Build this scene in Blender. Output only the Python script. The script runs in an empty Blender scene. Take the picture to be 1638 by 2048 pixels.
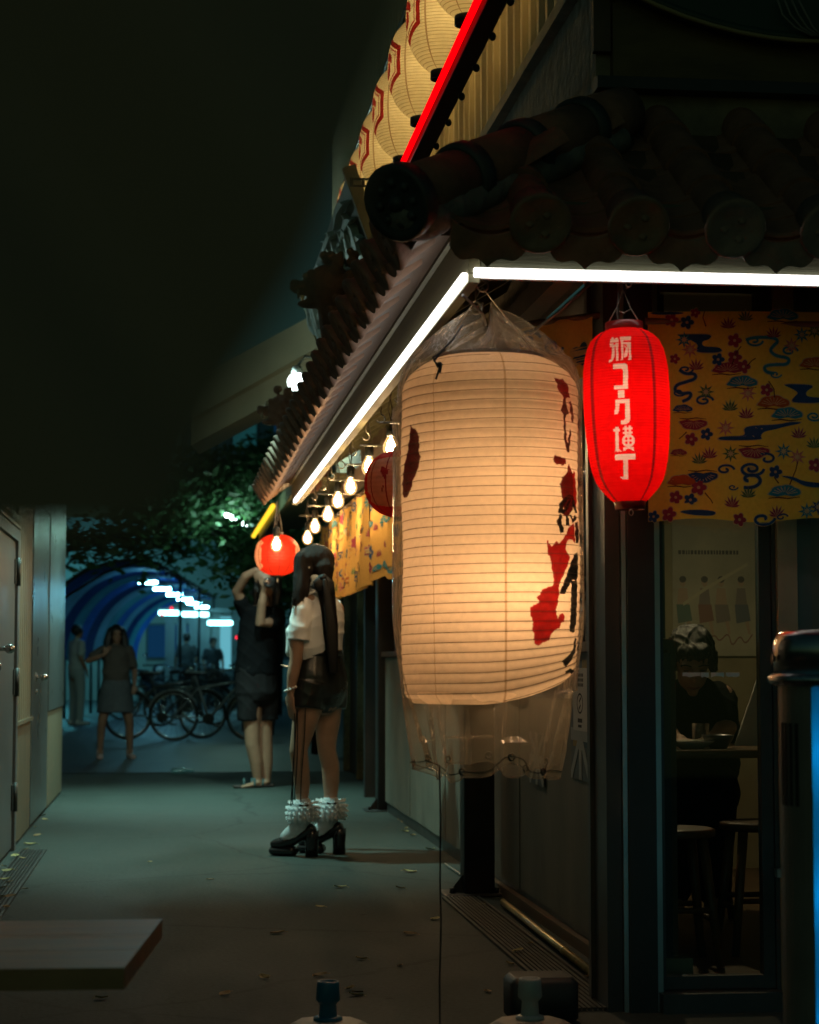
import bpy, bmesh, math, random
import numpy as np
from mathutils import Vector, Matrix
from mathutils.geometry import tessellate_polygon

sc = bpy.context.scene
COL = sc.collection
random.seed(7)
R = math.radians

# ------------------------------------------------------------------ camera
CAM_H = 1.05
LENS = 70.0
FPX = LENS / 36.0 * 2048.0
PITCH = math.atan(301 / FPX)
YAW = math.atan(474 / FPX * math.cos(PITCH))
cam_d = bpy.data.cameras.new('camera')
cam_d.lens = LENS
cam_d.sensor_width = 36.0
cam_d.sensor_fit = 'AUTO'
cam_d.clip_start = 0.05
cam_d.clip_end = 500
cam_d.dof.use_dof = True
cam_d.dof.focus_distance = 7.3
cam_d.dof.aperture_fstop = 4.6
cam = bpy.data.objects.new('camera', cam_d)
cam.location = (0, 0, CAM_H)
cam.rotation_euler = (math.pi / 2 + PITCH, 0, -YAW)
COL.objects.link(cam)
sc.camera = cam

# ------------------------------------------------------------------ world, faint moon, exposure
w = bpy.data.worlds.new('World')
sc.world = w
w.use_nodes = True
nt = w.node_tree
bg = nt.nodes['Background']
sky = nt.nodes.new('ShaderNodeTexSky')
sky.sky_type = 'NISHITA'
sky.sun_disc = False
sky.sun_elevation = R(18)
sky.sun_rotation = R(200)
mx = nt.nodes.new('ShaderNodeMix')
mx.data_type = 'RGBA'
mx.blend_type = 'MULTIPLY'
mx.inputs[0].default_value = 1.0
mx.inputs[7].default_value = (0.50, 1.0, 0.72, 1)
nt.links.new(sky.outputs[0], mx.inputs[6])
nt.links.new(mx.outputs[2], bg.inputs[0])
bg.inputs[1].default_value = 0.0060
sun_d = bpy.data.lights.new('moon', 'SUN')
sun_d.energy = 0.006
sun_d.angle = R(2)
sun_d.color = (0.7, 0.9, 1.0)
sun = bpy.data.objects.new('moon', sun_d)
sun.rotation_euler = (R(72), 0, R(-20))
COL.objects.link(sun)

sc.view_settings.view_transform = 'Standard'
sc.view_settings.look = 'None'
sc.view_settings.exposure = 0.0
sc.view_settings.gamma = 1.0
sc.view_settings.use_curve_mapping = False
sc.render.engine = 'CYCLES'
sc.cycles.use_denoising = True
try:
    sc.cycles.denoiser = 'OPENIMAGEDENOISE'
    sc.cycles.denoising_input_passes = 'RGB_ALBEDO_NORMAL'
except Exception:
    pass
sc.cycles.use_adaptive_sampling = False
sc.cycles.max_bounces = 7
sc.cycles.diffuse_bounces = 3
sc.cycles.glossy_bounces = 3
sc.cycles.transparent_max_bounces = 14
sc.cycles.transmission_bounces = 4
sc.cycles.sample_clamp_indirect = 3.0
sc.cycles.caustics_reflective = False
sc.cycles.caustics_refractive = False
sc.cycles.use_light_tree = True

# ------------------------------------------------------------------ placing: a pixel of the 1638 x 2048 view -> a point of the place
_f = Vector((math.sin(YAW) * math.cos(PITCH), math.cos(YAW) * math.cos(PITCH), math.sin(PITCH)))
_r = Vector((math.cos(YAW), -math.sin(YAW), 0))
_u = _r.cross(_f)
_C = Vector((0, 0, CAM_H))
def ray(px, py):
    return _f + _r * ((px - 819) / FPX) + _u * ((1024 - py) / FPX)
def P(px, py, Y):
    d = ray(px, py)
    return _C + d * (Y / d.y)
def PX(px, py, X):
    d = ray(px, py)
    return _C + d * (X / d.x)
def PZ(px, py, Z=0.0):
    d = ray(px, py)
    return _C + d * ((Z - CAM_H) / d.z)

# ------------------------------------------------------------------ materials
MATS = {}
def srgb(r, g, b):
    f = lambda c: (c / 12.92 if c <= 0.04045 else ((c + 0.055) / 1.055) ** 2.4)
    return (f(r / 255), f(g / 255), f(b / 255))
def mat(name, col, rough=0.6, metal=0.0, var=0.0, vscale=6.0, bump=0.0, bscale=60.0, stretch=None, spec=0.5, emit=None, estr=0.0, coat=0.0, col2=None):
    if name in MATS:
        return MATS[name]
    m = bpy.data.materials.new(name)
    m.use_nodes = True
    t = m.node_tree
    b = t.nodes['Principled BSDF']
    b.inputs['Base Color'].default_value = (*col, 1)
    b.inputs['Roughness'].default_value = rough
    b.inputs['Metallic'].default_value = metal
    b.inputs['Specular IOR Level'].default_value = spec
    if coat:
        b.inputs['Coat Weight'].default_value = coat
    if emit:
        b.inputs['Emission Color'].default_value = (*emit, 1)
        b.inputs['Emission Strength'].default_value = estr
    if var > 0 or bump > 0 or col2:
        tc = t.nodes.new('ShaderNodeTexCoord')
        mp = t.nodes.new('ShaderNodeMapping')
        if stretch:
            mp.inputs['Scale'].default_value = stretch
        t.links.new(tc.outputs['Object'], mp.inputs['Vector'])
        if var > 0 or col2:
            n = t.nodes.new('ShaderNodeTexNoise')
            n.inputs['Scale'].default_value = vscale
            n.inputs['Detail'].default_value = 7
            n.inputs['Roughness'].default_value = 0.62
            t.links.new(mp.outputs[0], n.inputs['Vector'])
            cr = t.nodes.new('ShaderNodeValToRGB')
            c2 = col2 if col2 else tuple(c * (1 - var) for c in col)
            c1 = col if col2 else tuple(min(1, c * (1 + var)) for c in col)
            cr.color_ramp.elements[0].color = (*c2, 1)
            cr.color_ramp.elements[1].color = (*c1, 1)
            cr.color_ramp.elements[0].position = 0.32
            cr.color_ramp.elements[1].position = 0.68
            t.links.new(n.outputs['Fac'], cr.inputs[0])
            t.links.new(cr.outputs[0], b.inputs['Base Color'])
            mr = t.nodes.new('ShaderNodeMapRange')
            mr.inputs['To Min'].default_value = max(0.02, rough - 0.12)
            mr.inputs['To Max'].default_value = min(1, rough + 0.12)
            t.links.new(n.outputs['Fac'], mr.inputs['Value'])
            t.links.new(mr.outputs[0], b.inputs['Roughness'])
        if bump > 0:
            n2 = t.nodes.new('ShaderNodeTexNoise')
            n2.inputs['Scale'].default_value = bscale
            n2.inputs['Detail'].default_value = 5
            t.links.new(mp.outputs[0], n2.inputs['Vector'])
            bp = t.nodes.new('ShaderNodeBump')
            bp.inputs['Strength'].default_value = bump
            bp.inputs['Distance'].default_value = 0.01
            t.links.new(n2.outputs['Fac'], bp.inputs['Height'])
            t.links.new(bp.outputs[0], b.inputs['Normal'])
    MATS[name] = m
    return m
def paper(name, col, diff=0.35, vscale=30.0, var=0.12, rough=0.6, gloss=0.05):
    if name in MATS:
        return MATS[name]
    m = bpy.data.materials.new(name)
    m.use_nodes = True
    t = m.node_tree
    t.nodes.remove(t.nodes['Principled BSDF'])
    out = t.nodes['Material Output']
    tc = t.nodes.new('ShaderNodeTexCoord')
    n = t.nodes.new('ShaderNodeTexNoise')
    n.inputs['Scale'].default_value = vscale
    n.inputs['Detail'].default_value = 8
    t.links.new(tc.outputs['Object'], n.inputs['Vector'])
    cr = t.nodes.new('ShaderNodeValToRGB')
    cr.color_ramp.elements[0].color = (*[c * (1 - var) for c in col], 1)
    cr.color_ramp.elements[1].color = (*[min(1, c * (1 + var)) for c in col], 1)
    cr.color_ramp.elements[0].position = 0.3
    cr.color_ramp.elements[1].position = 0.7
    t.links.new(n.outputs['Fac'], cr.inputs[0])
    d = t.nodes.new('ShaderNodeBsdfDiffuse')
    tr = t.nodes.new('ShaderNodeBsdfTranslucent')
    t.links.new(cr.outputs[0], d.inputs[0])
    t.links.new(cr.outputs[0], tr.inputs[0])
    mx = t.nodes.new('ShaderNodeMixShader')
    mx.inputs[0].default_value = 1 - diff
    t.links.new(d.outputs[0], mx.inputs[1])
    t.links.new(tr.outputs[0], mx.inputs[2])
    g = t.nodes.new('ShaderNodeBsdfGlossy')
    g.inputs['Roughness'].default_value = rough
    mg = t.nodes.new('ShaderNodeMixShader')
    mg.inputs[0].default_value = gloss
    t.links.new(mx.outputs[0], mg.inputs[1])
    t.links.new(g.outputs[0], mg.inputs[2])
    t.links.new(mg.outputs[0], out.inputs[0])
    MATS[name] = m
    return m
def glow(name, col, s):
    if name in MATS:
        return MATS[name]
    m = bpy.data.materials.new(name)
    m.use_nodes = True
    t = m.node_tree
    t.nodes.remove(t.nodes['Principled BSDF'])
    e = t.nodes.new('ShaderNodeEmission')
    e.inputs[0].default_value = (*col, 1)
    e.inputs[1].default_value = s
    t.links.new(e.outputs[0], t.nodes['Material Output'].inputs[0])
    MATS[name] = m
    return m
def clear(name, tint=(1, 1, 1), gloss=0.08, rough=0.08, haze=0.0, hazecol=(0.7, 0.7, 0.7), wrinkle=0.0, fres=True):
    """thin see-through sheet: transparent + mirror gloss by Fresnel + a little milky scatter"""
    if name in MATS:
        return MATS[name]
    m = bpy.data.materials.new(name)
    m.use_nodes = True
    t = m.node_tree
    t.nodes.remove(t.nodes['Principled BSDF'])
    tr = t.nodes.new('ShaderNodeBsdfTransparent')
    tr.inputs[0].default_value = (*tint, 1)
    g = t.nodes.new('ShaderNodeBsdfGlossy')
    g.inputs['Roughness'].default_value = rough
    mx = t.nodes.new('ShaderNodeMixShader')
    if fres:
        lw = t.nodes.new('ShaderNodeLayerWeight')
        lw.inputs[0].default_value = 0.18
        ma = t.nodes.new('ShaderNodeMath')
        ma.operation = 'MULTIPLY_ADD'
        ma.inputs[1].default_value = 0.6
        ma.inputs[2].default_value = gloss
        t.links.new(lw.outputs['Fresnel'], ma.inputs[0])
        t.links.new(ma.outputs[0], mx.inputs[0])
    else:
        mx.inputs[0].default_value = gloss
    t.links.new(tr.outputs[0], mx.inputs[1])
    t.links.new(g.outputs[0], mx.inputs[2])
    last = mx
    if haze > 0:
        d = t.nodes.new('ShaderNodeBsdfDiffuse')
        d.inputs[0].default_value = (*hazecol, 1)
        tl = t.nodes.new('ShaderNodeBsdfTranslucent')
        tl.inputs[0].default_value = (*hazecol, 1)
        md = t.nodes.new('ShaderNodeMixShader')
        t.links.new(d.outputs[0], md.inputs[1])
        t.links.new(tl.outputs[0], md.inputs[2])
        mh = t.nodes.new('ShaderNodeMixShader')
        mh.inputs[0].default_value = haze
        t.links.new(mx.outputs[0], mh.inputs[1])
        t.links.new(md.outputs[0], mh.inputs[2])
        last = mh
    if wrinkle > 0:
        tc = t.nodes.new('ShaderNodeTexCoord')
        mp = t.nodes.new('ShaderNodeMapping')
        mp.inputs['Scale'].default_value = (9, 9, 2.2)
        n = t.nodes.new('ShaderNodeTexNoise')
        n.inputs['Scale'].default_value = 3
        n.inputs['Detail'].default_value = 4
        n.inputs['Distortion'].default_value = 1.0
        bp = t.nodes.new('ShaderNodeBump')
        bp.inputs['Strength'].default_value = wrinkle
        bp.inputs['Distance'].default_value = 0.03
        t.links.new(tc.outputs['Object'], mp.inputs[0])
        t.links.new(mp.outputs[0], n.inputs['Vector'])
        t.links.new(n.outputs['Fac'], bp.inputs['Height'])
        t.links.new(bp.outputs[0], g.inputs['Normal'])
    t.links.new(last.outputs[0], t.nodes['Material Output'].inputs[0])
    MATS[name] = m
    return m

# ------------------------------------------------------------------ mesh builder
class MB:
    def __init__(s):
        s.v = []; s.f = []; s.mi = []; s.sm = []
    def add(s, vs, fs, mi=0, smooth=False):
        o = len(s.v)
        s.v += [tuple(x) for x in vs]
        for f in fs:
            s.f.append([i + o for i in f]); s.mi.append(mi); s.sm.append(smooth)
        return s
    def box(s, c, d, rot=None, mi=0, taper=1.0):
        hx, hy, hz = d[0] / 2, d[1] / 2, d[2] / 2
        vs = []
        for z, k in ((-hz, 1.0), (hz, taper)):
            for x, y in ((-hx, -hy), (hx, -hy), (hx, hy), (-hx, hy)):
                vs.append(Vector((x * k, y * k, z)))
        if rot is not None:
            vs = [rot @ v for v in vs]
        c = Vector(c)
        s.add([v + c for v in vs], [[0, 3, 2, 1], [4, 5, 6, 7], [0, 1, 5, 4], [1, 2, 6, 5], [2, 3, 7, 6], [3, 0, 4, 7]], mi)
        return s
    def bb(s, x0, x1, y0, y1, z0, z1, mi=0):
        return s.box(((x0 + x1) / 2, (y0 + y1) / 2, (z0 + z1) / 2), (x1 - x0, y1 - y0, z1 - z0), None, mi)
    def bevbox(s, c, d, r=0.01, rot=None, mi=0, n=3):
        """box with rounded vertical edges and a chamfered rim"""
        hx, hy, hz = d[0] / 2, d[1] / 2, d[2] / 2
        prof = [(-hz, r * 0.6), (-hz + r * 0.6, 0), (hz - r * 0.6, 0), (hz, r * 0.6)]
        rings = []
        for z, ins in prof:
            ring = []
            for qx, qy, a0 in ((1, 1, 0), (-1, 1, 90), (-1, -1, 180), (1, -1, 270)):
                for k in range(n + 1):
                    a = R(a0 + 90 * k / n)
                    ring.append(Vector((qx * (hx - r) + (r - ins) * math.cos(a), qy * (hy - r) + (r - ins) * math.sin(a), z)))
            rings.append(ring)
        M = rot if rot is not None else Matrix.Identity(3)
        c = Vector(c)
        s.rings([[M @ p + c for p in rg] for rg in rings], True, True, mi, True)
        return s
    def rings(s, rings, cap0=True, cap1=True, mi=0, smooth=True, closed=True):
        n = len(rings[0]); o = len(s.v)
        for rg in rings:
            s.v += [tuple(p) for p in rg]
        for i in range(len(rings) - 1):
            for j in range(n if closed else n - 1):
                a = o + i * n + j; b = o + i * n + (j + 1) % n
                s.f.append([a, b, b + n, a + n]); s.mi.append(mi); s.sm.append(smooth)
        if cap0:
            s.f.append([o + j for j in range(n)][::-1]); s.mi.append(mi); s.sm.append(False)
        if cap1:
            k = o + (len(rings) - 1) * n
            s.f.append([k + j for j in range(n)]); s.mi.append(mi); s.sm.append(False)
        return s
    def loft(s, pts, rad, side=None, n=12, mi=0, round_ends=True, smooth=True):
        """tube through pts; rad entries r or (r_side, r_other); side = direction of r_side"""
        pts = [Vector(p) for p in pts]
        rad = [(r, r) if not isinstance(r, (tuple, list)) else r for r in rad]
        if round_ends:
            for end in (0, 1):
                i, j = (0, 1) if end == 0 else (-1, -2)
                d = (pts[i] - pts[j]).normalized()
                r = rad[i]; rm = min(r)
                ex = [(pts[i] + d * rm * 0.45, (r[0] * 0.86, r[1] * 0.86)), (pts[i] + d * rm * 0.8, (r[0] * 0.5, r[1] * 0.5))]
                if end == 0:
                    for p, q in ex: pts.insert(0, p); rad.insert(0, q)
                else:
                    for p, q in ex: pts.append(p); rad.append(q)
        rings = []
        prev = None
        for i, p in enumerate(pts):
            a = pts[max(0, i - 1)]; b = pts[min(len(pts) - 1, i + 1)]
            t = (b - a)
            t = t.normalized() if t.length > 1e-9 else Vector((0, 0, 1))
            if side is not None:
                sx = Vector(side) - t * t.dot(Vector(side))
            elif prev is not None:
                sx = prev - t * t.dot(prev)
            else:
                q = Vector((1, 0, 0)) if abs(t.x) < 0.8 else Vector((0, 1, 0))
                sx = q - t * t.dot(q)
            if sx.length < 1e-6:
                sx = t.orthogonal()
            sx.normalize(); prev = sx
            sy = t.cross(sx)
            rings.append([p + sx * (rad[i][0] * math.cos(2 * math.pi * k / n)) + sy * (rad[i][1] * math.sin(2 * math.pi * k / n)) for k in range(n)])
        s.rings(rings, True, True, mi, smooth)
        return s
    def tube(s, pts, r, n=8, mi=0):
        return s.loft(pts, [r] * len(pts), None, n, mi, False)
    def cyl(s, a, b, r0, r1=None, n=16, mi=0):
        return s.loft([a, b], [r0, r0 if r1 is None else r1], None, n, mi, False)
    def ell(s, c, r, n=12, m=8, mi=0, rot=None):
        c = Vector(c); rings = []
        r = (r, r, r) if not isinstance(r, (tuple, list)) else r
        for i in range(m + 1):
            ph = -math.pi / 2 + math.pi * min(max(i, 0.04), m - 0.04) / m
            rg = []
            for k in range(n):
                a = 2 * math.pi * k / n
                v = Vector((r[0] * math.cos(ph) * math.cos(a), r[1] * math.cos(ph) * math.sin(a), r[2] * math.sin(ph)))
                rg.append(c + (rot @ v if rot else v))
            rings.append(rg)
        return s.rings(rings, True, True, mi, True)
    def lathe(s, prof, c, n=24, mi=0, cap=True, M=None, smooth=True):
        c = Vector(c); rings = []
        for r, z in prof:
            rg = [Vector((r * math.cos(2 * math.pi * k / n), r * math.sin(2 * math.pi * k / n), z)) for k in range(n)]
            rings.append([c + (M @ v if M else v) for v in rg])
        return s.rings(rings, cap, cap, mi, smooth)
    def prism(s, poly, mapf, d0, d1, mi=0):
        """2-D outline -> solid between two depths; mapf(u, v, d) -> point"""
        n = len(poly)
        tri = tessellate_polygon([[Vector((p[0], p[1], 0)) for p in poly]])
        vs = [mapf(p[0], p[1], d0) for p in poly] + [mapf(p[0], p[1], d1) for p in poly]
        fs = [list(t) for t in tri] + [[i + n for i in t][::-1] for t in tri]
        fs += [[i, (i + 1) % n, (i + 1) % n + n, i + n] for i in range(n)]
        return s.add(vs, fs, mi)
    def flat(s, poly, mapf, mi=0):
        tri = tessellate_polygon([[Vector((p[0], p[1], 0)) for p in poly]])
        return s.add([mapf(p[0], p[1]) for p in poly], [list(t) for t in tri], mi)
    def quad(s, a, b, c, d, mi=0, smooth=False):
        return s.add([a, b, c, d], [[0, 1, 2, 3]], mi, smooth)
    def mesh(s, name, mats, org=(0, 0, 0)):
        me = bpy.data.meshes.new(name)
        ox, oy, oz = org
        me.from_pydata([(x - ox, y - oy, z - oz) for x, y, z in s.v], [], s.f)
        for m in (mats if isinstance(mats, (list, tuple)) else [mats]):
            me.materials.append(m)
        me.polygons.foreach_set('material_index', s.mi)
        me.polygons.foreach_set('use_smooth', s.sm)
        me.update()
        return me
    def build(s, name, mats, parent=None, org=None, recalc=True):
        wp = wloc(parent) if parent else Vector((0, 0, 0))
        if org is None:
            org = wp if parent else Vector((0, 0, 0))
        me = s.mesh(name, mats, org)
        if recalc:
            bm = bmesh.new(); bm.from_mesh(me)
            bmesh.ops.recalc_face_normals(bm, faces=bm.faces)
            bm.to_mesh(me); bm.free()
        o = bpy.data.objects.new(name, me)
        COL.objects.link(o)
        o.parent = parent
        o.location = Vector(org) - wp
        return o
def wloc(o):
    v = Vector((0, 0, 0))
    while o:
        v = v + o.location; o = o.parent
    return v
def tag(o, label=None, cat=None, group=None, kind=None):
    if label: o['label'] = label
    if cat: o['category'] = cat
    if group: o['group'] = group
    if kind: o['kind'] = kind
    return o
def thing(name, label, cat, loc=(0, 0, 0), group=None):
    o = bpy.data.objects.new(name, None)
    o.empty_display_size = 0.1
    COL.objects.link(o)
    o.location = loc
    return tag(o, label, cat, group)
def inst(o, name, loc, parent=None, rot=None, scale=None):
    c = bpy.data.objects.new(name, o if isinstance(o, bpy.types.Mesh) else o.data)
    COL.objects.link(c)
    c.parent = parent
    c.location = Vector(loc) - (wloc(parent) if parent else Vector((0, 0, 0)))
    if rot is not None: c.rotation_euler = rot
    if scale is not None: c.scale = scale
    return c
def copy_tree(o, parent=None):
    c = o.copy(); COL.objects.link(c)
    if parent is not None: c.parent = parent
    for ch in list(o.children):
        copy_tree(ch, c)
    return c
def point(name, loc, power, col, r=0.03, parent=None):
    l = bpy.data.lights.new(name, 'POINT')
    l.energy = power; l.color = col; l.shadow_soft_size = r
    o = bpy.data.objects.new(name, l); COL.objects.link(o)
    o.parent = parent
    o.location = Vector(loc) - (wloc(parent) if parent else Vector((0, 0, 0)))
    return o
def organic(mb, name, mats, parent=None, org=None, voxel=0.008, smooth=6, k=0.6, folds=None, seed=0):
    """one continuous skin over overlapping volumes"""
    wp = wloc(parent) if parent else Vector((0, 0, 0))
    if org is None: org = wp
    o = mb.build(name, mats, None, org)
    md = o.modifiers.new('r', 'REMESH'); md.mode = 'VOXEL'; md.voxel_size = voxel; md.use_smooth_shade = True
    sm = o.modifiers.new('s', 'SMOOTH'); sm.iterations = smooth; sm.factor = k
    dg = bpy.context.evaluated_depsgraph_get()
    me = bpy.data.meshes.new_from_object(o.evaluated_get(dg), depsgraph=dg)
    if folds:      # creases of cloth, strands of hair: real relief along the normal
        amp, fx, fz = folds
        n_ = len(me.vertices)
        co = np.empty(n_ * 3, np.float32); me.vertices.foreach_get('co', co); co = co.reshape(-1, 3)
        no = np.empty(n_ * 3, np.float32); me.vertex_normals.foreach_get('vector', no); no = no.reshape(-1, 3)
        x, y, z = co[:, 0] + seed * .37, co[:, 1] + seed * .21, co[:, 2]
        w1 = np.sin(fz * (z + .45 * x - .3 * y) + 2.2 * np.sin(fx * (x + .6 * y) + 3 * z))
        w2 = np.sin(fz * .55 * (z - .7 * x + .5 * y) + 1.7 * np.sin(fx * .7 * (x - y)) + 1)
        d = amp * (.6 * (1 - np.abs(w1)) ** 2 + .6 * (1 - np.abs(w2)) ** 2 - .4)
        me.vertices.foreach_set('co', (co + no * d[:, None]).astype(np.float32).ravel()); me.update()
    old = o.data
    o.modifiers.clear(); o.data = me
    me.name = name
    me.materials.clear()
    for m in (mats if isinstance(mats, (list, tuple)) else [mats]):
        me.materials.append(m)
    bpy.data.meshes.remove(old)
    o.parent = parent
    o.location = Vector(org) - wp
    return o
def in_poly(x, y, poly):
    """vectorised point in polygon"""
    c = np.zeros(x.shape, bool)
    n = len(poly); j = n - 1
    for i in range(n):
        xi, yi = poly[i]; xj, yj = poly[j]
        if yi != yj:
            c ^= ((yi > y) != (yj > y)) & (x < (xj - xi) * (y - yi) / (yj - yi) + xi)
        j = i
    return c
def shell(name, mats, thetas, zs, rfun, paint, parent, org, zoff=None):
    """paper skin of a lantern on a (theta, z) grid; paint(th, z) -> material index per cell"""
    th = np.array(thetas); zz = np.array(zs)
    T, Z = np.meshgrid(th, zz)
    Rr = rfun(Z, T)
    X = Rr * np.sin(T); Y = -Rr * np.cos(T)
    Zv = Z + (zoff(X, Y, Z) if zoff else 0)
    V = np.stack([X, Y, Zv], -1).reshape(-1, 3)
    nt_, nz = len(th), len(zz)
    i, j = np.meshgrid(np.arange(nt_), np.arange(nz - 1))
    a = j * nt_ + i; b = j * nt_ + (i + 1) % nt_
    F = np.stack([a, b, b + nt_, a + nt_], -1).reshape(-1, 4)
    tn = np.roll(th, -1).copy(); tn[-1] += 2 * math.pi
    tm = (th + tn) / 2; zm = (zz[:-1] + zz[1:]) / 2
    TM, ZM = np.meshgrid(tm, zm)
    TM = (TM + math.pi) % (2 * math.pi) - math.pi
    mi = paint(TM, ZM).reshape(-1).astype(np.int32)
    me = bpy.data.meshes.new(name)
    me.vertices.add(len(V)); me.vertices.foreach_set('co', V.astype(np.float32).ravel())
    me.loops.add(F.size); me.loops.foreach_set('vertex_index', F.astype(np.int32).ravel())
    me.polygons.add(len(F))
    me.polygons.foreach_set('loop_start', np.arange(0, F.size, 4, dtype=np.int32))
    for m in mats: me.materials.append(m)
    me.polygons.foreach_set('material_index', mi)
    me.polygons.foreach_set('use_smooth', np.ones(len(F), bool))
    me.update(calc_edges=True)
    o = bpy.data.objects.new(name, me); COL.objects.link(o)
    o.parent = parent
    o.location = Vector(org) - (wloc(parent) if parent else Vector((0, 0, 0)))
    return o
# ------------------------------------------------------------------ palette
def ground_mat(name, base, dark, light, rough=.5, crack=True):
    """worn concrete: patches, stains, speckle, hairline cracks; damp spots are smoother"""
    m = bpy.data.materials.new(name); m.use_nodes = True; t = m.node_tree; b = t.nodes['Principled BSDF']; L = t.links.new
    N = lambda k: t.nodes.new(k)
    tc = N('ShaderNodeTexCoord')
    def noise(sc_, det, dist=0.0, scale=(1, 1, 1)):
        mp = N('ShaderNodeMapping'); mp.inputs['Scale'].default_value = scale; L(tc.outputs['Object'], mp.inputs[0])
        n = N('ShaderNodeTexNoise'); n.inputs['Scale'].default_value = sc_; n.inputs['Detail'].default_value = det; n.inputs['Distortion'].default_value = dist; n.inputs['Roughness'].default_value = .65; L(mp.outputs[0], n.inputs['Vector']); return n
    def ramp(src, p0, c0, p1, c1):
        r = N('ShaderNodeValToRGB'); r.color_ramp.elements[0].position = p0; r.color_ramp.elements[0].color = (*c0, 1); r.color_ramp.elements[1].position = p1; r.color_ramp.elements[1].color = (*c1, 1); L(src, r.inputs[0]); return r
    def mixc(mode, fac, a, b_):
        x = N('ShaderNodeMix'); x.data_type = 'RGBA'; x.blend_type = mode; x.inputs[0].default_value = fac; L(a, x.inputs[6]); L(b_, x.inputs[7]); return x.outputs[2]
    big = noise(.9, 6, .6, (1, .55, 1)); r1 = ramp(big.outputs['Fac'], .34, dark, .66, light)
    st = noise(3.2, 8, 1.2, (1, .4, 1)); r2 = ramp(st.outputs['Fac'], .36, (.74, .75, .74), .56, (1, 1, 1))
    sp = noise(55, 4); r3 = ramp(sp.outputs['Fac'], .35, (.72, .72, .72), .62, (1.12, 1.12, 1.12))
    gum = N('ShaderNodeTexVoronoi'); gum.inputs['Scale'].default_value = 3.1; gum.inputs['Randomness'].default_value = 1.0; L(tc.outputs['Object'], gum.inputs['Vector'])
    r4 = ramp(gum.outputs['Distance'], .035, (.35, .35, .35), .06, (1, 1, 1))
    col = mixc('MULTIPLY', 1, mixc('MULTIPLY', 1, mixc('MULTIPLY', .5, r1.outputs[0], r2.outputs[0]), r3.outputs[0]), r4.outputs[0])
    if crack:
        wn = noise(1.4, 5, 0); ad = N('ShaderNodeMix'); ad.data_type = 'VECTOR'; ad.inputs[0].default_value = .22; L(tc.outputs['Object'], ad.inputs[4]); L(wn.outputs['Color'], ad.inputs[5])
        v = N('ShaderNodeTexVoronoi'); v.feature = 'DISTANCE_TO_EDGE'; v.inputs['Scale'].default_value = .62; L(ad.outputs[1], v.inputs['Vector'])
        r5_ = ramp(v.outputs['Distance'], .003, (.55, .55, .55), .007, (1, 1, 1)); col = mixc('MULTIPLY', .8, col, r5_.outputs[0])
    L(col, b.inputs['Base Color'])
    rr_ = N('ShaderNodeMapRange'); rr_.inputs['From Min'].default_value = .35; rr_.inputs['From Max'].default_value = .65; rr_.inputs['To Min'].default_value = rough - .03; rr_.inputs['To Max'].default_value = rough + .06; L(st.outputs['Fac'], rr_.inputs[0]); L(rr_.outputs[0], b.inputs['Roughness'])
    bp = N('ShaderNodeBump'); bp.inputs['Strength'].default_value = .35; bp.inputs['Distance'].default_value = .008; L(sp.outputs['Fac'], bp.inputs['Height']); L(bp.outputs[0], b.inputs['Normal'])
    b.inputs['Specular IOR Level'].default_value = .3
    MATS[name] = m
    return m
M_con = ground_mat('concrete_ground', None, (.040, .054, .048), (.050, .067, .060), .74)
M_road = mat('asphalt', (0.06, 0.065, 0.07), 0.5, var=0.3, vscale=2.0, bump=0.3, bscale=90)
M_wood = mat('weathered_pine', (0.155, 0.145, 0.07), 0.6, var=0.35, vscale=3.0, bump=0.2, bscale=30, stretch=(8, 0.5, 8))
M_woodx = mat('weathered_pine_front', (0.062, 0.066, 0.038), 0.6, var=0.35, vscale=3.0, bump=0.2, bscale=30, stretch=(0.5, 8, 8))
M_dwood = mat('dark_timber', (0.10, 0.06, 0.035), 0.6, var=0.35, vscale=4, bump=0.15, bscale=40)
M_clay = mat('terracotta', (0.22, 0.105, 0.065), 0.75, var=0.3, vscale=9, bump=0.35, bscale=50)
M_clayd = mat('grey_glazed_clay', (0.045, 0.05, 0.05), 0.55, var=0.3, vscale=9, bump=0.25, bscale=50)
M_clayt = mat('pink_terracotta', (0.25, 0.155, 0.105), 0.75, var=0.3, vscale=9, bump=0.35, bscale=50)
M_mortar = mat('lime_mortar', (0.18, 0.17, 0.15), 0.85, var=0.3, vscale=12, bump=0.5, bscale=50)
M_black = mat('black_steel', (0.018, 0.019, 0.019), 0.45, var=0.25, vscale=8)
M_iron = mat('dark_frame', (0.035, 0.037, 0.035), 0.4, var=0.25, vscale=5)
M_alu = mat('aluminium', (0.42, 0.43, 0.42), 0.35, metal=0.9, var=0.12, vscale=5)
M_steel = mat('brushed_steel', (0.55, 0.55, 0.54), 0.25, metal=1.0, var=0.1, vscale=20, stretch=(1, 1, 20))
M_plas = mat('rough_plaster', (0.20, 0.165, 0.11), 0.85, var=0.45, vscale=5, bump=1.0, bscale=16)
M_relief = mat('carved_panel', (0.11, 0.075, 0.03), 0.7, var=0.4, vscale=5, bump=1.0, bscale=9, stretch=(0.5, 1, 1.6))
M_corr = mat('cream_sheet_metal', (0.55, 0.50, 0.36), 0.5, var=0.12, vscale=3, stretch=(1, 6, 0.3))
M_corrs = mat('tan_sheet_metal', (0.26, 0.22, 0.15), 0.45, var=0.15, vscale=3, stretch=(1, 6, 0.3))
M_creams = mat('tan_base_boards', (0.17, 0.145, 0.09), 0.7, var=0.25, vscale=3, bump=0.15, bscale=40, stretch=(1, 3, 0.5))
M_cream = mat('cream_boards', (0.34, 0.30, 0.20), 0.7, var=0.25, vscale=3, bump=0.15, bscale=40, stretch=(1, 3, 0.5))
M_gdoor = mat('grey_steel_door', (0.13, 0.14, 0.145), 0.38, var=0.12, vscale=2)
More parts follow.
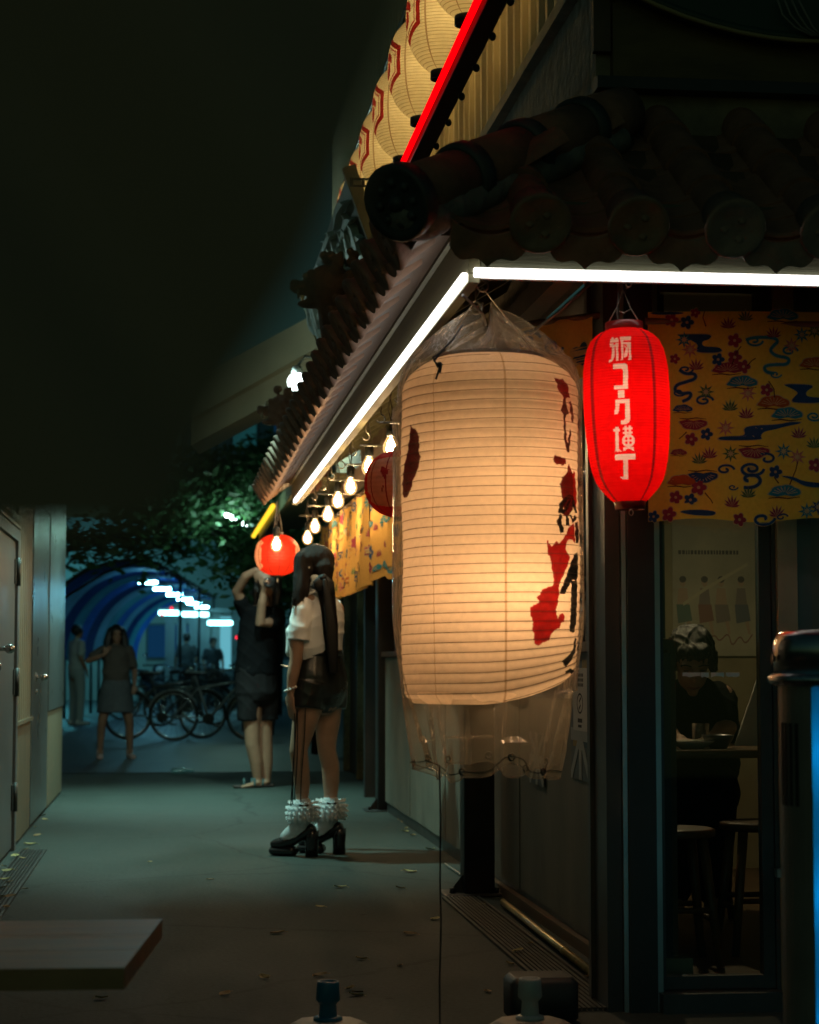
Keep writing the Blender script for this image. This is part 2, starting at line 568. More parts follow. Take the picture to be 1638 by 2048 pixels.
M_ddoor = mat('slate_steel_door', (0.10, 0.12, 0.12), 0.3, var=0.15, vscale=2)
M_panel = mat('painted_wall_board', (0.15, 0.145, 0.115), 0.65, var=0.28, vscale=2.2, bump=0.1, bscale=30, stretch=(1, 1.5, 0.7))
M_floorw = mat('interior_floor', (0.14, 0.09, 0.05), 0.5, var=0.3, vscale=4, stretch=(4, 0.6, 1))
M_glass = clear('window_glass', (0.86, 0.9, 0.88), 0.035, 0.03)
M_white = mat('white_paint', (0.75, 0.74, 0.72), 0.5)
M_paperw = mat('white_paper', (0.62, 0.60, 0.56), 0.7, var=0.06, vscale=10)
M_ink = mat('black_ink', (0.015, 0.015, 0.015), 0.7)
M_rubber = mat('black_rubber', (0.015, 0.015, 0.016), 0.6)

# ------------------------------------------------------------------ ground and road
g = MB(); g.quad((-60, -6, 0), (60, -6, 0), (60, 19.2, 0), (-60, 19.2, 0)); g.quad((-60, 19.2, 0), (60, 19.2, 0), (60, 160, 0), (-60, 160, 0))
GROUND = tag(g.build('ground', M_con), kind='structure')
g = MB(); g.quad((-50, 19.6, 0.004), (50, 19.0, 0.004), (50, 150, 0.004), (-50, 150, 0.004))
tag(g.build('road', M_road), kind='structure')

# ------------------------------------------------------------------ restaurant: walls
B = thing('restaurant_building', 'dark timber corner restaurant with tiled eaves and glazed front', 'building', (1.5, 6.0, 0))
Z0, SL = 2.205, 0.62            # eave height and slope of both roof sides
EX, EY = 0.62, 5.2              # eave lines: alley side x, front y
WY = 6.0                        # front wall
WX = 1.5                        # alley wall
# lower boards along the alley, one object each
seams = [6.22, 7.0, 7.77, 8.58, 9.4, 10.2, 10.95, 11.75, 12.6, 13.4, 14.1]
for a, b in zip(seams[:-1], seams[1:]):
    off = random.uniform(-.004, .004)
    MB().bb(WX + off, WX + 0.05, a + 0.006, b - 0.006, 0.075, 1.085).build('wall_panel', M_panel, B)
MB().bb(WX + 0.012, WX + 0.07, 6.2, 14.1, 0.0, 1.08).build('base_wall', M_iron, B)
MB().bb(WX - 0.03, WX + 0.08, 6.2, 14.1, 1.09, 1.125).build('window_sill', M_dwood, B)
MB().bb(WX - 0.0, WX + 0.06, 6.2, 14.1, 2.02, 2.4).build('lintel', M_dwood, B)
for k, yy in enumerate((6.2, 7.4, 8.6, 9.8, 11.0, 12.2, 13.4)):
    MB().bb(WX - 0.005, WX + 0.055, yy, yy + 0.05, 1.126, 2.018).build('mullion', M_iron, B)
    if k < 6:
        MB().bb(WX + 0.02, WX + 0.026, yy + 0.052, yy + 1.198, 1.127, 2.017).build('pane', M_glass, B)
# posts
def post(y, x0, x1, wy, label=None):
    m = MB(); m.bevbox(((x0 + x1) / 2, y, 1.19), (x1 - x0, wy, 2.36), 0.008)
    o = m.build('post', M_black, B)
    m = MB(); m.bevbox(((x0 + x1) / 2 - 0.02, y, 0.006), (x1 - x0 + 0.14, wy + 0.08, 0.012), 0.01)
    for sx in (-1, 1):
        m.cyl(((x0 + x1) / 2 - 0.02 + sx * (x1 - x0) * 0.72, y - wy * 0.3, 0.012), ((x0 + x1) / 2 - 0.02 + sx * (x1 - x0) * 0.72, y - wy * 0.3, 0.035), 0.012, n=6)
    gz = MB()
    gz.add([(x0 - 0.06, y - 0.01, 0.012), (x0, y - 0.01, 0.012), (x0, y - 0.01, 0.09), (x0 - 0.06, y + 0.0, 0.012), (x0, y + 0.0, 0.012), (x0, y, 0.09)], [[0, 1, 2], [3, 5, 4], [0, 3, 4, 1], [1, 4, 5, 2], [2, 5, 3, 0]])
    m.v_off = 0
    m.build('base_plate', M_black, o)
    gz.build('gusset', M_black, o)
    return o
post(9.05, 1.315, 1.455, 0.14)
post(14.2, 1.45, 1.61, 0.2)
# front corner: timber jamb, steel strip, black post, aluminium jamb
MB().bb(1.312, 1.358, WY - 0.02, WY + 0.16, 0, 2.3).build('jamb', M_iron, B)
MB().bb(1.360, 1.374, WY - 0.035, WY + 0.1, 0, 2.3).build('steel_strip', M_alu, B)
MB().bb(1.376, 1.460, WY - 0.05, WY + 0.15, 0, 2.3).build('corner_post', M_black, B)
MB().bb(1.462, 1.481, WY - 0.03, WY + 0.05, 0.0, 2.3).build('door_jamb', M_alu, B)
MB().bb(1.30, 1.368, 6.162, 6.2, 0, 2.3).build('return_board', M_iron, B)
# sliding glass door
d = MB(); d.bb(1.483, 1.495, WY - 0.01, WY + 0.03, 0.06, 2.28); d.bb(1.800, 1.836, WY - 0.01, WY + 0.03, 0.06, 2.28)
d.bb(1.496, 1.799, WY - 0.01, WY + 0.03, 0.062, 0.10); d.bb(1.496, 1.799, WY - 0.01, WY + 0.03, 2.2, 2.27)
D = d.build('glass_door', M_iron, B)
MB().bb(1.4955, 1.7995, WY + 0.005, WY + 0.011, 0.101, 2.199).build('pane', M_glass, D)
t = MB(); t.bb(1.468, 2.9, WY - 0.08, WY + 0.06, 0.0, 0.058); t.build('threshold', M_iron, B)
# torn tape on the pane
tp = MB()
for (a, b) in ((1365, 1400), (1401, 1418), (1422, 1448), (1452, 1479)):
    pl = [(a, 1345), (b, 1345)] + [(b - (b - a) * k / 5, 1354 + random.uniform(-2.5, 1.5)) for k in range(6)]
    tp.flat(pl, lambda u, v: P(u, v, WY + 0.003))
tp.build('tape_strip', M_paperw, D)
# right part of the front: pale jamb, dark board, second door
MB().bb(1.838, 1.850, WY - 0.02, WY + 0.05, 0.058, 2.3).build('jamb', M_iron, B)
MB().bb(1.852, 1.915, WY - 0.035, WY + 0.06, 0.058, 2.3).build('pale_jamb', M_cream, B)
MB().bb(1.917, 1.965, WY - 0.02, WY + 0.06, 0.058, 2.3).build('dark_board', M_ddoor, B)
MB().bb(1.967, 2.9, WY - 0.01, WY + 0.05, 0.058, 2.3).build('front_board', M_panel, B)
h = MB(); h.bb(1.826, 1.868, WY - 0.075, WY - 0.045, 0.40, 0.425); h.bb(1.846, 1.860, WY - 0.05, WY - 0.03, 0.40, 0.425); h.build('latch', M_alu, B)
# upper storey
MB().bb(1.30, 3.2, 6.0, 6.08, 2.62, 4.6).build('upper_front_wall', M_plas, B)
MB().bb(1.345, 3.2, 5.955, 5.998, 2.87, 3.10).build('carved_panel', M_relief, B)
MB().bb(1.29, 3.2, 5.93, 5.997, 2.825, 2.862).build('flashing', M_black, B)
MB().bb(1.286, 1.34, 5.965, 5.999, 2.95, 4.6).build('corner_board', M_dwood, B)
MB().bb(1.300, 1.34, 6.082, 16.0, 2.3, 3.22).build('upper_side_wall', M_plas, B)
MB().bb(1.262, 1.299, 5.9, 16.0, 3.215, 3.26).build('side_trim', M_cream, B)
# corrugated sheets above the trim: vertical ribs along the alley, one sheet at a time
for k in range(9):
    m = MB(); y = 5.9 + k * 1.15; pts = []
    n = 7
    for i in range(n):
        a = y + i * 1.14 / n; s_ = 1.14 / n
        pts += [(1.298, a), (1.298, a + s_ * .55), (1.272, a + s_ * .65), (1.272, a + s_ * .9)]
    pts.append((1.298, y + 1.14))
    for (x0, y0), (x1, y1) in zip(pts[:-1], pts[1:]):
        m.quad((x0, y0, 3.261), (x1, y1, 3.261), (x1, y1, 5.4), (x0, y0, 5.4))
        m.quad((x0 + .004, y0, 3.261), (x1 + .004, y1, 3.261), (x1 + .004, y1, 5.4), (x0 + .004, y0, 5.4))
    m.build('corrugated_sheet', M_corr, B, recalc=False)
MB().bb(1.305, 1.38, 5.95, 16.3, 3.2, 5.4).build('sheet_backing', M_iron, B)

# ------------------------------------------------------------------ restaurant: eaves, rafters, fascia
def slope_z(d): return Z0 + SL * d
deck = MB()
hip = [(EX + k, EY + k) for k in (0, 0.68)]
dz = 0.03
def deckpoly(pts):
    n = len(pts); up = pts; lo = [(x, y, z - dz) for x, y, z in pts]
    deck.add(up + lo, [list(range(n)), list(range(n, 2 * n))[::-1]] + [[i, (i + 1) % n, (i + 1) % n + n, i + n] for i in range(n)])
deckpoly([(EX + .03, EY + .03, slope_z(.03)), (3.2, EY + .03, slope_z(.03)), (3.2, EY + .8, slope_z(.8)), (EX + .8, EY + .8, slope_z(.8))])
deckpoly([(EX + .03, EY + .032, slope_z(.03)), (EX + .68, EY + .682, slope_z(.68)), (EX + .68, 14.0, slope_z(.68)), (EX + .03, 14.0, slope_z(.03))])
ROOF = deck.build('roof', M_dwood, B)
for y in [6.35 + .45 * k for k in range(16)]:
    r_ = MB(); p0 = Vector((.835, y, slope_z(.215) - .075)); p1 = Vector((1.56, y, slope_z(.94) - .075))
    d_ = (p1 - p0); r_.box((p0 + p1) / 2, (d_.length, .045, .07), Matrix.Rotation(-math.atan2(d_.z, d_.x), 3, 'Y'))
    r_.build('rafter', M_wood, ROOF)
for x in [1.0 + .42 * k for k in range(5)]:
    r_ = MB(); p0 = Vector((x, 5.41, slope_z(.21) - .075)); p1 = Vector((x, 5.96, slope_z(.76) - .075))
    d_ = (p1 - p0); r_.box((p0 + p1) / 2, (.045, d_.length, .07), Matrix.Rotation(math.atan2(d_.z, d_.y), 3, 'X'))
    r_.build('rafter', M_wood, ROOF)
MB().bb(0.99, 3.0, 5.62, 5.68, 2.18, 2.255).build('purlin', M_dwood, ROOF)
MB().bb(1.14, 1.21, 5.72, 13.8, 2.2, 2.27).build('purlin', M_dwood, ROOF)
MB().bb(0.802, 0.835, 5.378, 13.6, 2.125, 2.292).build('fascia', M_wood, B)
MB().bb(0.785, 0.801, 5.40, 13.6, 2.265, 2.30).build('fascia_trim', M_wood, B)
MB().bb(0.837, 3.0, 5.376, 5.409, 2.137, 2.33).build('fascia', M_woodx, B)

# ------------------------------------------------------------------ roof tiles (local x = up the slope, y = along the eave)
ca, sa = math.cos(math.atan(SL)), math.sin(math.atan(SL))
def up(s, y, h):     # s along the slope, h above the slope
    return Vector((s * ca - h * sa, y, s * sa + h * ca))
def tube_tile(L, r0, r1, band=0.0):
    m = MB(); rings = []
    n = 14
    for s_, r in ((0, r0), (L, r1)):
        rings.append([up(s_, r * math.cos(math.pi * k / n), r * math.sin(math.pi * k / n) * 1.05 + .012) for k in range(n + 1)])
    m.rings(rings, False, False, 0, True, closed=False)
    inner = [[up(s_, (r - .012) * math.cos(math.pi * k / n), (r - .012) * math.sin(math.pi * k / n) * 1.05 + .012) for k in range(n + 1)] for s_, r in ((0, r0), (L, r1))]
    m.rings(inner, False, False, 0, True, closed=False)
    for i in (0, 1):
        for k in range(n):
            m.quad(rings[i][k], rings[i][k + 1], inner[i][k + 1], inner[i][k])
    return m.mesh('round_tile', [M_clay])
def cap_mesh():
    m = MB(); rings = []
    n = 22
    for s_, r in ((.10, .066), (.0, .076), (-.012, .084), (-.024, .085), (-.03, .080), (-.022, .066), (-.022, .03)):
        rings.append([up(s_, r * math.cos(2 * math.pi * k / n), .03 + r * math.sin(2 * math.pi * k / n)) for k in range(n)])
    m.rings(rings, True, True, 0, True)
    for k in range(3):      # three-comma boss
        a = 2 * math.pi * k / 3
        m.ell(up(-.019, .03 * math.cos(a), .03 + .03 * math.sin(a)), (.006, .014, .014), 8, 5)
    return m.mesh('end_cap', [M_clayt])
def pan_mesh(L=.26, w=.27, t=.014):
    m = MB(); n = 8
    rings = []
    for s_, h0 in ((0, .0), (L, -.012)):
        top = [up(s_, -w / 2 + w * k / n, h0 + .05 * ((2 * k / n - 1) ** 2)) for k in range(n + 1)]
        bot = [up(s_, -w / 2 + w * k / n, h0 - t + .05 * ((2 * k / n - 1) ** 2)) for k in range(n + 1)]
        rings.append(top + bot[::-1])
    m.rings(rings, True, True, 0, False)
    return m.mesh('pan_tile', [M_clay])
def drop_mesh(w=.24):
    """eave tile: hanging pointed plate with scalloped lower edge"""
    m = MB(); n = 16
    poly = []
    for k in range(n + 1):
        u = -1 + 2 * k / n
        poly.append((u * w / 2, -.045 - .055 * (1 - abs(u)) ** .75 + .012 * math.sin(abs(u) * math.pi * 2)))
    for k in range(n + 1):
        u = 1 - 2 * k / n
        poly.append((u * w / 2, -.012 + .045 * u * u))
    m.prism(poly, lambda u, v, d: up(-.004 + d, u, v + .0), -.012, 0.004)
    return m.mesh('drop_tile', [M_clayt])
def lip_mesh(w=.20):
    m = MB(); n = 12
    poly = [(-w / 2 + w * k / n, .0 - .045 * math.sin(math.pi * k / n) ** .7) for k in range(n + 1)] + [(w / 2 - w * k / n, .03 - .03 * math.sin(math.pi * k / n)) for k in range(n + 1)]
    m.prism(poly, lambda u, v, d: up(-.004 + d, u, v + .0), -.012, .004)
    return m.mesh('drop_tile', [M_clayt])
LIP = lip_mesh()
T1 = tube_tile(.30, .066, .060); T2 = tube_tile(.30, .072, .062); CAP = cap_mesh(); PAN = pan_mesh(); DROP = drop_mesh(); PANF = pan_mesh(.26, .25); DROPF = drop_mesh(.21)
def put(mesh, name, x, y, s_, rot):
    """x, y: eave point in plan; s_: distance up the slope"""
    o = up(s_, 0, 0)
    if rot == 0:
        loc = (x + o.x, y, Z0 + o.z)
    else:
        loc = (x, y + o.x, Z0 + o.z)
    return inst(mesh, name, loc, ROOF, rot=(random.uniform(-.006, .006), random.uniform(-.006, .006), (math.pi / 2 if rot else 0) + random.uniform(-.008, .008)))
yy = EY + .28
k = 0
while yy < 13.9:
    L = min(.76, (yy - EY) / ca)
    put(CAP, 'end_cap', EX, yy, 0, 0)
    put(LIP, 'drop_tile', EX, yy + .15, 0, 0)
    for j, s_ in enumerate((0.0, .27, .54)):
        if s_ < L:
            put(T1 if j == 0 else T2, 'round_tile', EX, yy, s_, 0)
    for s_ in (.0, .09, .18, .40, .60):
        if s_ < L - .3:
            o = put(PAN, 'pan_tile', EX, yy + .15, s_, 0); o.location.z += .012 * (s_ < .3)
    yy += .30
xx = .966
while xx < 2.7:
    L = min(.93, (xx - EX) / ca)
    put(CAP, 'end_cap', xx, EY, 0, 1)
    for j, s_ in enumerate((0.0, .27, .54, .8)):
        if s_ < L:
            put(T1 if j == 0 else T2, 'round_tile', xx, EY, s_, 1)
    xx += .267
xx = .966 - .1335
while xx < 2.7:
    L = min(.93, (xx - EX) / ca)
    put(DROPF, 'drop_tile', xx, EY, 0, 1)
    for s_ in (.0, .12, .24, .40, .58, .76):
        if s_ < L - .05:
            o = put(PANF, 'pan_tile', xx, EY, s_, 1); o.location.z += .012 * (s_ < .3)
    xx += .267
# hip ridge: big round tiles with collars, ending in a large disc
hd = Vector((1, 1, SL)).normalized()
h0 = Vector((EX - .03, EY - .05, Z0 + .06))
hs = Vector((1, -1, 0)).normalized()
hu = hs.cross(hd)
def hring(s_, r, n=22):
    c = h0 + hd * s_
    return [c + hs * (r * math.cos(2 * math.pi * q / n)) + hu * (r * math.sin(2 * math.pi * q / n)) for q in range(n)]
for a, b in ((.02, .30), (.32, .62), (.64, .95), (.97, 1.2)):
    MB().rings([hring(a, .088), hring(b, .08)], True, True, 0, True).build('ridge_tile', M_clay, ROOF)
for a in (.27, .585, .91):
    MB().rings([hring(a, .086), hring(a + .008, .097), hring(a + .05, .097), hring(a + .058, .085)], True, True, 0, True).build('ridge_collar', M_clayd, ROOF)
m = MB(); m.rings([hring(.03, .086), hring(.02, .103), hring(-.02, .105), hring(-.03, .10), hring(-.022, .085), hring(-.022, .02)], True, True, 0, True)
for q in range(8):
    a = 2 * math.pi * q / 8
    m.ell(h0 + hd * -.022 + hs * (.055 * math.cos(a)) + hu * (.055 * math.sin(a)), .014, 8, 5)
m.ell(h0 + hd * -.02, .026, 10, 6)
m.build('ridge_end_disc', M_clayd, ROOF)
m = MB()
for s_ in np.linspace(.05, 1.05, 12):
    c = h0 + hd * s_ - hu * .06
    m.ell(c, (.10, .10, .06), 8, 5)
organic(m, 'mortar_bed', M_mortar, ROOF, voxel=.02, smooth=2)

# ------------------------------------------------------------------ LED strips (one thing each)
M_led = glow('led_strip_white', (1.0, 0.95, 0.88), 4.2)
M_ledb = mat('led_channel', (0.5, 0.5, 0.48), 0.4)
S1 = thing('led_strip', 'long white LED strip running down the alley eave', 'strip light', (.80, 5.38, 2.10))
m = MB(); m.bevbox((.792, 9.23, 2.112), (.018, 7.7, .024), .004); m.build('diffuser', M_led, S1)
MB().bb(.8025, .8345, 5.385, 13.08, 2.098, 2.1235).build('channel', M_wood, S1)
S2 = thing('led_strip', 'long white LED strip along the front eave above the red lantern', 'strip light', (.81, 5.37, 2.1))
m = MB(); m.bevbox((1.905, 5.364, 2.122), (2.18, .018, .025), .004); m.build('diffuser', M_led, S2)
MB().bb(.836, 2.99, 5.3755, 5.40, 2.108, 2.1355).build('channel', M_ledb, S2)
# yellow tube further down
S3 = thing('led_strip', 'short yellow light tube at the far end of the eave', 'strip light', (.8, 15.9, 2.3))
a = PX(546, 1012, .8); b = PX(507, 1072, .8)
MB().loft([a, b], [.022, .022], None, 8, 0, True).build('tube', glow('yellow_tube', (1.0, .62, .03), 1.5), S3)
# red neon on its black rail
S4 = thing('neon_rail', 'red neon tube on a black rail above the tiled roof', 'neon light', (.9, 5.0, 2.9))
m = MB(); m.bb(.872, .932, 4.9, 8.1, 2.927, 2.985); m.build('rail', M_black, S4)
m = MB(); m.bb(.853, .867, 4.9, 8.1, 2.951, 2.973); m.build('tube', glow('red_neon', (1.0, .0, .002), 1.6), S4)
for k in range(9):
    MB().ell((.935, 5.45 + .32 * k, 2.92), (.012, .012, .014), 8, 6).build('bolt', M_black, S4)
for y in (4.95, 7.95):
    MB().cyl((.93, y, 2.955), (1.30, y, 2.955), .012, n=8).build('bracket', M_black, S4)
# ------------------------------------------------------------------ shed along the left side of the alley
LX = -0.88
A = thing('metal_shed', 'cream and grey metal shed with steel doors along the left', 'shed', (LX, 8, 0))
MB().bb(LX - 2.2, LX - .03, 6.0, 16.25, 0, 2.9).build('core', M_iron, A)
# near door, hinged, with frame
MB().bb(LX - .03, LX + .012, 11.18, 11.30, .0, 1.80).build('door_frame', M_gdoor, A)
MB().bb(LX - .03, LX + .012, 8.3, 11.18, 1.735, 1.80).build('door_frame', M_gdoor, A)
DR = MB().bb(LX - .03, LX - .004, 10.0, 11.176, .02, 1.73).build('door', M_gdoor, A)
MB().bb(LX - .03, LX + .004, 6.0, 9.99, .02, 1.73).build('wall_sheet', M_gdoor, A)
for z in (.22, .86, 1.48):
    m = MB(); m.cyl((LX + .012, 11.19, z), (LX + .012, 11.19, z + .16), .014, n=10); m.bb(LX - .003, LX + .004, 11.10, 11.18, z + .01, z + .15); m.build('hinge', M_iron, DR)
m = MB(); m.cyl((LX, 10.12, 1.12), (LX + .05, 10.12, 1.12), .012, n=10); m.ell((LX + .055, 10.12, 1.12), .026, 12, 8); m.build('door_knob', M_steel, DR)
m = MB(); m.lathe([(.02, 0), (.022, .01), (.012, .014)], (LX, 10.12, 1.03), 14, M=Matrix.Rotation(math.pi / 2, 3, 'Y')); m.build('lock', M_steel, DR)
# corrugated sheet beside it
m = MB(); pts = []
for i in range(8):
    a = 11.31 + i * .155
    pts += [(LX + .0, a), (LX + .0, a + .075), (LX - .022, a + .095), (LX - .022, a + .14)]
for (x0, y0), (x1, y1) in zip(pts[:-1], pts[1:]):
    m.quad((x0, y0, .705), (x1, y1, .705), (x1, y1, 2.9), (x0, y0, 2.9))
m.build('corrugated_sheet', M_corrs, A, recalc=False)
MB().bb(LX - .03, LX - .023, 11.30, 12.56, .70, 2.9).build('sheet_backing', M_iron, A)
m = MB(); m.bb(LX - .02, LX + .012, 8.3, 11.35, 1.81, 1.83)
for i in range(24):
    m.cyl((LX - .02, 8.3 + .125 * i, 1.855), (LX + .014, 8.3 + .125 * i, 1.855), .028, n=8)
m.build('eave_trim', M_corrs, A)
for y0, y1 in ((11.30, 11.92), (11.925, 12.58), (14.24, 15.1), (15.105, 16.24)):
    MB().bb(LX - .03, LX - .002 + random.uniform(-.003, .003), y0, y1, .02, .698).build('base_board', M_creams, A)
MB().bb(LX - .025, LX + .012, 11.3, 12.57, .69, .712).build('ledge', M_creams, A)
# far door, slate
D2 = MB().bb(LX - .03, LX + .0, 12.6, 14.22, .03, 2.1).build('door', M_ddoor, A)
m = MB(); m.cyl((LX, 12.95, .955), (LX + .045, 12.95, .955), .012, n=10); m.ell((LX + .05, 12.95, .955), .026, 12, 8); m.lathe([(.03, 0), (.03, .008)], (LX, 12.95, .955), 14, M=Matrix.Rotation(math.pi / 2, 3, 'Y'))
m.lathe([(.016, 0), (.016, .012)], (LX, 12.95, .86), 12, M=Matrix.Rotation(math.pi / 2, 3, 'Y')); m.build('door_knob', M_steel, D2)
MB().bb(LX - .03, LX + .006, 14.225, 16.25, .705, 2.9).build('slate_sheet', M_ddoor, A)
MB().bb(LX - .03, LX + .003, 12.57, 14.22, 2.11, 2.9).build('slate_sheet', M_ddoor, A)
# left drain grate
def grate(name, label, x0, x1, y0, y1, n):
    G = thing(name, label, 'drain', ((x0 + x1) / 2, y0, 0))
    m = MB(); m.bb(x0, x0 + .012, y0, y1, .001, .012); m.bb(x1 - .012, x1, y0, y1, .001, .012); m.build('frame', M_iron, G)
    MB().bb(x0 + .012, x1 - .012, y0, y1, .0005, .002).build('gutter', M_rubber, G)
    for k in range(n):
        x = x0 + .02 + (x1 - x0 - .04) * (k + .5) / n
        MB().bb(x - .0055, x + .0055, y0, y1, .002, .011).build('bar', M_iron, G)
    return G
A.location.y += .22
grate('drain_grate', 'slotted drain grate littered with leaves beside the left shed', -.83, -.69, 7.8, 11.4, 6)
grate('drain_grate', 'long slotted drain grate under the brass pipe on the right', 1.20, 1.37, 6.0, 8.9, 8)
# ------------------------------------------------------------------ big paper lantern
M_pap = paper('cream_lantern_paper', (0.88, 0.72, 0.52), 0.22, vscale=55, var=0.07)
M_papred = paper('red_ink_on_paper', (0.42, 0.012, 0.010), 0.5, vscale=40, var=0.3)
M_papdark = paper('dried_red_ink_on_paper', (0.16, 0.012, 0.010), 0.8, vscale=40, var=0.3)
M_papblack = paper('black_ink_on_paper', (0.012, 0.012, 0.010), 0.9, vscale=40, var=0.3)
M_papseam = paper('paper_overlap', (0.60, 0.42, 0.24), 0.35, vscale=60, var=0.12)
M_wire = mat('bamboo_wire', (0.10, 0.055, 0.02), 0.7)
M_hook = mat('zinc_hook', (0.45, 0.42, 0.36), 0.35, metal=0.9)
M_cord = mat('grey_cord', (0.16, 0.15, 0.14), 0.6)
M_cordb = mat('black_cord', (0.02, 0.02, 0.02), 0.6)
LY = 5.74
lc = P(980, 1070, LY)
LR = 180 * LY / FPX
ztop, zbot = P(980, 716, LY - .05).z, P(980, 1400, LY - .05).z
LB = Vector((lc.x, LY, zbot))
H = ztop - zbot
aL = math.atan2(LB.x, LB.y)
def big_r(Z, T):
    t = Z / H
    r = LR * (1 - .05 * np.clip(1 - t / .25, 0, 1) ** 2)
    s_ = np.clip((t - .90) / .10, 0, 1)
    r = r * np.sqrt(np.clip(1 - (s_ * .76) ** 2, 0, 1))
    b = np.clip(1 - t / .03, 0, 1)
    r = r * (1 - .10 * b ** 2)
    r = r - .0022 * np.abs(np.sin(np.pi * Z / .0272))
    return r + .0022 * np.sin(3 * T + 9 * t) + .0015 * np.sin(5 * T - 14 * t)
def big_zo(X, Y, Z):
    wgt = np.clip(1 - Z / .22, 0, 1)
    q = X / LR
    return (.062 * np.clip(q + .25, 0, 2) ** 1.6 - .010) * wgt ** 1.3
def toT(px, py):
    off = (px - 980) * LY / FPX / (LR * 1.01)
    T = -aL + math.asin(max(-1, min(1, off)))
    z = P(980, py, LY).z - zbot
    x = math.sin(T) * LR
    z -= float(big_zo(np.array(x), np.array(0.), np.array(z)))
    return (T, z)
def z4(pts): return [toT(760 + a * .293, 520 + b * .293) for a, b in pts]
def z6(pts): return [toT(760 + a * .293, 960 + b * .293) for a, b in pts]
def stroke(pts, ws):
    """brush stroke outline from centre points and half widths"""
    l, r_ = [], []
    n = len(pts)
    for i in range(n):
        a = pts[max(0, i - 1)]; b = pts[min(n - 1, i + 1)]
        dx, dy = b[0] - a[0], b[1] - a[1]
        q = math.hypot(dx, dy) or 1
        nx, ny = -dy / q, dx / q
        l.append((pts[i][0] + nx * ws[i], pts[i][1] + ny * ws[i])); r_.append((pts[i][0] - nx * ws[i], pts[i][1] - ny * ws[i]))
    return l + r_[::-1]
darkred = [z4([(205, 1155), (225, 1185), (240, 1190), (260, 1225), (268, 1300), (262, 1330), (275, 1390), (250, 1480), (225, 1530), (210, 1590), (180, 1638), (165, 1640), (150, 1630), (147, 1540), (160, 1440), (185, 1340), (200, 1240)]),
           z4([(1203, 862), (1240, 868), (1270, 858), (1300, 895), (1312, 980), (1262, 985), (1242, 960), (1225, 945)]),
           z4([(1180, 1400), (1190, 1378), (1225, 1384), (1262, 1388), (1268, 1425), (1245, 1445), (1225, 1432), (1205, 1440), (1182, 1425)]),
           z4([(1290, 1420), (1320, 1500), (1322, 1600), (1318, 1720), (1290, 1770), (1250, 1775), (1245, 1700), (1222, 1570), (1240, 1520), (1270, 1490)])]
red = [z6([(1135, 445), (1147, 440), (1165, 485), (1190, 460), (1210, 438), (1220, 462), (1245, 430), (1262, 400), (1275, 390), (1280, 350), (1330, 310), (1338, 452), (1318, 425), (1290, 422), (1275, 460), (1268, 490), (1290, 520), (1302, 548), (1285, 600), (1262, 650), (1245, 690), (1225, 740), (1225, 810), (1205, 890), (1203, 930), (1215, 955), (1225, 930), (1245, 918), (1262, 940), (1256, 975), (1232, 985), (1225, 1020), (1190, 1030), (1165, 1060), (1150, 1100), (1105, 1115), (1075, 1137), (1045, 1122), (1047, 1060), (1032, 1025), (1040, 985), (1030, 960), (1018, 890), (1045, 868), (1085, 850), (1067, 815), (1090, 800), (1110, 765), (1155, 745), (1185, 738), (1190, 700), (1175, 630), (1165, 560), (1147, 540)]),
       z4([(1318, 1460), (1335, 1470), (1345, 1560), (1355, 1640), (1340, 1740), (1322, 1640)])]
black = [z4(stroke([(1275, 985), (1270, 1030), (1275, 1080), (1262, 1100)], [10, 14, 30, 12])), z4(stroke([(1272, 1100), (1268, 1160), (1270, 1260), (1284, 1345)], [9, 7, 10, 6])), z4(stroke([(1312, 1190), (1298, 1260), (1284, 1345)], [5, 9, 8])), z4(stroke([(1315, 1000), (1325, 1060), (1330, 1140)], [8, 12, 8])),
         z6(stroke([(1300, 130), (1262, 160), (1232, 200), (1225, 255)], [8, 14, 16, 14])), z6(stroke([(1300, 150), (1275, 210), (1238, 258)], [7, 11, 12])), z6(stroke([(1312, 130), (1330, 200), (1345, 240)], [8, 12, 10])), z6(stroke([(1232, 265), (1218, 310), (1245, 385)], [10, 17, 14])), z6(stroke([(1272, 270), (1285, 330)], [9, 14])), z6(stroke([(1300, 260), (1318, 300), (1345, 260)], [8, 14, 12])),
         z6([(1330, 520), (1355, 500), (1355, 640), (1345, 700), (1320, 690), (1300, 720), (1265, 790), (1232, 792), (1240, 750), (1280, 660), (1310, 570)]), z6([(1310, 700), (1350, 700), (1348, 950), (1335, 1040), (1318, 1052), (1295, 1038), (1300, 960), (1305, 850)]),
         z6(stroke([(1345, 1085), (1345, 1170), (1320, 1215), (1262, 1270)], [8, 14, 22, 30])), z6(stroke([(1285, 1330), (1320, 1318), (1350, 1345)], [12, 16, 14])), z6(stroke([(1350, 300), (1352, 380), (1350, 440)], [10, 16, 8]))]
for k in range(5):     # the writing goes on round the side
    zc = .12 + .17 * k
    black.append(stroke([(1.55, zc), (1.85, zc + .03), (2.15, zc + .01)], [.012, .02, .008]))
    black.append([(1.78, zc - .06), (1.86, zc - .06), (1.90, zc + .08), (1.80, zc + .09)])
    darkred.append([(2.3, zc), (2.55, zc + .02), (2.5, zc + .08), (2.32, zc + .07)])
seamT = [toT(868, 1100)[0], toT(1011, 1100)[0], 1.25, 2.4, -2.2]
def big_paint(T, Z):
    mi = np.zeros(T.shape, np.int32)
    for k, s_ in enumerate(seamT):
        mi[np.abs(T - s_) < (.006 if k == 0 else .015)] = 4
    Tn = T + .006 * np.sin(Z * 400) * np.sin(Z * 170 + T * 60)
    for p in darkred: mi[in_poly(Tn, Z, p)] = 2
    for p in red: mi[in_poly(Tn, Z, p)] = 1
    for p in black: mi[in_poly(Tn, Z, p)] = 3
    return mi
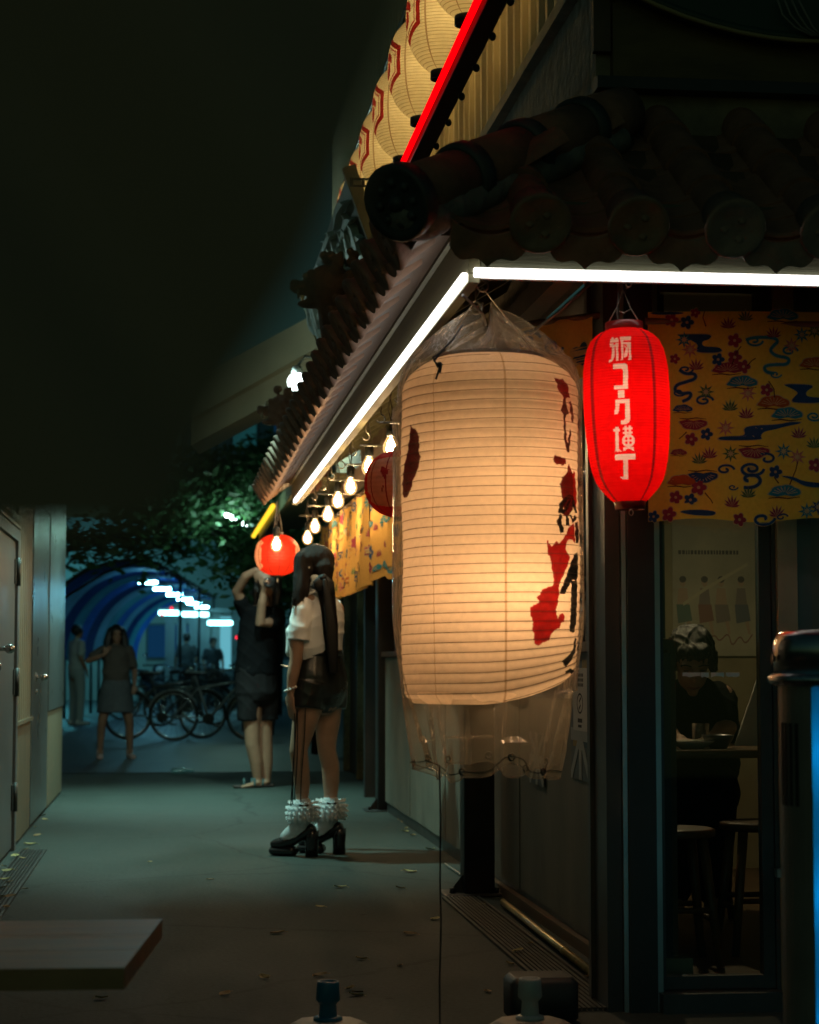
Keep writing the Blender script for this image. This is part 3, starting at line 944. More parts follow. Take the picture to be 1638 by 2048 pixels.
BL = thing('paper_lantern', 'huge cream paper lantern with red and black brush marks', 'lantern', LB)
th = list(np.linspace(-1.85, 1.65, 300)) + list(np.linspace(1.65, 2 * math.pi - 1.85, 70))[1:-1]
shell('paper_skin', [M_pap, M_papred, M_papdark, M_papblack, M_papseam], th, np.linspace(0, H, 400), big_r, big_paint, BL, LB, big_zo)
m = MB(); pts = []
z_ = .004
nst = 40
tot = int((H - .008) / .0272)
for i in range(tot * nst):
    T = 2 * math.pi * i / nst; z_ = .004 + .0272 * i / nst
    zn = round(z_ / .0272) * .0272
    r = float(big_r(np.array(z_), np.array(T))) + .0022 * abs(math.sin(math.pi * z_ / .0272)) + .0002
    x, y = r * math.sin(T), -r * math.cos(T)
    pts.append(LB + Vector((x, y, z_ + float(big_zo(np.array(x), np.array(y), np.array(z_))))))
m.loft(pts, [.0010] * len(pts), None, 4, 0, False)
m.build('spiral_wire', M_wire, BL, recalc=False)
m = MB(); rg = []
for r, z in ((.148, H - .012), (.16, H - .006), (.16, H + .012), (.142, H + .012), (.142, H - .012)):
    rg.append([LB + Vector((r * math.cos(a), r * math.sin(a), z)) for a in np.linspace(0, 2 * math.pi, 33)[:-1]])
m.rings(rg, False, False); m.build('top_ring', M_dwood, BL)
hk = P(965, 575, 5.6)
m = MB(); top = Vector((LB.x, LY, zbot + H + .012))
m.tube([top + Vector((-.145, 0, 0)), hk, top + Vector((.145, 0, 0))], .003, 6); m.build('hanger_wire', M_hook, BL)
# the lit bulbs inside
for zz, py, pw in ((0, 1185, 3.0), (1, 960, 2.2)):
    c = P(1006, py, LY - (.09 if zz == 0 else .07))
    point('lantern_bulb', c, pw, (1.0, .60, .31), .035, BL)

# clear plastic bag pulled over it
M_bag = clear('clear_plastic', (0.97, 0.96, 0.94), 0.03, 0.10, haze=0.17, hazecol=(.62, .60, .52), wrinkle=1.0)
M_skirt = clear('milky_plastic', (.96, .95, .92), .03, .16, haze=.33, hazecol=(.55, .50, .38), wrinkle=1.0)
M_gath = clear('creased_plastic', (.96, .96, .94), .05, .14, haze=.26, hazecol=(.6, .6, .55), wrinkle=1.0)
M_hem = clear('bag_hem_plastic', (0.9, 0.88, 0.84), 0.06, 0.12, haze=0.14, hazecol=(.6, .58, .5))
BG = thing('plastic_bag', 'clear plastic bag pulled over the huge cream lantern', 'bag', LB)
zt, zb = P(975, 640, LY).z, P(975, 1542, LY).z
prof = []
def bag_r(z, T):
    if z > ztop + .0:
        t = (z - ztop) / (zt - ztop)
        r = .225 * (1 - t) ** 0.8 + .018
        am = .16 * (.25 + t)
    elif z > zbot + .25:
        t = 0; r = LR + .012 - .03 * max(0, (z - ztop + .10) / .10) ** 2; am = .012
    else:
        t = (zbot + .25 - z) / (zbot + .25 - zb)
        r = LR + .012 - .085 * t ** 1.3; am = .012 + .17 * t
    # pulled tight on the left, creased
    if z > ztop:
        return r * (1 + am * 1.5 * (abs(math.sin(5.5 * T + .4 * math.sin(9 * z))) - .55) + am * .5 * math.sin(13 * T + 3))
    c = am * (math.sin(9 * T + 1.5 * math.sin(6 * z) + .6) * .5 + .3 * math.sin(17 * T + 4 * z) + .35 * math.sin(5 * T - 3 * z))
    return r * (1 + c) + (.014 if math.cos(T + 1.7) > .85 and abs(z - 1.2) < .6 else 0) * 1
zs = list(np.linspace(zb, zt, 120)); n = 150
m = MB(); rg = []
for z in zs:
    ring = []
    for k in range(n):
        T = 2 * math.pi * k / n
        r = max(.012, bag_r(z, T))
        if zbot + .02 < z < ztop - .005:
            r = max(r, float(big_r(np.array(z - zbot), np.array(T))) + .006)
        zz = z + (.020 * math.sin(4 * T + 1) + .010 * math.sin(9 * T) if z < zb + .08 else 0) + ((.035 * math.sin(3 * T) + .022 * math.sin(7 * T + 1)) * ((z - ztop) / (zt - ztop)) if z > ztop else 0)
        cx = 0.01 * max(0, (z - ztop) / (zt - ztop)) * 0
        ring.append(Vector((LB.x + r * math.sin(T) + cx, LY - r * math.cos(T), zz)))
    rg.append(ring)
k1 = next(i for i, z in enumerate(zs) if z > zbot - .005); k2 = next(i for i, z in enumerate(zs) if z > ztop + .01)
m.rings(rg[k1:k2 + 1], False, False); m.build('sheet', M_bag, BG, recalc=False)
m = MB(); m.rings(rg[:k1 + 1], False, False); m.build('skirt', M_skirt, BG, recalc=False)
m = MB(); m.rings(rg[k2:], False, False); m.build('gathered_top', M_gath, BG, recalc=False)
bottom = rg[0]
m = MB(); m.loft(bottom + [bottom[0]], [.002] * (n + 1), None, 5, 0, False); m.build('hem', M_hem, BG)
for k in (4, 17, 31, 45, 58, 72, 88, 104, 120, 136):
    c = bottom[k] + Vector((0, -.002, .018))
    T = 2 * math.pi * k / n
    t = MB(); e1 = Vector((math.cos(T), math.sin(T), 0)); e2 = Vector((0, 0, 1))
    t.tube([c + e1 * (.009 * math.cos(a)) + e2 * (.009 * math.sin(a)) for a in np.linspace(0, 2 * math.pi, 13)], .003, 5)
    t.build('eyelet', M_iron, BG)
st = [bottom[k] + Vector((math.sin(2 * math.pi * k / n) * .004, -math.cos(2 * math.pi * k / n) * .004, .018 + .003 * math.sin(k * .3))) for k in range(100, 150 + 40) for k in [k % n]]
MB().tube(st, .0014, 5).build('drawstring', M_cordb, BG)
# black tie at the top left
c = P(880, 715, LY - .25)
m = MB(); m.tube([P(925, 650, LY - .12), P(905, 680, LY - .2), P(883, 702, LY - .25), P(868, 722, LY - .262), P(880, 732, LY - .262), P(872, 758, LY - .27)], .0032, 6)
m.tube([P(890, 700, LY - .24), P(866, 715, LY - .262), P(876, 735, LY - .265), P(884, 728, LY - .265), P(880, 745, LY - .268)], .003, 6)
m.ell(P(879, 729, LY - .265), .008, 8, 6); m.build('tie', M_cordb, BG)
# thin cable hanging from the hem down to the ground
cb = [P(879, 1530, LY - .16), P(881, 1640, LY - .16), P(880, 1760, LY - .16), P(882, 1850, LY - .16), P(879, 1960, LY - .17), P(880, 2048, LY - .20), Vector((P(880, 2048, LY - .2).x, LY - .24, .02)), Vector((.9, LY - .6, .006)), Vector((1.2, LY - .9, .006))]
CB = MB().tube(cb, .0026, 6).build('power_cable', M_cordb)
tag(CB, 'thin black cable hanging straight down below the plastic bag', 'cable')

# ------------------------------------------------------------------ red lantern with white lettering
M_red = paper('red_lantern_paper', (0.92, 0.004, 0.004), 0.22, vscale=50, var=0.05, gloss=0.02)
M_redtxt = paper('white_letters_on_paper', (0.95, 0.80, 0.62), 0.30, vscale=50, var=0.04)
M_redseam = paper('red_seam', (0.30, 0.008, 0.008), 0.4, vscale=50, var=0.1)
M_redcap = mat('red_lacquer', (0.30, 0.012, 0.010), 0.35, coat=0.4)
RY = 5.47
prof5 = [(425, 132), (440, 165), (460, 196), (500, 235), (560, 263), (640, 281), (700, 289), (800, 293), (900, 294), (1000, 291), (1100, 287), (1200, 279), (1300, 268), (1380, 252), (1450, 230), (1500, 200), (1540, 165), (1575, 132), (1592, 112)]
K5 = .304 * RY / FPX
rc_ = P(1140 + 395 * .304, 520 + 1592 * .304, RY)
RB = Vector((rc_.x, RY, rc_.z))
pz = np.array([(1592 - y) * K5 for y, _ in prof5])[::-1]; pr = np.array([r * K5 for _, r in prof5])[::-1]
aR = math.atan2(RB.x, RB.y)
pitchR = (1592 - 425) * K5 / 62
def red_r(Z, T):
    return np.interp(Z, pz, pr) - .0022 * np.abs(np.sin(np.pi * Z / pitchR))
def r5(x0, y0, x1, y1): return [(x0, y0), (x1, y0), (x1, y1), (x0, y1)]
def circ(x, y, r, n=16, ry=None): return [(x + r * math.cos(2 * math.pi * k / n), y + (ry or r) * math.sin(2 * math.pi * k / n)) for k in range(n)]
letters = [r5(290, 516, 346, 541), r5(288, 547, 346, 572), r5(298, 505, 312, 520), r5(326, 508, 340, 520), [(302, 572), (318, 572), (317, 640), (300, 672), (276, 680), (280, 662), (296, 655)], r5(327, 572, 343, 672),
           r5(355, 505, 429, 532), [(360, 532), (378, 532), (377, 625), (372, 668), (352, 668), (364, 655)], r5(378, 545, 428, 558), r5(384, 556, 428, 582), [(395, 580), (410, 580), (402, 640), (384, 655), (378, 640)], [(412, 580), (427, 580), (428, 670), (404, 668), (413, 655)], circ(402, 612, 9),
           [(305, 690), (385, 690), (400, 700), (403, 715), (403, 862), (308, 862), (308, 838), (370, 838), (370, 735), (360, 726), (305, 726)], r5(335, 870, 378, 921),
           [(315, 930), (410, 930), (412, 1065), (403, 1085), (385, 1096), (350, 1096), (350, 1072), (368, 1070), (380, 1058), (380, 957), (344, 957), (338, 1005), (328, 1028), (308, 1028), (309, 1000), (316, 990)],
           r5(299, 1124, 342, 1143), r5(311, 1111, 333, 1262), [(311, 1255), (333, 1255), (355, 1277), (340, 1277), (336, 1268), (330, 1277), (318, 1277), (314, 1268), (304, 1277)],
           r5(362, 1118, 426, 1133), r5(374, 1107, 389, 1172), r5(401, 1107, 416, 1172), r5(362, 1146, 426, 1160), circ(397, 1206, 43), [(362, 1250), (432, 1250), (434, 1274), (420, 1270), (412, 1260), (385, 1260), (375, 1272), (360, 1272)],
           r5(305, 1293, 441, 1330), [(360, 1330), (391, 1330), (391, 1456), (352, 1456), (336, 1440), (360, 1438)]]
holes = [circ(318, 552, 7), circ(392, 566, 7), circ(397, 577, 5)] + [circ(383, 1192, 9), circ(411, 1192, 9), circ(383, 1219, 9), circ(411, 1219, 9)]
def toR(q):
    out = []
    for x, y in q:
        xx = x + (y - 1000) * -.012
        off = (xx - 392) * K5
        z = (1592 - y) * K5
        r = max(.05, float(np.interp(z, pz, pr)))
        out.append((-aR + math.asin(max(-1, min(1, off / r))), z))
    return out
Lp = [toR(q) for q in letters]; Hp = [toR(q) for q in holes]
sR = [-aR + math.asin(-.78), -aR + math.asin(.64), 1.75, 2.9]
def red_paint(T, Z):
    mi = np.zeros(T.shape, np.int32)
    for s_ in sR:
        d = np.abs((T - s_ + math.pi) % (2 * math.pi) - math.pi)
        mi[d < .042] = 2
    for q in Lp: mi[in_poly(T, Z, q)] = 1
    for q in Hp: mi[in_poly(T, Z, q)] = 0
    return mi
RL = thing('red_lantern', 'glowing red lantern with white Japanese lettering under the front eave', 'lantern', RB)
RL.rotation_euler = (0, R(-1.5), 0)
thr = list(np.linspace(-.85, .45, 150)) + list(np.linspace(.45, 2 * math.pi - .85, 90))[1:-1]
shell('paper_skin', [M_red, M_redtxt, M_redseam], thr, np.linspace(0, (1592 - 425) * K5, 460), red_r, red_paint, RL, RB)
top5 = (1592 - 425) * K5
m = MB(); m.lathe([(.0495, top5 - .006), (.0535, top5 - .002), (.0535, top5 + .022), (.050, top5 + .024), (.048, top5 + .02), (.047, top5 - .006)], RB, 32, cap=False); m.build('top_collar', M_redcap, RL)
m = MB(); m.lathe([(.043, .004), (.0445, 0), (.0425, -.02), (.039, -.022), (.038, .0)], RB, 32, cap=False); m.build('bottom_collar', M_redcap, RL)
m = MB(); c = RB + Vector((.002, -.0, -.03)); m.tube([c + Vector((.006 * math.cos(a), 0, .008 * math.sin(a))) for a in np.linspace(0, 2 * math.pi, 13)], .0012, 5); m.build('ring', M_hook, RL)
hkR = P(1257, 572, RY)
m = MB(); tz = RB.z + top5 + .012
m.tube([Vector((RB.x - .051, RY, tz)), Vector((RB.x - .02, RY, tz + .052)), hkR + Vector((0, 0, -.012)), Vector((RB.x + .02, RY, tz + .052)), Vector((RB.x + .051, RY, tz))], .0016, 6)
m.tube([Vector((RB.x - .022, RY, tz + .05)), Vector((RB.x, RY, tz + .038)), Vector((RB.x + .022, RY, tz + .05))], .0013, 5)
m.build('wire_handle', M_hook, RL)
m = MB(); m.tube([hkR + Vector((-.01, 0, .01)), Vector((RB.x - .02, RY - .0, tz + .04)), Vector((RB.x - .012, RY, tz - .01))], .002, 6); m.build('flex', M_cord, RL)
for zz, pw in ((.30, .62), (.15, .42)):
    point('lantern_bulb', RB + Vector((0, 0, zz)), pw, (1.0, .70, .55), .03, RL)

# ------------------------------------------------------------------ row of cream lanterns above the roof
M_upap = paper('yellow_lantern_paper', (0.82, 0.70, 0.38), 0.3, vscale=40, var=0.06)
M_ured = paper('red_print', (0.45, 0.018, 0.012), 0.5)
M_urib = paper('lantern_strap', (0.48, 0.30, 0.13), 0.45)
M_uring = paper('lantern_ring', (0.50, 0.36, 0.16), 0.4)
UH, UR = .44, .15
def up_r(Z, T):
    t = np.clip((Z / UH - .5) * 2, -1, 1)
    return UR * np.power(np.clip(1 - np.abs(t) ** 2.6, 0, 1) * .90 + .10 * (1 - np.abs(t)) , .5) * .99 - .0018 * np.abs(np.sin(np.pi * Z / .0115)) + .02 * np.abs(t) ** 12
def hexp(k): return [(-math.pi / 2 + a * k / .15, .225 + b * k) for a, b in ((0, .125), (.115, .062), (.115, -.062), (0, -.125), (-.115, -.062), (-.115, .062))]
hexs = [(hexp(1.0), 1), (hexp(.80), 0), (hexp(.74), 1), (hexp(.68), 0)]
swirl = []
for k in range(3):
    a0 = 2 * math.pi * k / 3
    pts = [(-math.pi / 2 + (.055 * (1 - .7 * q) * math.cos(a0 + 2.6 * q)) / .15, .225 + .055 * (1 - .7 * q) * math.sin(a0 + 2.6 * q)) for q in np.linspace(0, 1, 9)]
    l = stroke([(x * .15, y) for x, y in pts], [.004, .012, .016, .018, .017, .015, .012, .008, .004])
    swirl.append([(x / .15, y) for x, y in l])
def up_paint(T, Z):
    mi = np.zeros(T.shape, np.int32)
    for s_ in (-.62, .42, 1.6, 2.65):
        mi[np.abs(T - s_) < .03] = 2
    mi[(Z % .0125) < .0019] = 3
    Tw = np.where(T > math.pi / 2, T - 2 * math.pi, T)
    for q, v in hexs: mi[in_poly(Tw, Z, q)] = v
    for q in swirl: mi[in_poly(Tw, Z, q)] = 1
    return mi
names7 = ['topmost cream lantern of the row, cut by the top edge of the view', 'second cream lantern from the top in the row above the roof', 'third cream lantern from the top in the row above the roof', 'fourth cream lantern from the top, just above the ridge end disc', 'fifth cream lantern down the row, half behind the ridge end disc', 'sixth cream lantern down the row, showing its red hexagon edge', 'lowest cream lantern of the row, nearest the blue sign board']
first = None
thu = list(np.linspace(-2.6, -.6, 110)) + list(np.linspace(-.6, 2 * math.pi - 2.6, 70))[1:-1]
for k in range(7):
    base = Vector((1.045, 7.0 + .68 * k, 3.385))
    U = thing('hanging_lantern', names7[k], 'lantern', base, 'cream lanterns in a row above the roof')
    if first is None:
        s1 = shell('paper_skin', [M_upap, M_ured, M_urib, M_uring], thu, np.linspace(0, UH, 232), up_r, up_paint, U, base)
        m = MB(); m.lathe([(.046, .012), (.05, .0), (.05, -.028), (.044, -.03), (.042, .01)], base, 24, cap=False); m.lathe([(.042, -.012), (.02, -.012)], base, 20); s2 = m.build('bottom_collar', M_black, U)
        m = MB(); m.lathe([(.046, UH - .012), (.05, UH), (.05, UH + .028), (.044, UH + .03)], base, 24, cap=False); s3 = m.build('top_collar', M_black, U)
        m = MB(); m.cyl(base + Vector((0, 0, UH + .02)), base + Vector((0, 0, UH + .26)), .003, n=6); s4 = m.build('cord', M_cordb, U)
        first = (s1, s2, s3, s4)
    else:
        for s_ in first:
            c = s_.copy(); COL.objects.link(c); c.parent = U
    point('lantern_bulb', base + Vector((0, 0, .24)), 1.25, (1.0, .76, .42), .035, U)
LN = MB().cyl((1.045, 5.4, 4.06), (1.045, 12.4, 4.06), .012, n=8).build('lantern_rod', M_black)
tag(LN, 'dark rod carrying the row of cream lanterns', 'rod')

# ------------------------------------------------------------------ round red lanterns down the alley
M_rr = paper('orange_red_paper', (0.85, 0.05, 0.015), 0.28, vscale=30, var=0.08)
M_rrc = paper('cream_motif', (0.85, 0.58, 0.34), 0.3)
M_rrs = paper('thin_red_rib', (0.42, 0.02, 0.008), 0.4)
def rr_r(Z, T):
    t = np.clip((Z / .275 - .5) * 2, -1, 1)
    return .15 * np.power(np.clip(1 - np.abs(t) ** 2.3, 0, 1), .5) * .90 + .018 - .002 * np.abs(np.sin(np.pi * Z / .02))
def motif(s_):
    o = s_ * 1.62
    return [(o - s_ * .78 * q, .137 + v) for q, v in ((1.0, .035), (.82, .055), (1.02, .075), (.8, .09), (.2, .10))] + [(o + s_ * .9, .1 + .137), (o + s_ * .9, .137 - .1)] + [(o - s_ * .78 * q, .137 - v) for q, v in ((.2, .10), (.8, .09), (1.02, .075), (.82, .055), (1.0, .035))]
mot = [motif(1), motif(-1)]
inkm = [stroke([(s_ * 1.45, .10), (s_ * 1.62, .16), (s_ * 1.4, .19)], [.01, .05, .01]) for s_ in (-1, 1)]
def rr_paint(T, Z):
    mi = np.zeros(T.shape, np.int32)
    for q in mot: mi[in_poly(T, Z, q)] = 1
    for q in inkm: mi[in_poly(T, Z, q)] = 2
    for s_ in np.arange(-3.1, 3.1, .52):
        mi[np.abs(T - s_) < .02] = 2
    return mi
rr = None
for px, py, Y, lit, lab in ((555, 1110, 13.3, 1, 'glowing round red lantern in front of the photographer'), (803, 968, 8.05, 0, 'unlit dark round red lantern half hidden behind the huge cream lantern')):
    c = P(px, py, Y); base = c - Vector((0, 0, .1375))
    U = thing('round_lantern', lab, 'lantern', base, 'round red lanterns under the eave')
    if rr is None:
        s1 = shell('paper_skin', [M_rr, M_rrc, M_rrs], np.linspace(-math.pi, math.pi, 160)[:-1], np.linspace(0, .275, 90), rr_r, rr_paint, U, base)
        m = MB(); m.lathe([(.03, .012), (.036, .0), (.036, -.012), (.03, -.014)], base, 20, cap=True); s2 = m.build('bottom_collar', M_black, U)
        m = MB(); m.lathe([(.03, .265), (.036, .275), (.036, .288), (.03, .29)], base, 20, cap=True); s3 = m.build('top_collar', M_black, U)
        m = MB(); m.cyl(base + Vector((0, 0, -.014)), base + Vector((0, 0, -.045)), .004, n=6); s4 = m.build('tassel', M_white, U)
        m = MB(); m.tube([base + Vector((-.03, 0, .285)), base + Vector((-.012, 0, .40)), base + Vector((0, 0, .46)), base + Vector((.014, 0, .40)), base + Vector((.03, 0, .285))], .003, 6); s5 = m.build('hanger', M_cord, U)
        rr = (s1, s2, s3, s4, s5)
    else:
        for s_ in rr:
            q = s_.copy(); COL.objects.link(q); q.parent = U
        U.rotation_euler = (0, 0, R(-122))
    if lit:
        point('lantern_bulb', base + Vector((0, 0, .14)), 1.0, (1.0, .62, .36), .035, U)

# ------------------------------------------------------------------ bare bulbs on flex below the eave
M_bulb = glow('bulb_glass_lit', (1.0, .66, .33), 320.0)
M_bulbg = clear('bulb_envelope', (1, .97, .9), .05, .03)
_t = M_bulbg.node_tree; _o = _t.nodes['Material Output']; _src = _o.inputs[0].links[0].from_socket
_e = _t.nodes.new('ShaderNodeEmission'); _e.inputs[0].default_value = (1.0, .55, .2, 1); _e.inputs[1].default_value = .5
_a = _t.nodes.new('ShaderNodeAddShader'); _t.links.new(_src, _a.inputs[0]); _t.links.new(_e.outputs[0], _a.inputs[1]); _t.links.new(_a.outputs[0], _o.inputs[0])
M_sock = mat('black_socket', (0.03, 0.035, 0.035), .45)
bl = [(782, 893), (738, 932), (701, 972), (676, 1000), (656, 1028), (630, 1052), (615, 1075)]
ords = ['nearest the huge lantern', 'second from the huge lantern', 'third from the huge lantern', 'fourth from the huge lantern', 'fifth from the huge lantern', 'sixth from the huge lantern', 'farthest, just above the woman']
bulbs = []
fb = None
for k, (px, py) in enumerate(bl + [(553, 1088)]):
    c = PX(px, py, .95) if k < 7 else P(px, py, 12.85)
    lab = ('lit clear bulb in the string under the eave, ' + ords[k]) if k < 7 else 'lit bulb hanging just in front of the round red lantern'
    U = thing('light_bulb', lab, 'light bulb', c, 'bare bulbs under the eave')
    if fb is None:
        m = MB(); m.lathe([(.004, -.050), (.018, -.047), (.030, -.034), (.0365, -.013), (.035, .006), (.026, .026), (.018, .040), (.0155, .046)], c, 18); s1 = m.build('glass', M_bulbg, U)
        m = MB(); m.lathe([(.004, -.036), (.013, -.032), (.0215, -.012), (.019, .006), (.011, .024), (.006, .034)], c, 12); s1b = m.build('filament_glow', M_bulb, s1)
        m = MB(); m.lathe([(.016, .044), (.021, .05), (.022, .10), (.016, .108), (.006, .112)], c, 16); s2 = m.build('socket', M_sock, U)
        m = MB(); m.tube([c + Vector((0, 0, .11)), c + Vector((.008, .01, .16)), c + Vector((-.004, .0, .22)), c + Vector((0, 0, .27))], .0032, 6); m.tube([c + Vector((.003, 0, .11)), c + Vector((-.014, .0, .17)), c + Vector((.003, .01, .235)), c + Vector((.0, 0, .27))], .0025, 6); s3 = m.build('flex', M_cord, U)
        fb = (s1, s2, s3)
    else:
        for s_ in fb:
            copy_tree(s_, U)
# open hooks screwed along the eave
hkm = None
for k in range(11):
    c = Vector((.86, 5.62 + .66 * k, 2.10))
    if hkm is None:
        m = MB(); m.tube([c + Vector((0, 0, .02)), c + Vector((0, 0, -.012))] + [c + Vector((.018 * math.sin(a), 0, -.03 + .018 * math.cos(a))) for a in np.linspace(0, 4.4, 12)], .0032, 6)
        hkm = m.build('screw_hook', M_hook, None, org=c); o = hkm
    else:
        o = inst(hkm, 'screw_hook', c)
        o.rotation_euler.z = random.uniform(-.5, .5)
    tag(o, 'small open metal hook screwed under the alley eave', 'hook', 'hooks under the alley eave')
m = MB()
for k in range(7):
    y = 8.3 + .9 * k
    m = MB(); m.cyl((.86, y, 2.06), (1.22, y, 2.06), .005, n=6); o = m.build('hanging_rod', M_hook); tag(o, 'thin metal rod between the eave and the wall', 'rod', 'thin rods under the eave')
# round globe lamp on the roof
gl = P(594, 764, 15.2)
G = thing('globe_lamp', 'bright round globe lamp shining above the alley roof tiles', 'lamp', (gl.x, gl.y, 2.5))
m = MB(); m.ell(gl, .074, 18, 12); m.build('globe', glow('globe_glass_lit', (.82, 1.0, .96), 9.0), G)
m = MB(); m.lathe([(.03, .062), (.045, .07), (.04, .12), (.012, .13)], gl, 16); m.build('holder', M_black, G)
m = MB(); m.tube([gl + Vector((0, 0, .12)), gl + Vector((.06, 0, .2)), gl + Vector((.3, 0, .18)), Vector((1.3, gl.y, gl.z + .1))], .012, 8); m.build('arm', M_black, G)
lamp = point('alley_lamp', gl + Vector((-.09, -.02, -.03)), 170, (.66, 1.0, .88), .07, G)
# grey flex from the front strip to the lantern
FX = MB().tube([P(1187, 562, 5.45), P(1160, 585, 5.5), P(1115, 625, 5.55), P(1080, 652, 5.62), P(1062, 668, 5.68)], .0045, 8).build('power_flex', M_cord)
tag(FX, 'grey power flex running from the front strip down to the huge lantern', 'cable')
FX = MB().tube([P(925, 590, 5.5), P(945, 608, 5.55), P(965, 628, 5.62), P(972, 650, 5.7)], .0045, 8).build('power_flex', M_cord)
tag(FX, 'short grey flex curling into the top of the bag', 'cable')
m = MB(); c = P(965, 572, 5.6); m.tube([c + Vector((0, 0, .04))] + [c + Vector((.016 * math.sin(a), 0, .0 + .016 * math.cos(a))) for a in np.linspace(0, 4.7, 12)], .003, 6); HK = m.build('screw_hook', M_hook)
tag(HK, 'open hook at the eave corner holding the huge lantern', 'hook')
m = MB(); c = P(1257, 568, RY); m.tube([c + Vector((0, 0, .03))] + [c + Vector((.008 * math.sin(a), 0, .008 * math.cos(a))) for a in np.linspace(0, 5.2, 12)], .002, 6); HK = m.build('screw_hook', M_hook)
tag(HK, 'small hook under the front strip holding the red lantern', 'hook')
# ------------------------------------------------------------------ printed yellow curtains
M_cl = paper('yellow_cloth', (0.80, 0.58, 0.085), 0.72, vscale=90, var=0.06, gloss=0.0)
M_cls = paper('bulb_tinted_yellow_cloth', (0.66, 0.40, 0.12), 0.72, vscale=90, var=0.06, gloss=0.0)  # same cloth, its orange tone under the bulbs put into the colour
pc = {'line': (0.50, 0.40, 0.22), 'navy': (0.03, 0.08, 0.19), 'teal': (0.035, 0.22, 0.30), 'red': (0.30, 0.05, 0.08), 'pink': (0.55, 0.20, 0.16), 'green': (0.10, 0.19, 0.06), 'brown': (0.10, 0.03, 0.03), 'orange': (0.42, 0.11, 0.03), 'cream': (0.55, 0.42, 0.22)}
pk = list(pc)
PMATS = [paper('print_' + k, pc[k], 0.8, vscale=60, var=0.12, gloss=0.0) for k in pk]
def chaikin(p, closed=True, n=2):
    for _ in range(n):
        q = []
        m_ = len(p)
        for i in range(m_ if closed else m_ - 1):
            a, b = p[i], p[(i + 1) % m_]
            q += [(a[0] * .75 + b[0] * .25, a[1] * .75 + b[1] * .25), (a[0] * .25 + b[0] * .75, a[1] * .25 + b[1] * .75)]
        p = q if closed else [p[0]] + q + [p[-1]]
    return p
def flower(x, y, r, c):
    r = r * 1.25
    o = []
    for ring, col in ((1.12, 'line'), (1.0, c)):
        o.append(([(x + r * ring * (.62 + .38 * abs(math.cos(2.5 * a))) * math.cos(a), y + r * ring * (.62 + .38 * abs(math.cos(2.5 * a))) * math.sin(a)) for a in np.linspace(0, 2 * math.pi, 41)[:-1]], col))
    o.append((circ(x, y, r * .22, 8), 'cream'))
    for k in range(5):
        a = 2 * math.pi * k / 5
        o.append((circ(x + r * .6 * math.cos(a), y + r * .6 * math.sin(a), r * .09, 6), 'line'))
    return o
def star(x, y, r, c, n=8):
    r = r * 1.25
    o = []
    for ring, col in ((1.1, 'line'), (1.0, c), (.5, 'cream')):
        o.append(([(x + r * ring * (1 if k % 2 == 0 else .42) * math.cos(math.pi * k / n), y + r * ring * (1 if k % 2 == 0 else .42) * math.sin(math.pi * k / n)) for k in range(2 * n)], col))
    return o
def fan(x, y, r, c):
    r = r * 1.15
    o = []
    for k in range(7):
        a = math.pi * (.08 + .84 * k / 6)
        L = r * (.75 + .35 * math.sin(a))
        ex, ey = x + L * math.cos(a), y - L * math.sin(a) + r * .25
        bx, by = x, y + r * .35
        nx, ny = -(ey - by), (ex - bx)
        q = math.hypot(nx, ny); nx, ny = nx / q, ny / q
        mx_, my_ = bx + (ex - bx) * .55, by + (ey - by) * .55
        o.append(([(bx, by), (mx_ + nx * r * .13, my_ + ny * r * .13), (ex, ey), (mx_ - nx * r * .13, my_ - ny * r * .13)], 'line'))
        o.append(([(bx, by), (mx_ + nx * r * .085, my_ + ny * r * .085), (bx + (ex - bx) * .93, by + (ey - by) * .93), (mx_ - nx * r * .085, my_ - ny * r * .085)], c))
    return o
def pine(x, y, r, c, flip=1):
    o = []
    for k_, col in ((1.08, 'line'), (1.0, c)):
        top = []
        for a in np.linspace(math.pi, 0, 33):
            rr_ = r * k_ * (.9 + .1 * abs(math.sin(3.5 * a)))
            top.append((x + rr_ * math.cos(a), y - flip * .62 * rr_ * math.sin(a)))
        o.append((top + [(x + r * .5, y + flip * r * .12), (x, y + flip * r * .02), (x - r * .5, y + flip * r * .12)], col))
    for k in range(9):
        a = math.pi * (.1 + .8 * k / 8)
        p0 = (x + r * .15 * math.cos(a), y - flip * .1 * r * math.sin(a)); p1 = (x + r * .8 * math.cos(a), y - flip * .5 * r * math.sin(a))
        o.append((stroke([p0, p1], [r * .012, r * .018]), 'cream'))
    o.append((stroke([(x - r, y + flip * r * .22), (x - r * .4, y + flip * r * .16), (x + r * .2, y + flip * r * .24), (x + r * .9, y + flip * r * .15)], [r * .02, r * .04, r * .035, r * .015]), 'brown'))
    return o
def cloud(poly):
    poly = chaikin(poly, True, 2)
    cx = sum(p[0] for p in poly) / len(poly); cy = sum(p[1] for p in poly) / len(poly)
    o = [([(cx + (a - cx) * 1.02 + (4 if a > cx else -4), cy + (b - cy) * 1.08) for a, b in poly], 'line'), (poly, 'navy')]
    P_ = np.array(poly)
    for k in range(60):
        x = random.uniform(P_[:, 0].min(), P_[:, 0].max()); y = random.uniform(P_[:, 1].min(), P_[:, 1].max())
        if in_poly(np.array(x), np.array(y), poly) and all(in_poly(np.array(x + a), np.array(y + b), poly) for a, b in ((9, 0), (-9, 0), (0, 9), (0, -9))):
            o.append((circ(x, y, 8, 8), 'line')) if k % 2 else o.append((stroke([(x - 7, y - 5), (x + 7, y + 5)], [1.5, 1.5]), 'line'))
    return o
def swirlm(pts, w_=9, c='teal'):
    pts = chaikin(pts, False, 2)
    return [(stroke(pts, [w_ * 1.45] * len(pts)), 'line'), (stroke(pts, [w_ * .3] + [w_] * (len(pts) - 2) + [w_ * .3]), c)]
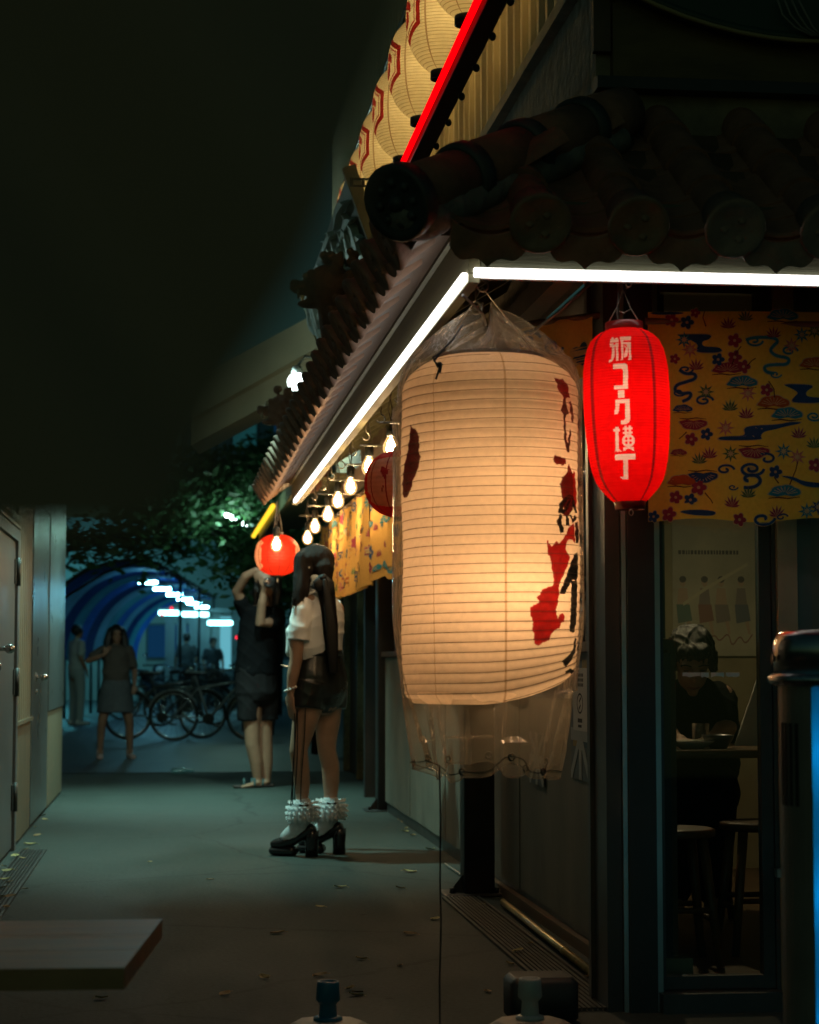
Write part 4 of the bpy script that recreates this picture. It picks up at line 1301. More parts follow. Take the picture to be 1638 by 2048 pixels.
def spiral(x, y, r, turns, s_=1, c='teal', ph=0.0):
    return swirlm([(x + r * (1 - .85 * q) * math.cos(ph + s_ * 2 * math.pi * turns * q), y + .6 * r * (1 - .85 * q) * math.sin(ph + s_ * 2 * math.pi * turns * q)) for q in np.linspace(0, 1, 22)], r * .11, c)
def twig(pts): return [(stroke(pts, [4] + [3] * (len(pts) - 1)), 'brown')]
mots = []
for x, y, r in ((668, 395, 37), (1077, 533, 38), (1078, 643, 38), (1135, 705, 37), (1287, 858, 34), (800, 1178, 35), (850, 1495, 42), (700, 1560, 36), (1605, 1352, 37), (655, 1675, 40), (690, 650, 27), (1115, 1700, 36), (820, 350, 26)): mots += flower(x, y, r, 'red')
for x, y, r in ((767, 412, 36), (970, 657, 34), (900, 1145, 33), (1348, 1395, 35), (797, 1577, 35), (550, 1680, 32)): mots += flower(x, y, r, 'navy')
for x, y, c in ((1525, 492, 'teal'), (1400, 1260, 'teal'), (1550, 1665, 'teal'), (1610, 465, 'green'), (893, 868, 'green'), (1055, 1275, 'green'), (750, 525, 'teal'), (788, 590, 'pink'), (1455, 565, 'pink'), (1165, 880, 'pink'), (1022, 1105, 'pink'), (1490, 1298, 'pink'), (1625, 1640, 'navy')): mots += star(x, y, 44, c)
pinesl = ((1030, 735, 98, 'red', 1), (1335, 960, 108, 'orange', 1), (1610, 700, 100, 'orange', 1), (740, 1470, 95, 'orange', 1), (1210, 1245, 102, 'red', -1), (815, 1060, 92, 'red', -1), (720, 1275, 55, 'red', 1), (1130, 825, 102, 'teal', 1), (1425, 1035, 105, 'teal', 1), (1400, 385, 106, 'teal', 1), (880, 1405, 98, 'navy', -1), (745, 990, 66, 'navy', 1), (1410, 1545, 105, 'teal', 1))
for a in pinesl: mots += pine(*a)
for x, y, c in ((1035, 430, 'red'), (1335, 490, 'red'), (828, 700, 'red'), (1155, 1020, 'red'), (920, 1280, 'red'), (1500, 1150, 'red'), (1065, 1600, 'red'), (1360, 1660, 'red'), (1150, 380, 'green'), (1050, 970, 'green'), (855, 1315, 'green'), (1600, 1215, 'green'), (1172, 1540, 'green')): mots += fan(x, y, 60, c)
mots += cloud([(690, 490), (900, 490), (930, 505), (905, 528), (870, 535), (862, 555), (880, 572), (985, 575), (1000, 612), (840, 612), (828, 590), (845, 560), (790, 525), (740, 510)])
mots += cloud([(1380, 818), (1580, 820), (1600, 838), (1560, 858), (1545, 880), (1560, 902), (1660, 905), (1660, 942), (1470, 942), (1450, 925), (1480, 895), (1500, 875), (1460, 850)])
mots += cloud([(1540, 1072), (1440, 1066), (1370, 1085), (1170, 1092), (1138, 1115), (1150, 1145), (1130, 1158), (990, 1160), (972, 1175), (1000, 1187), (1265, 1185), (1245, 1160), (1270, 1130), (1340, 1118), (1400, 1100)])
mots += cloud([(700, 1655), (950, 1655), (960, 1680), (920, 1695), (800, 1690)]) + cloud([(1370, 1420), (1460, 1425), (1530, 1460), (1660, 1470), (1660, 1500), (1540, 1495), (1470, 1450)]) + cloud([(520, 342), (740, 342), (745, 358), (560, 362)])
mots += swirlm([(1150, 530), (1200, 512), (1330, 510), (1370, 535), (1330, 570), (1310, 600), (1350, 635), (1440, 645), (1430, 690), (1340, 690), (1270, 700), (1280, 740), (1340, 750)], 10) + spiral(1205, 535, 60, 1.4) + spiral(1440, 600, 58, 1.3, -1) + spiral(1345, 755, 42, 1.2)
mots += swirlm([(720, 720), (760, 750), (820, 745), (830, 780), (770, 800), (700, 820), (690, 860), (740, 880), (800, 870), (790, 910), (740, 930)], 10, 'navy') + spiral(760, 720, 50, 1.3, 1, 'navy') + spiral(880, 925, 62, 1.4, -1, 'navy') + spiral(720, 870, 46, 1.2, 1, 'navy')
mots += spiral(1190, 1375, 85, 1.6, 1, 'navy') + spiral(1020, 1380, 60, 1.2, -1, 'navy') + spiral(1290, 1310, 65, 1.0, 1, 'navy', 4) + spiral(1180, 1445, 95, 1.0, -1, 'navy', 2) + spiral(1070, 1495, 34, 1.2, 1, 'navy')
mots += spiral(1600, 1030, 55, 1.5) + spiral(1270, 1690, 80, 1.1, 1, 'navy') + spiral(1390, 1690, 40, 1.1, -1, 'navy')
for t in ([(890, 440), (870, 380), (880, 340)], [(1060, 690), (1090, 610), (1120, 570)], [(1160, 700), (1190, 665), (1215, 650)], [(1340, 910), (1335, 850), (1300, 800)], [(770, 1130), (740, 1160), (720, 1175)], [(890, 1530), (930, 1580), (940, 1610)], [(1440, 1480), (1480, 1380), (1490, 1330)], [(1370, 1470), (1340, 1430)]): mots += twig(t)
def build_print(parent, mots, mapf, name='print'):
    m = MB()
    for i, (poly, col) in enumerate(mots):
        lay = .0012 + .00001 * (i % 60) + (.0 if col == 'line' else .0008) + (.0006 if col in ('cream',) else 0)
        m.flat(poly, lambda u, v: mapf(u, v, lay), pk.index(col))
    return m.build(name, PMATS, parent, recalc=False)
def ripple(x, z):
    return .008 * math.sin(x * 9 + z * 4) + .006 * math.sin(x * 23 + 1 - z * 6) * max(0, 1 - (z - 1.45) / .35) + .02 * max(0, 1.62 - z) * math.sin(x * 14)
def front_map(u, v, lay=0):      # u, v in cloth units of the design
    p = P(1140 + u * .304, 520 + v * .304, 5.86)
    zlow = .006 * math.sin(p.x * 17)
    return Vector((p.x, 5.86 + ripple(p.x, p.z) - lay, p.z + (zlow if v > 1600 else 0)))
FC = thing('shop_curtain', 'yellow curtain printed with pines, clouds and flowers across the front', 'curtain', P(1400, 620, 5.86))
m = MB(); nu, nv = 90, 40
us = np.linspace(515, 2600, nu); vs = np.linspace(340, 1712, nv)
for i in range(nu):
    for j in range(nv):
        pass
grid = [[front_map(u, v) for v in vs] for u in us]
for i in range(nu - 1):
    for j in range(nv - 1):
        m.quad(grid[i][j], grid[i + 1][j], grid[i + 1][j + 1], grid[i][j + 1], 0, True)
m.build('cloth', M_cl, FC, recalc=False)
mots2 = mots + [([(x + 1130, y) for x, y in q], c) for q, c in mots if min(a for a, b in q) > 520 and max(a for a, b in q) < 1380]
build_print(FC, mots2, front_map)
MB().cyl((1.42, 5.87, 2.085), (3.0, 5.87, 2.085), .012, n=8).build('rod', M_dwood, FC)
# small scatter design for the side curtains, in metres
def scatter(w_, h_, n, seed):
    rnd = random.Random(seed); o = []; used = []
    k = 0
    while k < n:
        k += 1
        x, y = rnd.uniform(.03, w_ - .03), rnd.uniform(.04, h_ - .04)
        if any(math.hypot(x - a, y - b) < .085 for a, b in used): continue
        used.append((x, y)); r = rnd.uniform(.028, .04); q = rnd.random()
        if q < .25: o += flower(x, y, r * .9, rnd.choice(['red', 'navy', 'red']))
        elif q < .45: o += star(x, y, r, rnd.choice(['teal', 'pink', 'green']))
        elif q < .62: o += fan(x, y, r * 1.2, rnd.choice(['red', 'green']))
        elif q < .82: o += pine(x, y, r * 1.7, rnd.choice(['teal', 'orange', 'navy']), rnd.choice([1, -1]))
        else: o += spiral(x, y, r * 1.5, 1.4, rnd.choice([1, -1]), 'navy')
    return o
def curtain(label, a, b, ztop, zlo, pleat, npl, seed, nd):
    a, b = Vector(a), Vector(b); L = (b - a).length; d = (b - a) / L; nn = Vector((d.y, -d.x, 0))
    if nn.x > 0: nn = -nn
    C_ = thing('side_curtain', label, 'curtain', (a.x, a.y, ztop))
    Hh = ztop - zlo
    def mp(u, v, lay=0):
        t = v / Hh
        off = pleat * math.sin(2 * math.pi * npl * u / L + .8 * math.sin(3 * u)) * (.25 + .75 * t) + .01 * math.sin(7 * u + 3 * v)
        return a + d * u + nn * (off + lay) + Vector((0, 0, ztop - v - .012 * math.sin(2 * math.pi * npl * u / L) * t - a.z))
    m = MB(); nu = max(24, npl * 10); nv = 14
    G_ = [[mp(L * i / nu, Hh * j / nv) for j in range(nv + 1)] for i in range(nu + 1)]
    for i in range(nu):
        for j in range(nv):
            m.quad(G_[i][j], G_[i + 1][j], G_[i + 1][j + 1], G_[i][j + 1], 0, True)
    m.build('cloth', M_cls, C_, recalc=False)
    # print follows the pleats: cut fine
    mm = MB(); 
    for i, (poly, col) in enumerate(scatter(L, Hh, nd, seed)):
        lay = .0022 + .00002 * (i % 60) + (0 if col == 'line' else .0012) + (.0008 if col == 'cream' else 0)
        mm.flat(poly, lambda u, v: mp(u, v, lay), pk.index(col))
    mm.build('print', PMATS, C_, recalc=False)
    MB().cyl(Vector((a.x, a.y, ztop)) - d * .05, Vector((b.x, b.y, ztop)) + d * .05, .012, n=8).build('rod', M_dwood, C_)
curtain('yellow printed curtain hanging in pleats behind the string of bulbs', (1.15, 15.5, 2.2), (1.15, 11.75, 2.2), 2.09, 1.50, .035, 16, 3, 900)
curtain('flat yellow printed curtain right behind the unlit round lantern', (1.16, 11.7, 2.2), (1.36, 10.95, 2.2), 2.11, 1.54, .012, 3, 5, 320)
curtain('narrow yellow printed cloth sticking up behind the top of the huge lantern', (1.10, 6.25, 2.2), (1.30, 6.05, 2.2), 2.13, 1.93, .012, 2, 9, 60)
# ------------------------------------------------------------------ sign board with metal brush letters above the alley roof
def chaikin0(p):
    q = [p[0]]
    for a, b in zip(p[:-1], p[1:]):
        q += [(a[0] * .75 + b[0] * .25, a[1] * .75 + b[1] * .25), (a[0] * .5 + b[0] * .5, a[1] * .5 + b[1] * .5), (a[0] * .25 + b[0] * .75, a[1] * .25 + b[1] * .75)]
    return q[:10] if len(q) >= 10 else q
SB = thing('sign_board', 'leaning dark blue sign board with silver brush letters above the tiles', 'sign', (.95, 9.2, 2.95))
bn = Vector((.95, 9.29, 2.99)); tn_ = Vector((.81, 9.29, 3.38)); ln = Vector((0, 3.2, 0))
upv = tn_ - bn; nb = upv.cross(ln).normalized()
if nb.x > 0: nb = -nb
def sbm(u, v, d=0): return bn + ln * u + upv * v + nb * d
m = MB(); m.prism([(0, 0), (1, 0), (1, 1), (0, 1)], lambda u, v, d: sbm(u, v, d), -.03, 0)
m.build('board', mat('slate_blue_board', (0.05, 0.085, 0.10), .45, var=.2, vscale=3), SB)
m = MB(); m.prism([(-.012, -.04), (0, -.04), (0, 1.04), (-.012, 1.04)], lambda u, v, d: sbm(u, v, d), -.035, .03); m.build('frame_near', M_cream, SB)
m = MB(); m.prism([(1.0, -.04), (1.012, -.04), (1.012, 1.04), (1.0, 1.04)], lambda u, v, d: sbm(u, v, d), -.035, .03); m.build('frame_far', mat('brass_edge', (.4, .3, .12), .4, metal=.7), SB)
rnd = random.Random(11)
M_silver = mat('silver_letter', (.55, .66, .66), .4, metal=.3, var=.2, vscale=8)
for ci, cu in enumerate((.15, .39, .63, .86)):
    m = MB()
    for k in range(11):
        if k % 3 == 0:
            y = .14 + .07 * k + rnd.uniform(-.04, .04)
            q = stroke(chaikin0([(cu - .10, y - .03), (cu - .02, y + rnd.uniform(-.02, .08)), (cu + .05, y), (cu + .10, y + rnd.uniform(-.10, .05))]), [.004, .010, .026, .036, .034, .026, .018, .012, .008, .004])
        else:
            x = cu + rnd.uniform(-.085, .085); y0 = rnd.uniform(.08, .4); y1 = rnd.uniform(.6, .95)
            q = stroke(chaikin0([(x, y0), (x + rnd.uniform(-.03, .05), y0 + .2), (x + rnd.uniform(-.05, .03), y1 - .1), (x + rnd.uniform(-.06, .06), y1)]), [.002, .005, .010, .014, .014, .011, .008, .005, .003, .001])
        m.prism(q, lambda u, v, d: sbm(u, v, d), .002 + .0012 * k, .03 + .003 * k)
    m.build('brush_letter', M_silver, SB)
for y in (9.4, 12.1):
    MB().cyl((.96, y, 2.97), (1.30, y, 2.86), .012, n=8).build('bracket', M_black, SB)
m = MB(); m.bb(.80, 1.3, 9.10, 9.13, 3.24, 3.27)
PB = thing('perforated_bracket', 'black perforated steel bracket between the cream lanterns and the sign', 'bracket', (.8, 9.1, 3.24))
m = MB(); m.bb(.80, 1.26, 9.10, 9.112, 3.295, 3.303); m.bb(.80, 1.26, 9.10, 9.112, 3.262, 3.270)
for k in range(9): m.bb(.80 + .055 * k, .815 + .055 * k, 9.101, 9.111, 3.27, 3.295)
m.build('bar', M_black, PB)

# ------------------------------------------------------------------ clay guardian lions on the roof edge
M_lion = mat('red_brown_clay', (0.16, 0.075, 0.045), .8, var=.35, vscale=14, bump=.5, bscale=70)
M_eye = mat('pale_glaze', (.45, .38, .28), .4)
def lion(c, s_, label, yaw):
    """c: base; faces local -y, turned by yaw"""
    Rz = Matrix.Rotation(yaw, 3, 'Z')
    q = lambda x, y, z: Vector(c) + Rz @ Vector((x, y, z)) * s_
    rnd = random.Random(int(s_ * 100))
    m = MB()
    m.loft([q(0, .16, .05), q(0, .12, .25), q(0, .0, .45), q(0, -.04, .58)], [.15 * s_, .16 * s_, .15 * s_, .12 * s_])      # sitting body
    for sx in (-1, 1):
        m.loft([q(.10 * sx, -.02, .42), q(.12 * sx, -.12, .22), q(.11 * sx, -.14, .03)], [.07 * s_, .05 * s_, .05 * s_])
        m.ell(q(.11 * sx, -.18, .04), (.06 * s_, .08 * s_, .045 * s_), 10, 6)
        m.ell(q(.15 * sx, .14, .10), (.09 * s_, .14 * s_, .11 * s_), 10, 6)
        m.ell(q(.07 * sx, -.20, .80), .035 * s_, 8, 6)               # brow
        m.loft([q(.13 * sx, -.02, .86), q(.15 * sx, .0, .93)], [.04 * s_, .015 * s_])   # ear
    m.ell(q(0, -.08, .72), (.17 * s_, .17 * s_, .16 * s_), 14, 10)    # head
    m.ell(q(0, -.24, .72), (.11 * s_, .08 * s_, .05 * s_), 12, 8)     # muzzle
    m.ell(q(0, -.20, .61), (.10 * s_, .08 * s_, .03 * s_), 12, 8)     # jaw
    m.ell(q(0, -.31, .75), (.04 * s_, .03 * s_, .03 * s_), 8, 6)
    for k in range(60):                                               # mane curls
        a = rnd.uniform(0, 2 * math.pi); h_ = rnd.uniform(.5, .95); r_ = .17 * (1.05 if h_ < .8 else .8)
        if math.sin(a) < -.55 and h_ < .9: continue
        m.ell(q(r_ * math.cos(a), -.02 + r_ * math.sin(a), h_), rnd.uniform(.028, .045) * s_, 8, 6)
    m.loft([q(0, .30, .1), q(0, .36, .3), q(.02, .30, .5), q(0, .34, .62)], [.05 * s_, .07 * s_, .06 * s_, .03 * s_])  # tail
    L = organic(m, 'guardian_lion', M_lion, None, c, voxel=.0085, smooth=1, k=.35)
    tag(L, label, 'statue', 'clay lions on the roof')
    for sx in (-1, 1):
        MB().ell(q(.07 * sx, -.235, .785), .026 * s_, 10, 8).build('eye', M_eye, L)
    m = MB()
    for sx in (-2, -1, 0, 1, 2): m.loft([q(.03 * sx, -.285, .69), q(.03 * sx, -.29, .655)], [.010 * s_, .004 * s_], None, 6)
    m.build('teeth', M_eye, L)
lion(Vector((.79, 9.45, 2.33)), .72, 'reddish clay guardian lion in front of the sign board', R(-95))
lion(Vector((.83, 14.05, 2.30)), .74, 'farther clay guardian lion beside the globe lamp', R(-100))

# ------------------------------------------------------------------ round green sign disc above the front roof
DC = thing('round_sign', 'large dark green disc sign on the upper front wall', 'sign', (P(1600, -710, 5.93)))
dc = P(1600, -710, 5.93); dr = (P(1600, -710, 5.93) - P(1600, 92, 5.93)).length
m = MB(); m.lathe([(dr, 0), (dr, .05), (dr - .02, .055), (dr - .03, .04)], dc, 90, cap=True, M=Matrix.Rotation(math.pi / 2, 3, 'X')); m.build('disc', mat('dark_green_paint', (.015, .04, .022), .5, var=.2, vscale=4), DC)
m = MB(); m.tube([dc + Vector((dr * math.cos(a), -.05, dr * math.sin(a))) for a in np.linspace(0, 2 * math.pi, 91)], .008, 6); m.build('rim', mat('ochre_rim', (.30, .22, .10), .6), DC)
m = MB()
for k in range(4):
    m.tube([P(1555 + 14 * k, 0, 5.86), P(1565 + 16 * k, 30, 5.86), P(1590 + 12 * k, 55, 5.86), P(1625 + 6 * k, 72, 5.86)], .004, 5)
m.build('painted_reeds', mat('pale_reed', (.18, .17, .15), .7), DC)

# ------------------------------------------------------------------ stickers and paper notices on the alley wall
def wmap(off): return lambda u, v, d=0: PX(u, v, WX - off - d)
def wallpoly(px, X=WX):
    p = PX(px[0], px[1], X); return (p.y, p.z)
M_skd = mat('sticker_dark', (.06, .075, .085), .5); M_skl = mat('sticker_pale', (.36, .36, .34), .5)
for name_lab, y0, y1, z0, z1 in (('grey flag sticker on the wall board right of the steel post', P(1147, 1500, 1).y and PX(1185, 1500, WX).y, PX(1147, 1500, WX).y, .62, .95), ('smaller flag sticker on the wall board beneath the bag', PX(1092, 1560, WX).y, PX(1064, 1560, WX).y, .55, .76)):
    K = thing('flag_sticker', name_lab, 'sticker', (WX, y0, z0), 'flag stickers on the wall')
    m = MB(); m.bb(WX - .008, WX - .0055, y0, y1, z0, z1); m.build('backing', M_skd, K)
    yc, zc = (y0 + y1) / 2, (z0 + z1) / 2; wy, wz = (y1 - y0), (z1 - z0)
    f = lambda u, v, d: Vector((WX - .0085 - d, yc + u * wy, zc + v * wz))
    m = MB(); m.prism([(-.5, -.07), (.5, -.07), (.5, .07), (-.5, .07)], f, 0, .0012); m.prism([(-.07, -.5), (.07, -.5), (.07, .5), (-.07, .5)], f, .0002, .0016)
    for sx in (1, -1):
        m.prism([(-.5, -.5 * sx), (-.42, -.5 * sx), (.5, .42 * sx), (.5, .5 * sx), (.42, .5 * sx), (-.5, -.42 * sx)], f, .0004 + .0002 * sx, .0019 + .0002 * sx)
    m.build('cross', M_skl, K)
y0, y1 = PX(1188, 1400, WX).y, PX(1150, 1400, WX).y
NT = thing('paper_notice', 'white paper notice with a round mark on blue and yellow card', 'notice', (WX, y0, .8))
zt_, zb_ = 1.06, .74
m = MB()
for i in range(2):
    for j in range(4):
        m.bb(WX - .0085, WX - .0055, y0 + (y1 - y0) * (.0 + .5 * i), y0 + (y1 - y0) * (.5 + .5 * i), zb_ + (zt_ - zb_) * j / 4, zb_ + (zt_ - zb_) * (j + 1) / 4, (i + j) % 2)
m.build('checked_card', [mat('card_blue', (.03, .07, .10), .6), mat('card_yellow', (.30, .19, .04), .6)], NT)
py0, py1, pz0, pz1 = y0 + (y1 - y0) * .18, y0 + (y1 - y0) * .92, .80, 1.03
m = MB(); m.bb(WX - .0125, WX - .010, py0, py1, pz0, pz1); m.build('paper', M_paperw, NT)
m = MB(); yc = (py0 + py1) / 2; zc = .90
f = lambda u, v, d=0: Vector((WX - .0132 - d, yc + u, zc + v))
ring = [(.055 * math.cos(a), .038 * math.sin(a)) for a in np.linspace(0, 2 * math.pi, 25)[:-1]]
for a, b in zip(range(24), list(range(1, 24)) + [0]):
    m.add([f(*ring[a]), f(*ring[b]), f(ring[b][0] * .82, ring[b][1] * .82), f(ring[a][0] * .82, ring[a][1] * .82)], [[0, 1, 2, 3]])
m.flat(stroke([(-.02, .022), (.012, .006), (-.012, -.006), (.02, -.022)], [.005, .006, .006, .005]), f)
for k in range(3):
    for q in range(5):
        m.flat(r5(-.06 + .024 * q, .062 + .018 * k, -.044 + .024 * q, .074 + .018 * k), f)
m.flat(r5(-.04, -.07, .04, -.055), f); m.flat(r5(-.03, -.088, .035, -.078), f)
m.build('print', M_ink, NT)
# pale cloth behind the alley window
m = MB(); q = [PX(1172, 1215, WX + .12), PX(1185, 1190, WX + .12), PX(1207, 1205, WX + .12), PX(1207, 1292, WX + .14), PX(1175, 1300, WX + .14)]
m.prism([(p.y, p.z) for p in q], lambda u, v, d: Vector((WX + .12 + d + .01 * math.sin(40 * u), u, v)), 0, .012); CL = m.build('hanging_towel', mat('pale_blue_towel', (.42, .50, .52), .8, var=.15, vscale=10), None)
tag(CL, 'pale towel hanging behind the alley window beside the post', 'towel')

# ------------------------------------------------------------------ brass pipe, loose rod, box, umbrella bases
a, b = PZ(1197, 1948, .04), PZ(1006, 1798, .04)
m = MB(); m.loft([a, b], [.014, .014], None, 14, 0, False); m.cyl(a, a + (b - a) * .002, .016, n=14); m.cyl(b * .3 + a * .7, b * .29 + a * .71, .0165, n=14)
PP = m.build('brass_pipe', mat('dull_brass', (.46, .36, .16), .35, metal=.85, var=.3, vscale=12))
tag(PP, 'long dull brass pipe lying on the right drain grate', 'pipe')
PP.location.z = -.012
a, b = PZ(890, 1728, .01), PZ(940, 1762, .01)
o = MB().loft([a, b], [.006, .006], None, 8).build('loose_rod', M_hook); tag(o, 'short thin metal rod on the ground left of the steel post', 'rod')
bx0, bx1 = PZ(1022, 2040, 0), PZ(1158, 2040, 0)
m = MB(); yb = 5.78
pa, pb = P(1022, 2000, yb), P(1160, 2000, yb)
m.bevbox(((pa.x + pb.x) / 2, yb + .08, .0675), (pb.x - pa.x, .17, .135), .03, n=5)
BXO = m.build('plastic_box', mat('black_plastic', (.02, .024, .026), .5, var=.2, vscale=12)); tag(BXO, 'black rounded plastic box behind the white umbrella base', 'box')
def ubase(px, ptop, Y, label, tubecol, basecol):
    c = P(px, 2000, Y); x = c.x; zt_ = P(px, ptop, Y).z
    U = thing('umbrella_base', label, 'umbrella base', (x, Y, 0), 'umbrella bases at the lower edge')
    m = MB(); m.lathe([(.14, .0), (.15, .01), (.15, .035), (.095, .066), (.06, .07), (.03, .07)], (x, Y, 0), 8, smooth=False); m.build('foot', basecol, U)
    k = Y / FPX
    m = MB(); m.lathe([(.026, .068), (.023, zt_ - .062), (.029, zt_ - .056), (.0335, zt_ - .05), (.031, zt_ - .006), (.029, zt_), (.024, zt_), (.022, zt_ - .05)], (x, Y, 0), 24, cap=False); m.build('socket', tubecol, U)
    m = MB(); m.lathe([(.040, .07), (.040, .078), (.028, .082)], (x, Y, 0), 20); m.build('collar', tubecol, U)
ubase(656, 1962, 5.55, 'white umbrella base with a blue socket at the lower edge', mat('blue_plastic', (.015, .14, .24), .4), mat('offwhite_plastic', (.5, .48, .42), .55, var=.15, vscale=6))
ubase(1060, 1956, 5.5, 'umbrella base with a grey white socket before the black box', mat('grey_plastic', (.42, .44, .44), .45), mat('beige_plastic', (.36, .33, .27), .55, var=.15, vscale=6))

# ------------------------------------------------------------------ low wooden table corner at the left
TZ = .46
p1 = PZ(325, 1838, TZ); p2 = PZ(249, 1935, TZ); p3 = PZ(-140, 1940, TZ); p4 = PZ(-60, 1843, TZ)
TB = thing('wooden_table', 'low wooden table corner with dark edge in the left foreground', 'table', (p2.x - .4, p2.y, 0))
M_tab = mat('worn_table_wood', (.36, .19, .09), .45, var=.35, vscale=4, bump=.15, bscale=30, stretch=(.6, 5, 1), spec=.6)
pts = [p1, p2, p3, p4]; th_ = .042
# planks of the top, side by side
npl = 3
for k in range(npl):
    t0, t1 = k / npl + (.004 if k else 0), (k + 1) / npl - .0005
    a0, a1 = p1.lerp(p2, t0), p1.lerp(p2, t1); b0, b1 = p4.lerp(p3, t0), p4.lerp(p3, t1)
    m = MB(); lo = Vector((0, 0, -th_))
    m.add([a0, a1, b1, b0, a0 + lo, a1 + lo, b1 + lo, b0 + lo], [[0, 1, 2, 3], [7, 6, 5, 4], [0, 4, 5, 1], [1, 5, 6, 2], [2, 6, 7, 3], [3, 7, 4, 0]])
    m.build('plank', M_tab, TB)
for q in (p3.lerp(p1, .12), p4.lerp(p2, .08)):
    MB().bevbox((q.x, q.y, (TZ - th_) / 2), (.05, .05, TZ - th_), .006).build('leg', M_dwood, TB)

# ------------------------------------------------------------------ steel column at the right edge, its blue reflection built as a glowing side
HY = 4.3
hc = P(1690, 1500, HY); hr = 138 * HY / FPX
HT = thing('steel_column', 'steel column with domed cap and added blue glow for a reflection at the right edge', 'lamp', (hc.x, HY, 0))
zc0, zc1 = P(1690, 1362, HY).z, P(1690, 1262, HY).z
m = MB(); m.lathe([(hr * 1.0, zc0 - .012), (hr * 1.10, zc0 - .006), (hr * 1.12, zc0 + .008), (hr * 1.06, zc0 + .016)], (hc.x, HY, 0), 48, cap=False); m.build('rim', M_steel, HT)
m = MB(); m.lathe([(hr * 1.04, zc0 + .014), (hr * 1.04, zc1 - .035), (hr * 1.0, zc1 - .012), (hr * .9, zc1), (hr * .1, zc1 + .006)], (hc.x, HY, 0), 48); m.build('cap', mat('polished_steel', (.55, .53, .5), .22, metal=1.0, var=.08, vscale=9), HT)
m = MB(); m.cyl((hc.x - hr * 1.06, HY - .0, zc0 + .05), (hc.x - hr * 1.10, HY, zc0 + .05), .008, n=8); m.build('screw', M_iron, HT)
m = MB()
def arc(a0, a1, r, z0, z1, n=14, t=.01):
    A_ = np.linspace(a0, a1, n)
    o_ = [Vector((hc.x + r * math.sin(a), HY - r * math.cos(a), 0)) for a in A_]; i_ = [Vector((hc.x + (r - t) * math.sin(a), HY - (r - t) * math.cos(a), 0)) for a in A_]
    for q in range(n - 1):
        m.add([o_[q] + Vector((0, 0, z0)), o_[q + 1] + Vector((0, 0, z0)), o_[q + 1] + Vector((0, 0, z1)), o_[q] + Vector((0, 0, z1)), i_[q] + Vector((0, 0, z0)), i_[q + 1] + Vector((0, 0, z0)), i_[q + 1] + Vector((0, 0, z1)), i_[q] + Vector((0, 0, z1))], [[0, 1, 2, 3], [7, 6, 5, 4], [3, 2, 6, 7], [0, 4, 5, 1]])
arc(-2.6, -.86, hr * .96, 0.02, zc0 - .012); m.build('left_panel', mat('grey_brown_metal', (.24, .21, .18), .45, metal=.3, var=.15, vscale=6), HT)
m = MB(); arc(-.855, -.40, hr * .94, .02, zc0 - .012, t=.002); m.build('blue_reflection_panel', paper('blue_reflection_plastic', (.10, .62, .85), .25, vscale=5, var=.05, gloss=.06, rough=.3), HT)  # blue panel lit from inside, standing in for a reflection on the steel
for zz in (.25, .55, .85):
    point('blue_reflection_light', (hc.x + hr * .55 * math.sin(-.95), HY - hr * .55 * math.cos(-.95), zz), .6, (.12, .75, 1.0), .02, HT)
m = MB(); arc(-.395, 2.3, hr * .96, .02, zc0 - .012); m.build('right_panel', MATS['grey_brown_metal'], HT)
for k in range(4):
    a = -1.55 + .14 * k; z1_ = P(1640, 1445, HY).z
    m = MB(); c = Vector((hc.x + hr * .962 * math.sin(a), HY - hr * .962 * math.cos(a), 0)); m.box(c + Vector((0, 0, z1_ - .09)), (.008, .004, .18), Matrix.Rotation(a, 3, 'Z')); m.build('vent_slot', M_rubber, HT)
m = MB(); m.lathe([(hr * 1.15, 0), (hr * 1.15, .015), (hr * .9, .02)], (hc.x, HY, 0), 32); m.build('foot', M_iron, HT)

# ------------------------------------------------------------------ fallen leaves
M_leafs = [mat('dry_leaf_%d' % k, c, .7, var=.2, vscale=30) for k, c in enumerate(((.42, .30, .13), (.34, .22, .10), (.46, .38, .16)))]
leafmesh = []
for k in range(3):
    m = MB(); rnd = random.Random(k); n = 6
    L, Wd, curl = .055 + .012 * k, .020 + .004 * k, rnd.uniform(.002, .006)
    rows = []
    for i in range(n + 1):
        t = i / n; w_ = Wd * math.sin(math.pi * min(1, t * .93 + .05)) ** .8
        rows.append([Vector(((t - .5) * L, s_ * w_, .004 + curl * (2 * t - 1) ** 2 + .006 * abs(s_))) for s_ in (-1, 0, 1)])
    for i in range(n):
        for j in range(2): m.quad(rows[i][j], rows[i + 1][j], rows[i + 1][j + 1], rows[i][j + 1], 0, True)
    m.tube([(L * .5, 0, .004 + curl), (L * .75, 0, .004)], .001, 4)
    leafmesh.append(m.mesh('fallen_leaf', [M_leafs[k]]))
spots = [(203, 1999), (715, 1987), (400 + 312, 1992), (530, 1958), (820, 1870), (640, 1815), (722, 1920), (975, 1985), (1035, 1910), (700, 1980), (800, 1933), (16, 1748), (8, 1738), (20, 1770), (10, 1765), (5, 1782), (50, 1784), (30, 1718), (45, 1722), (800, 1640), (815, 1650), (812, 1658), (806, 1645), (860, 1700), (800, 1778), (555, 1868), (820, 1745), (1060, 1895), (1175, 1962), (960, 1812), (12, 1822), (640, 1953), (680, 1776), (1020, 1930), (20, 1800), (2, 1800), (300, 1725), (420, 1760), (90, 1640), (70, 1655), (85, 1632), (60, 1690), (52, 1700), (75, 1672), (810, 1664), (825, 1672), (450, 1990), (870, 1840)]
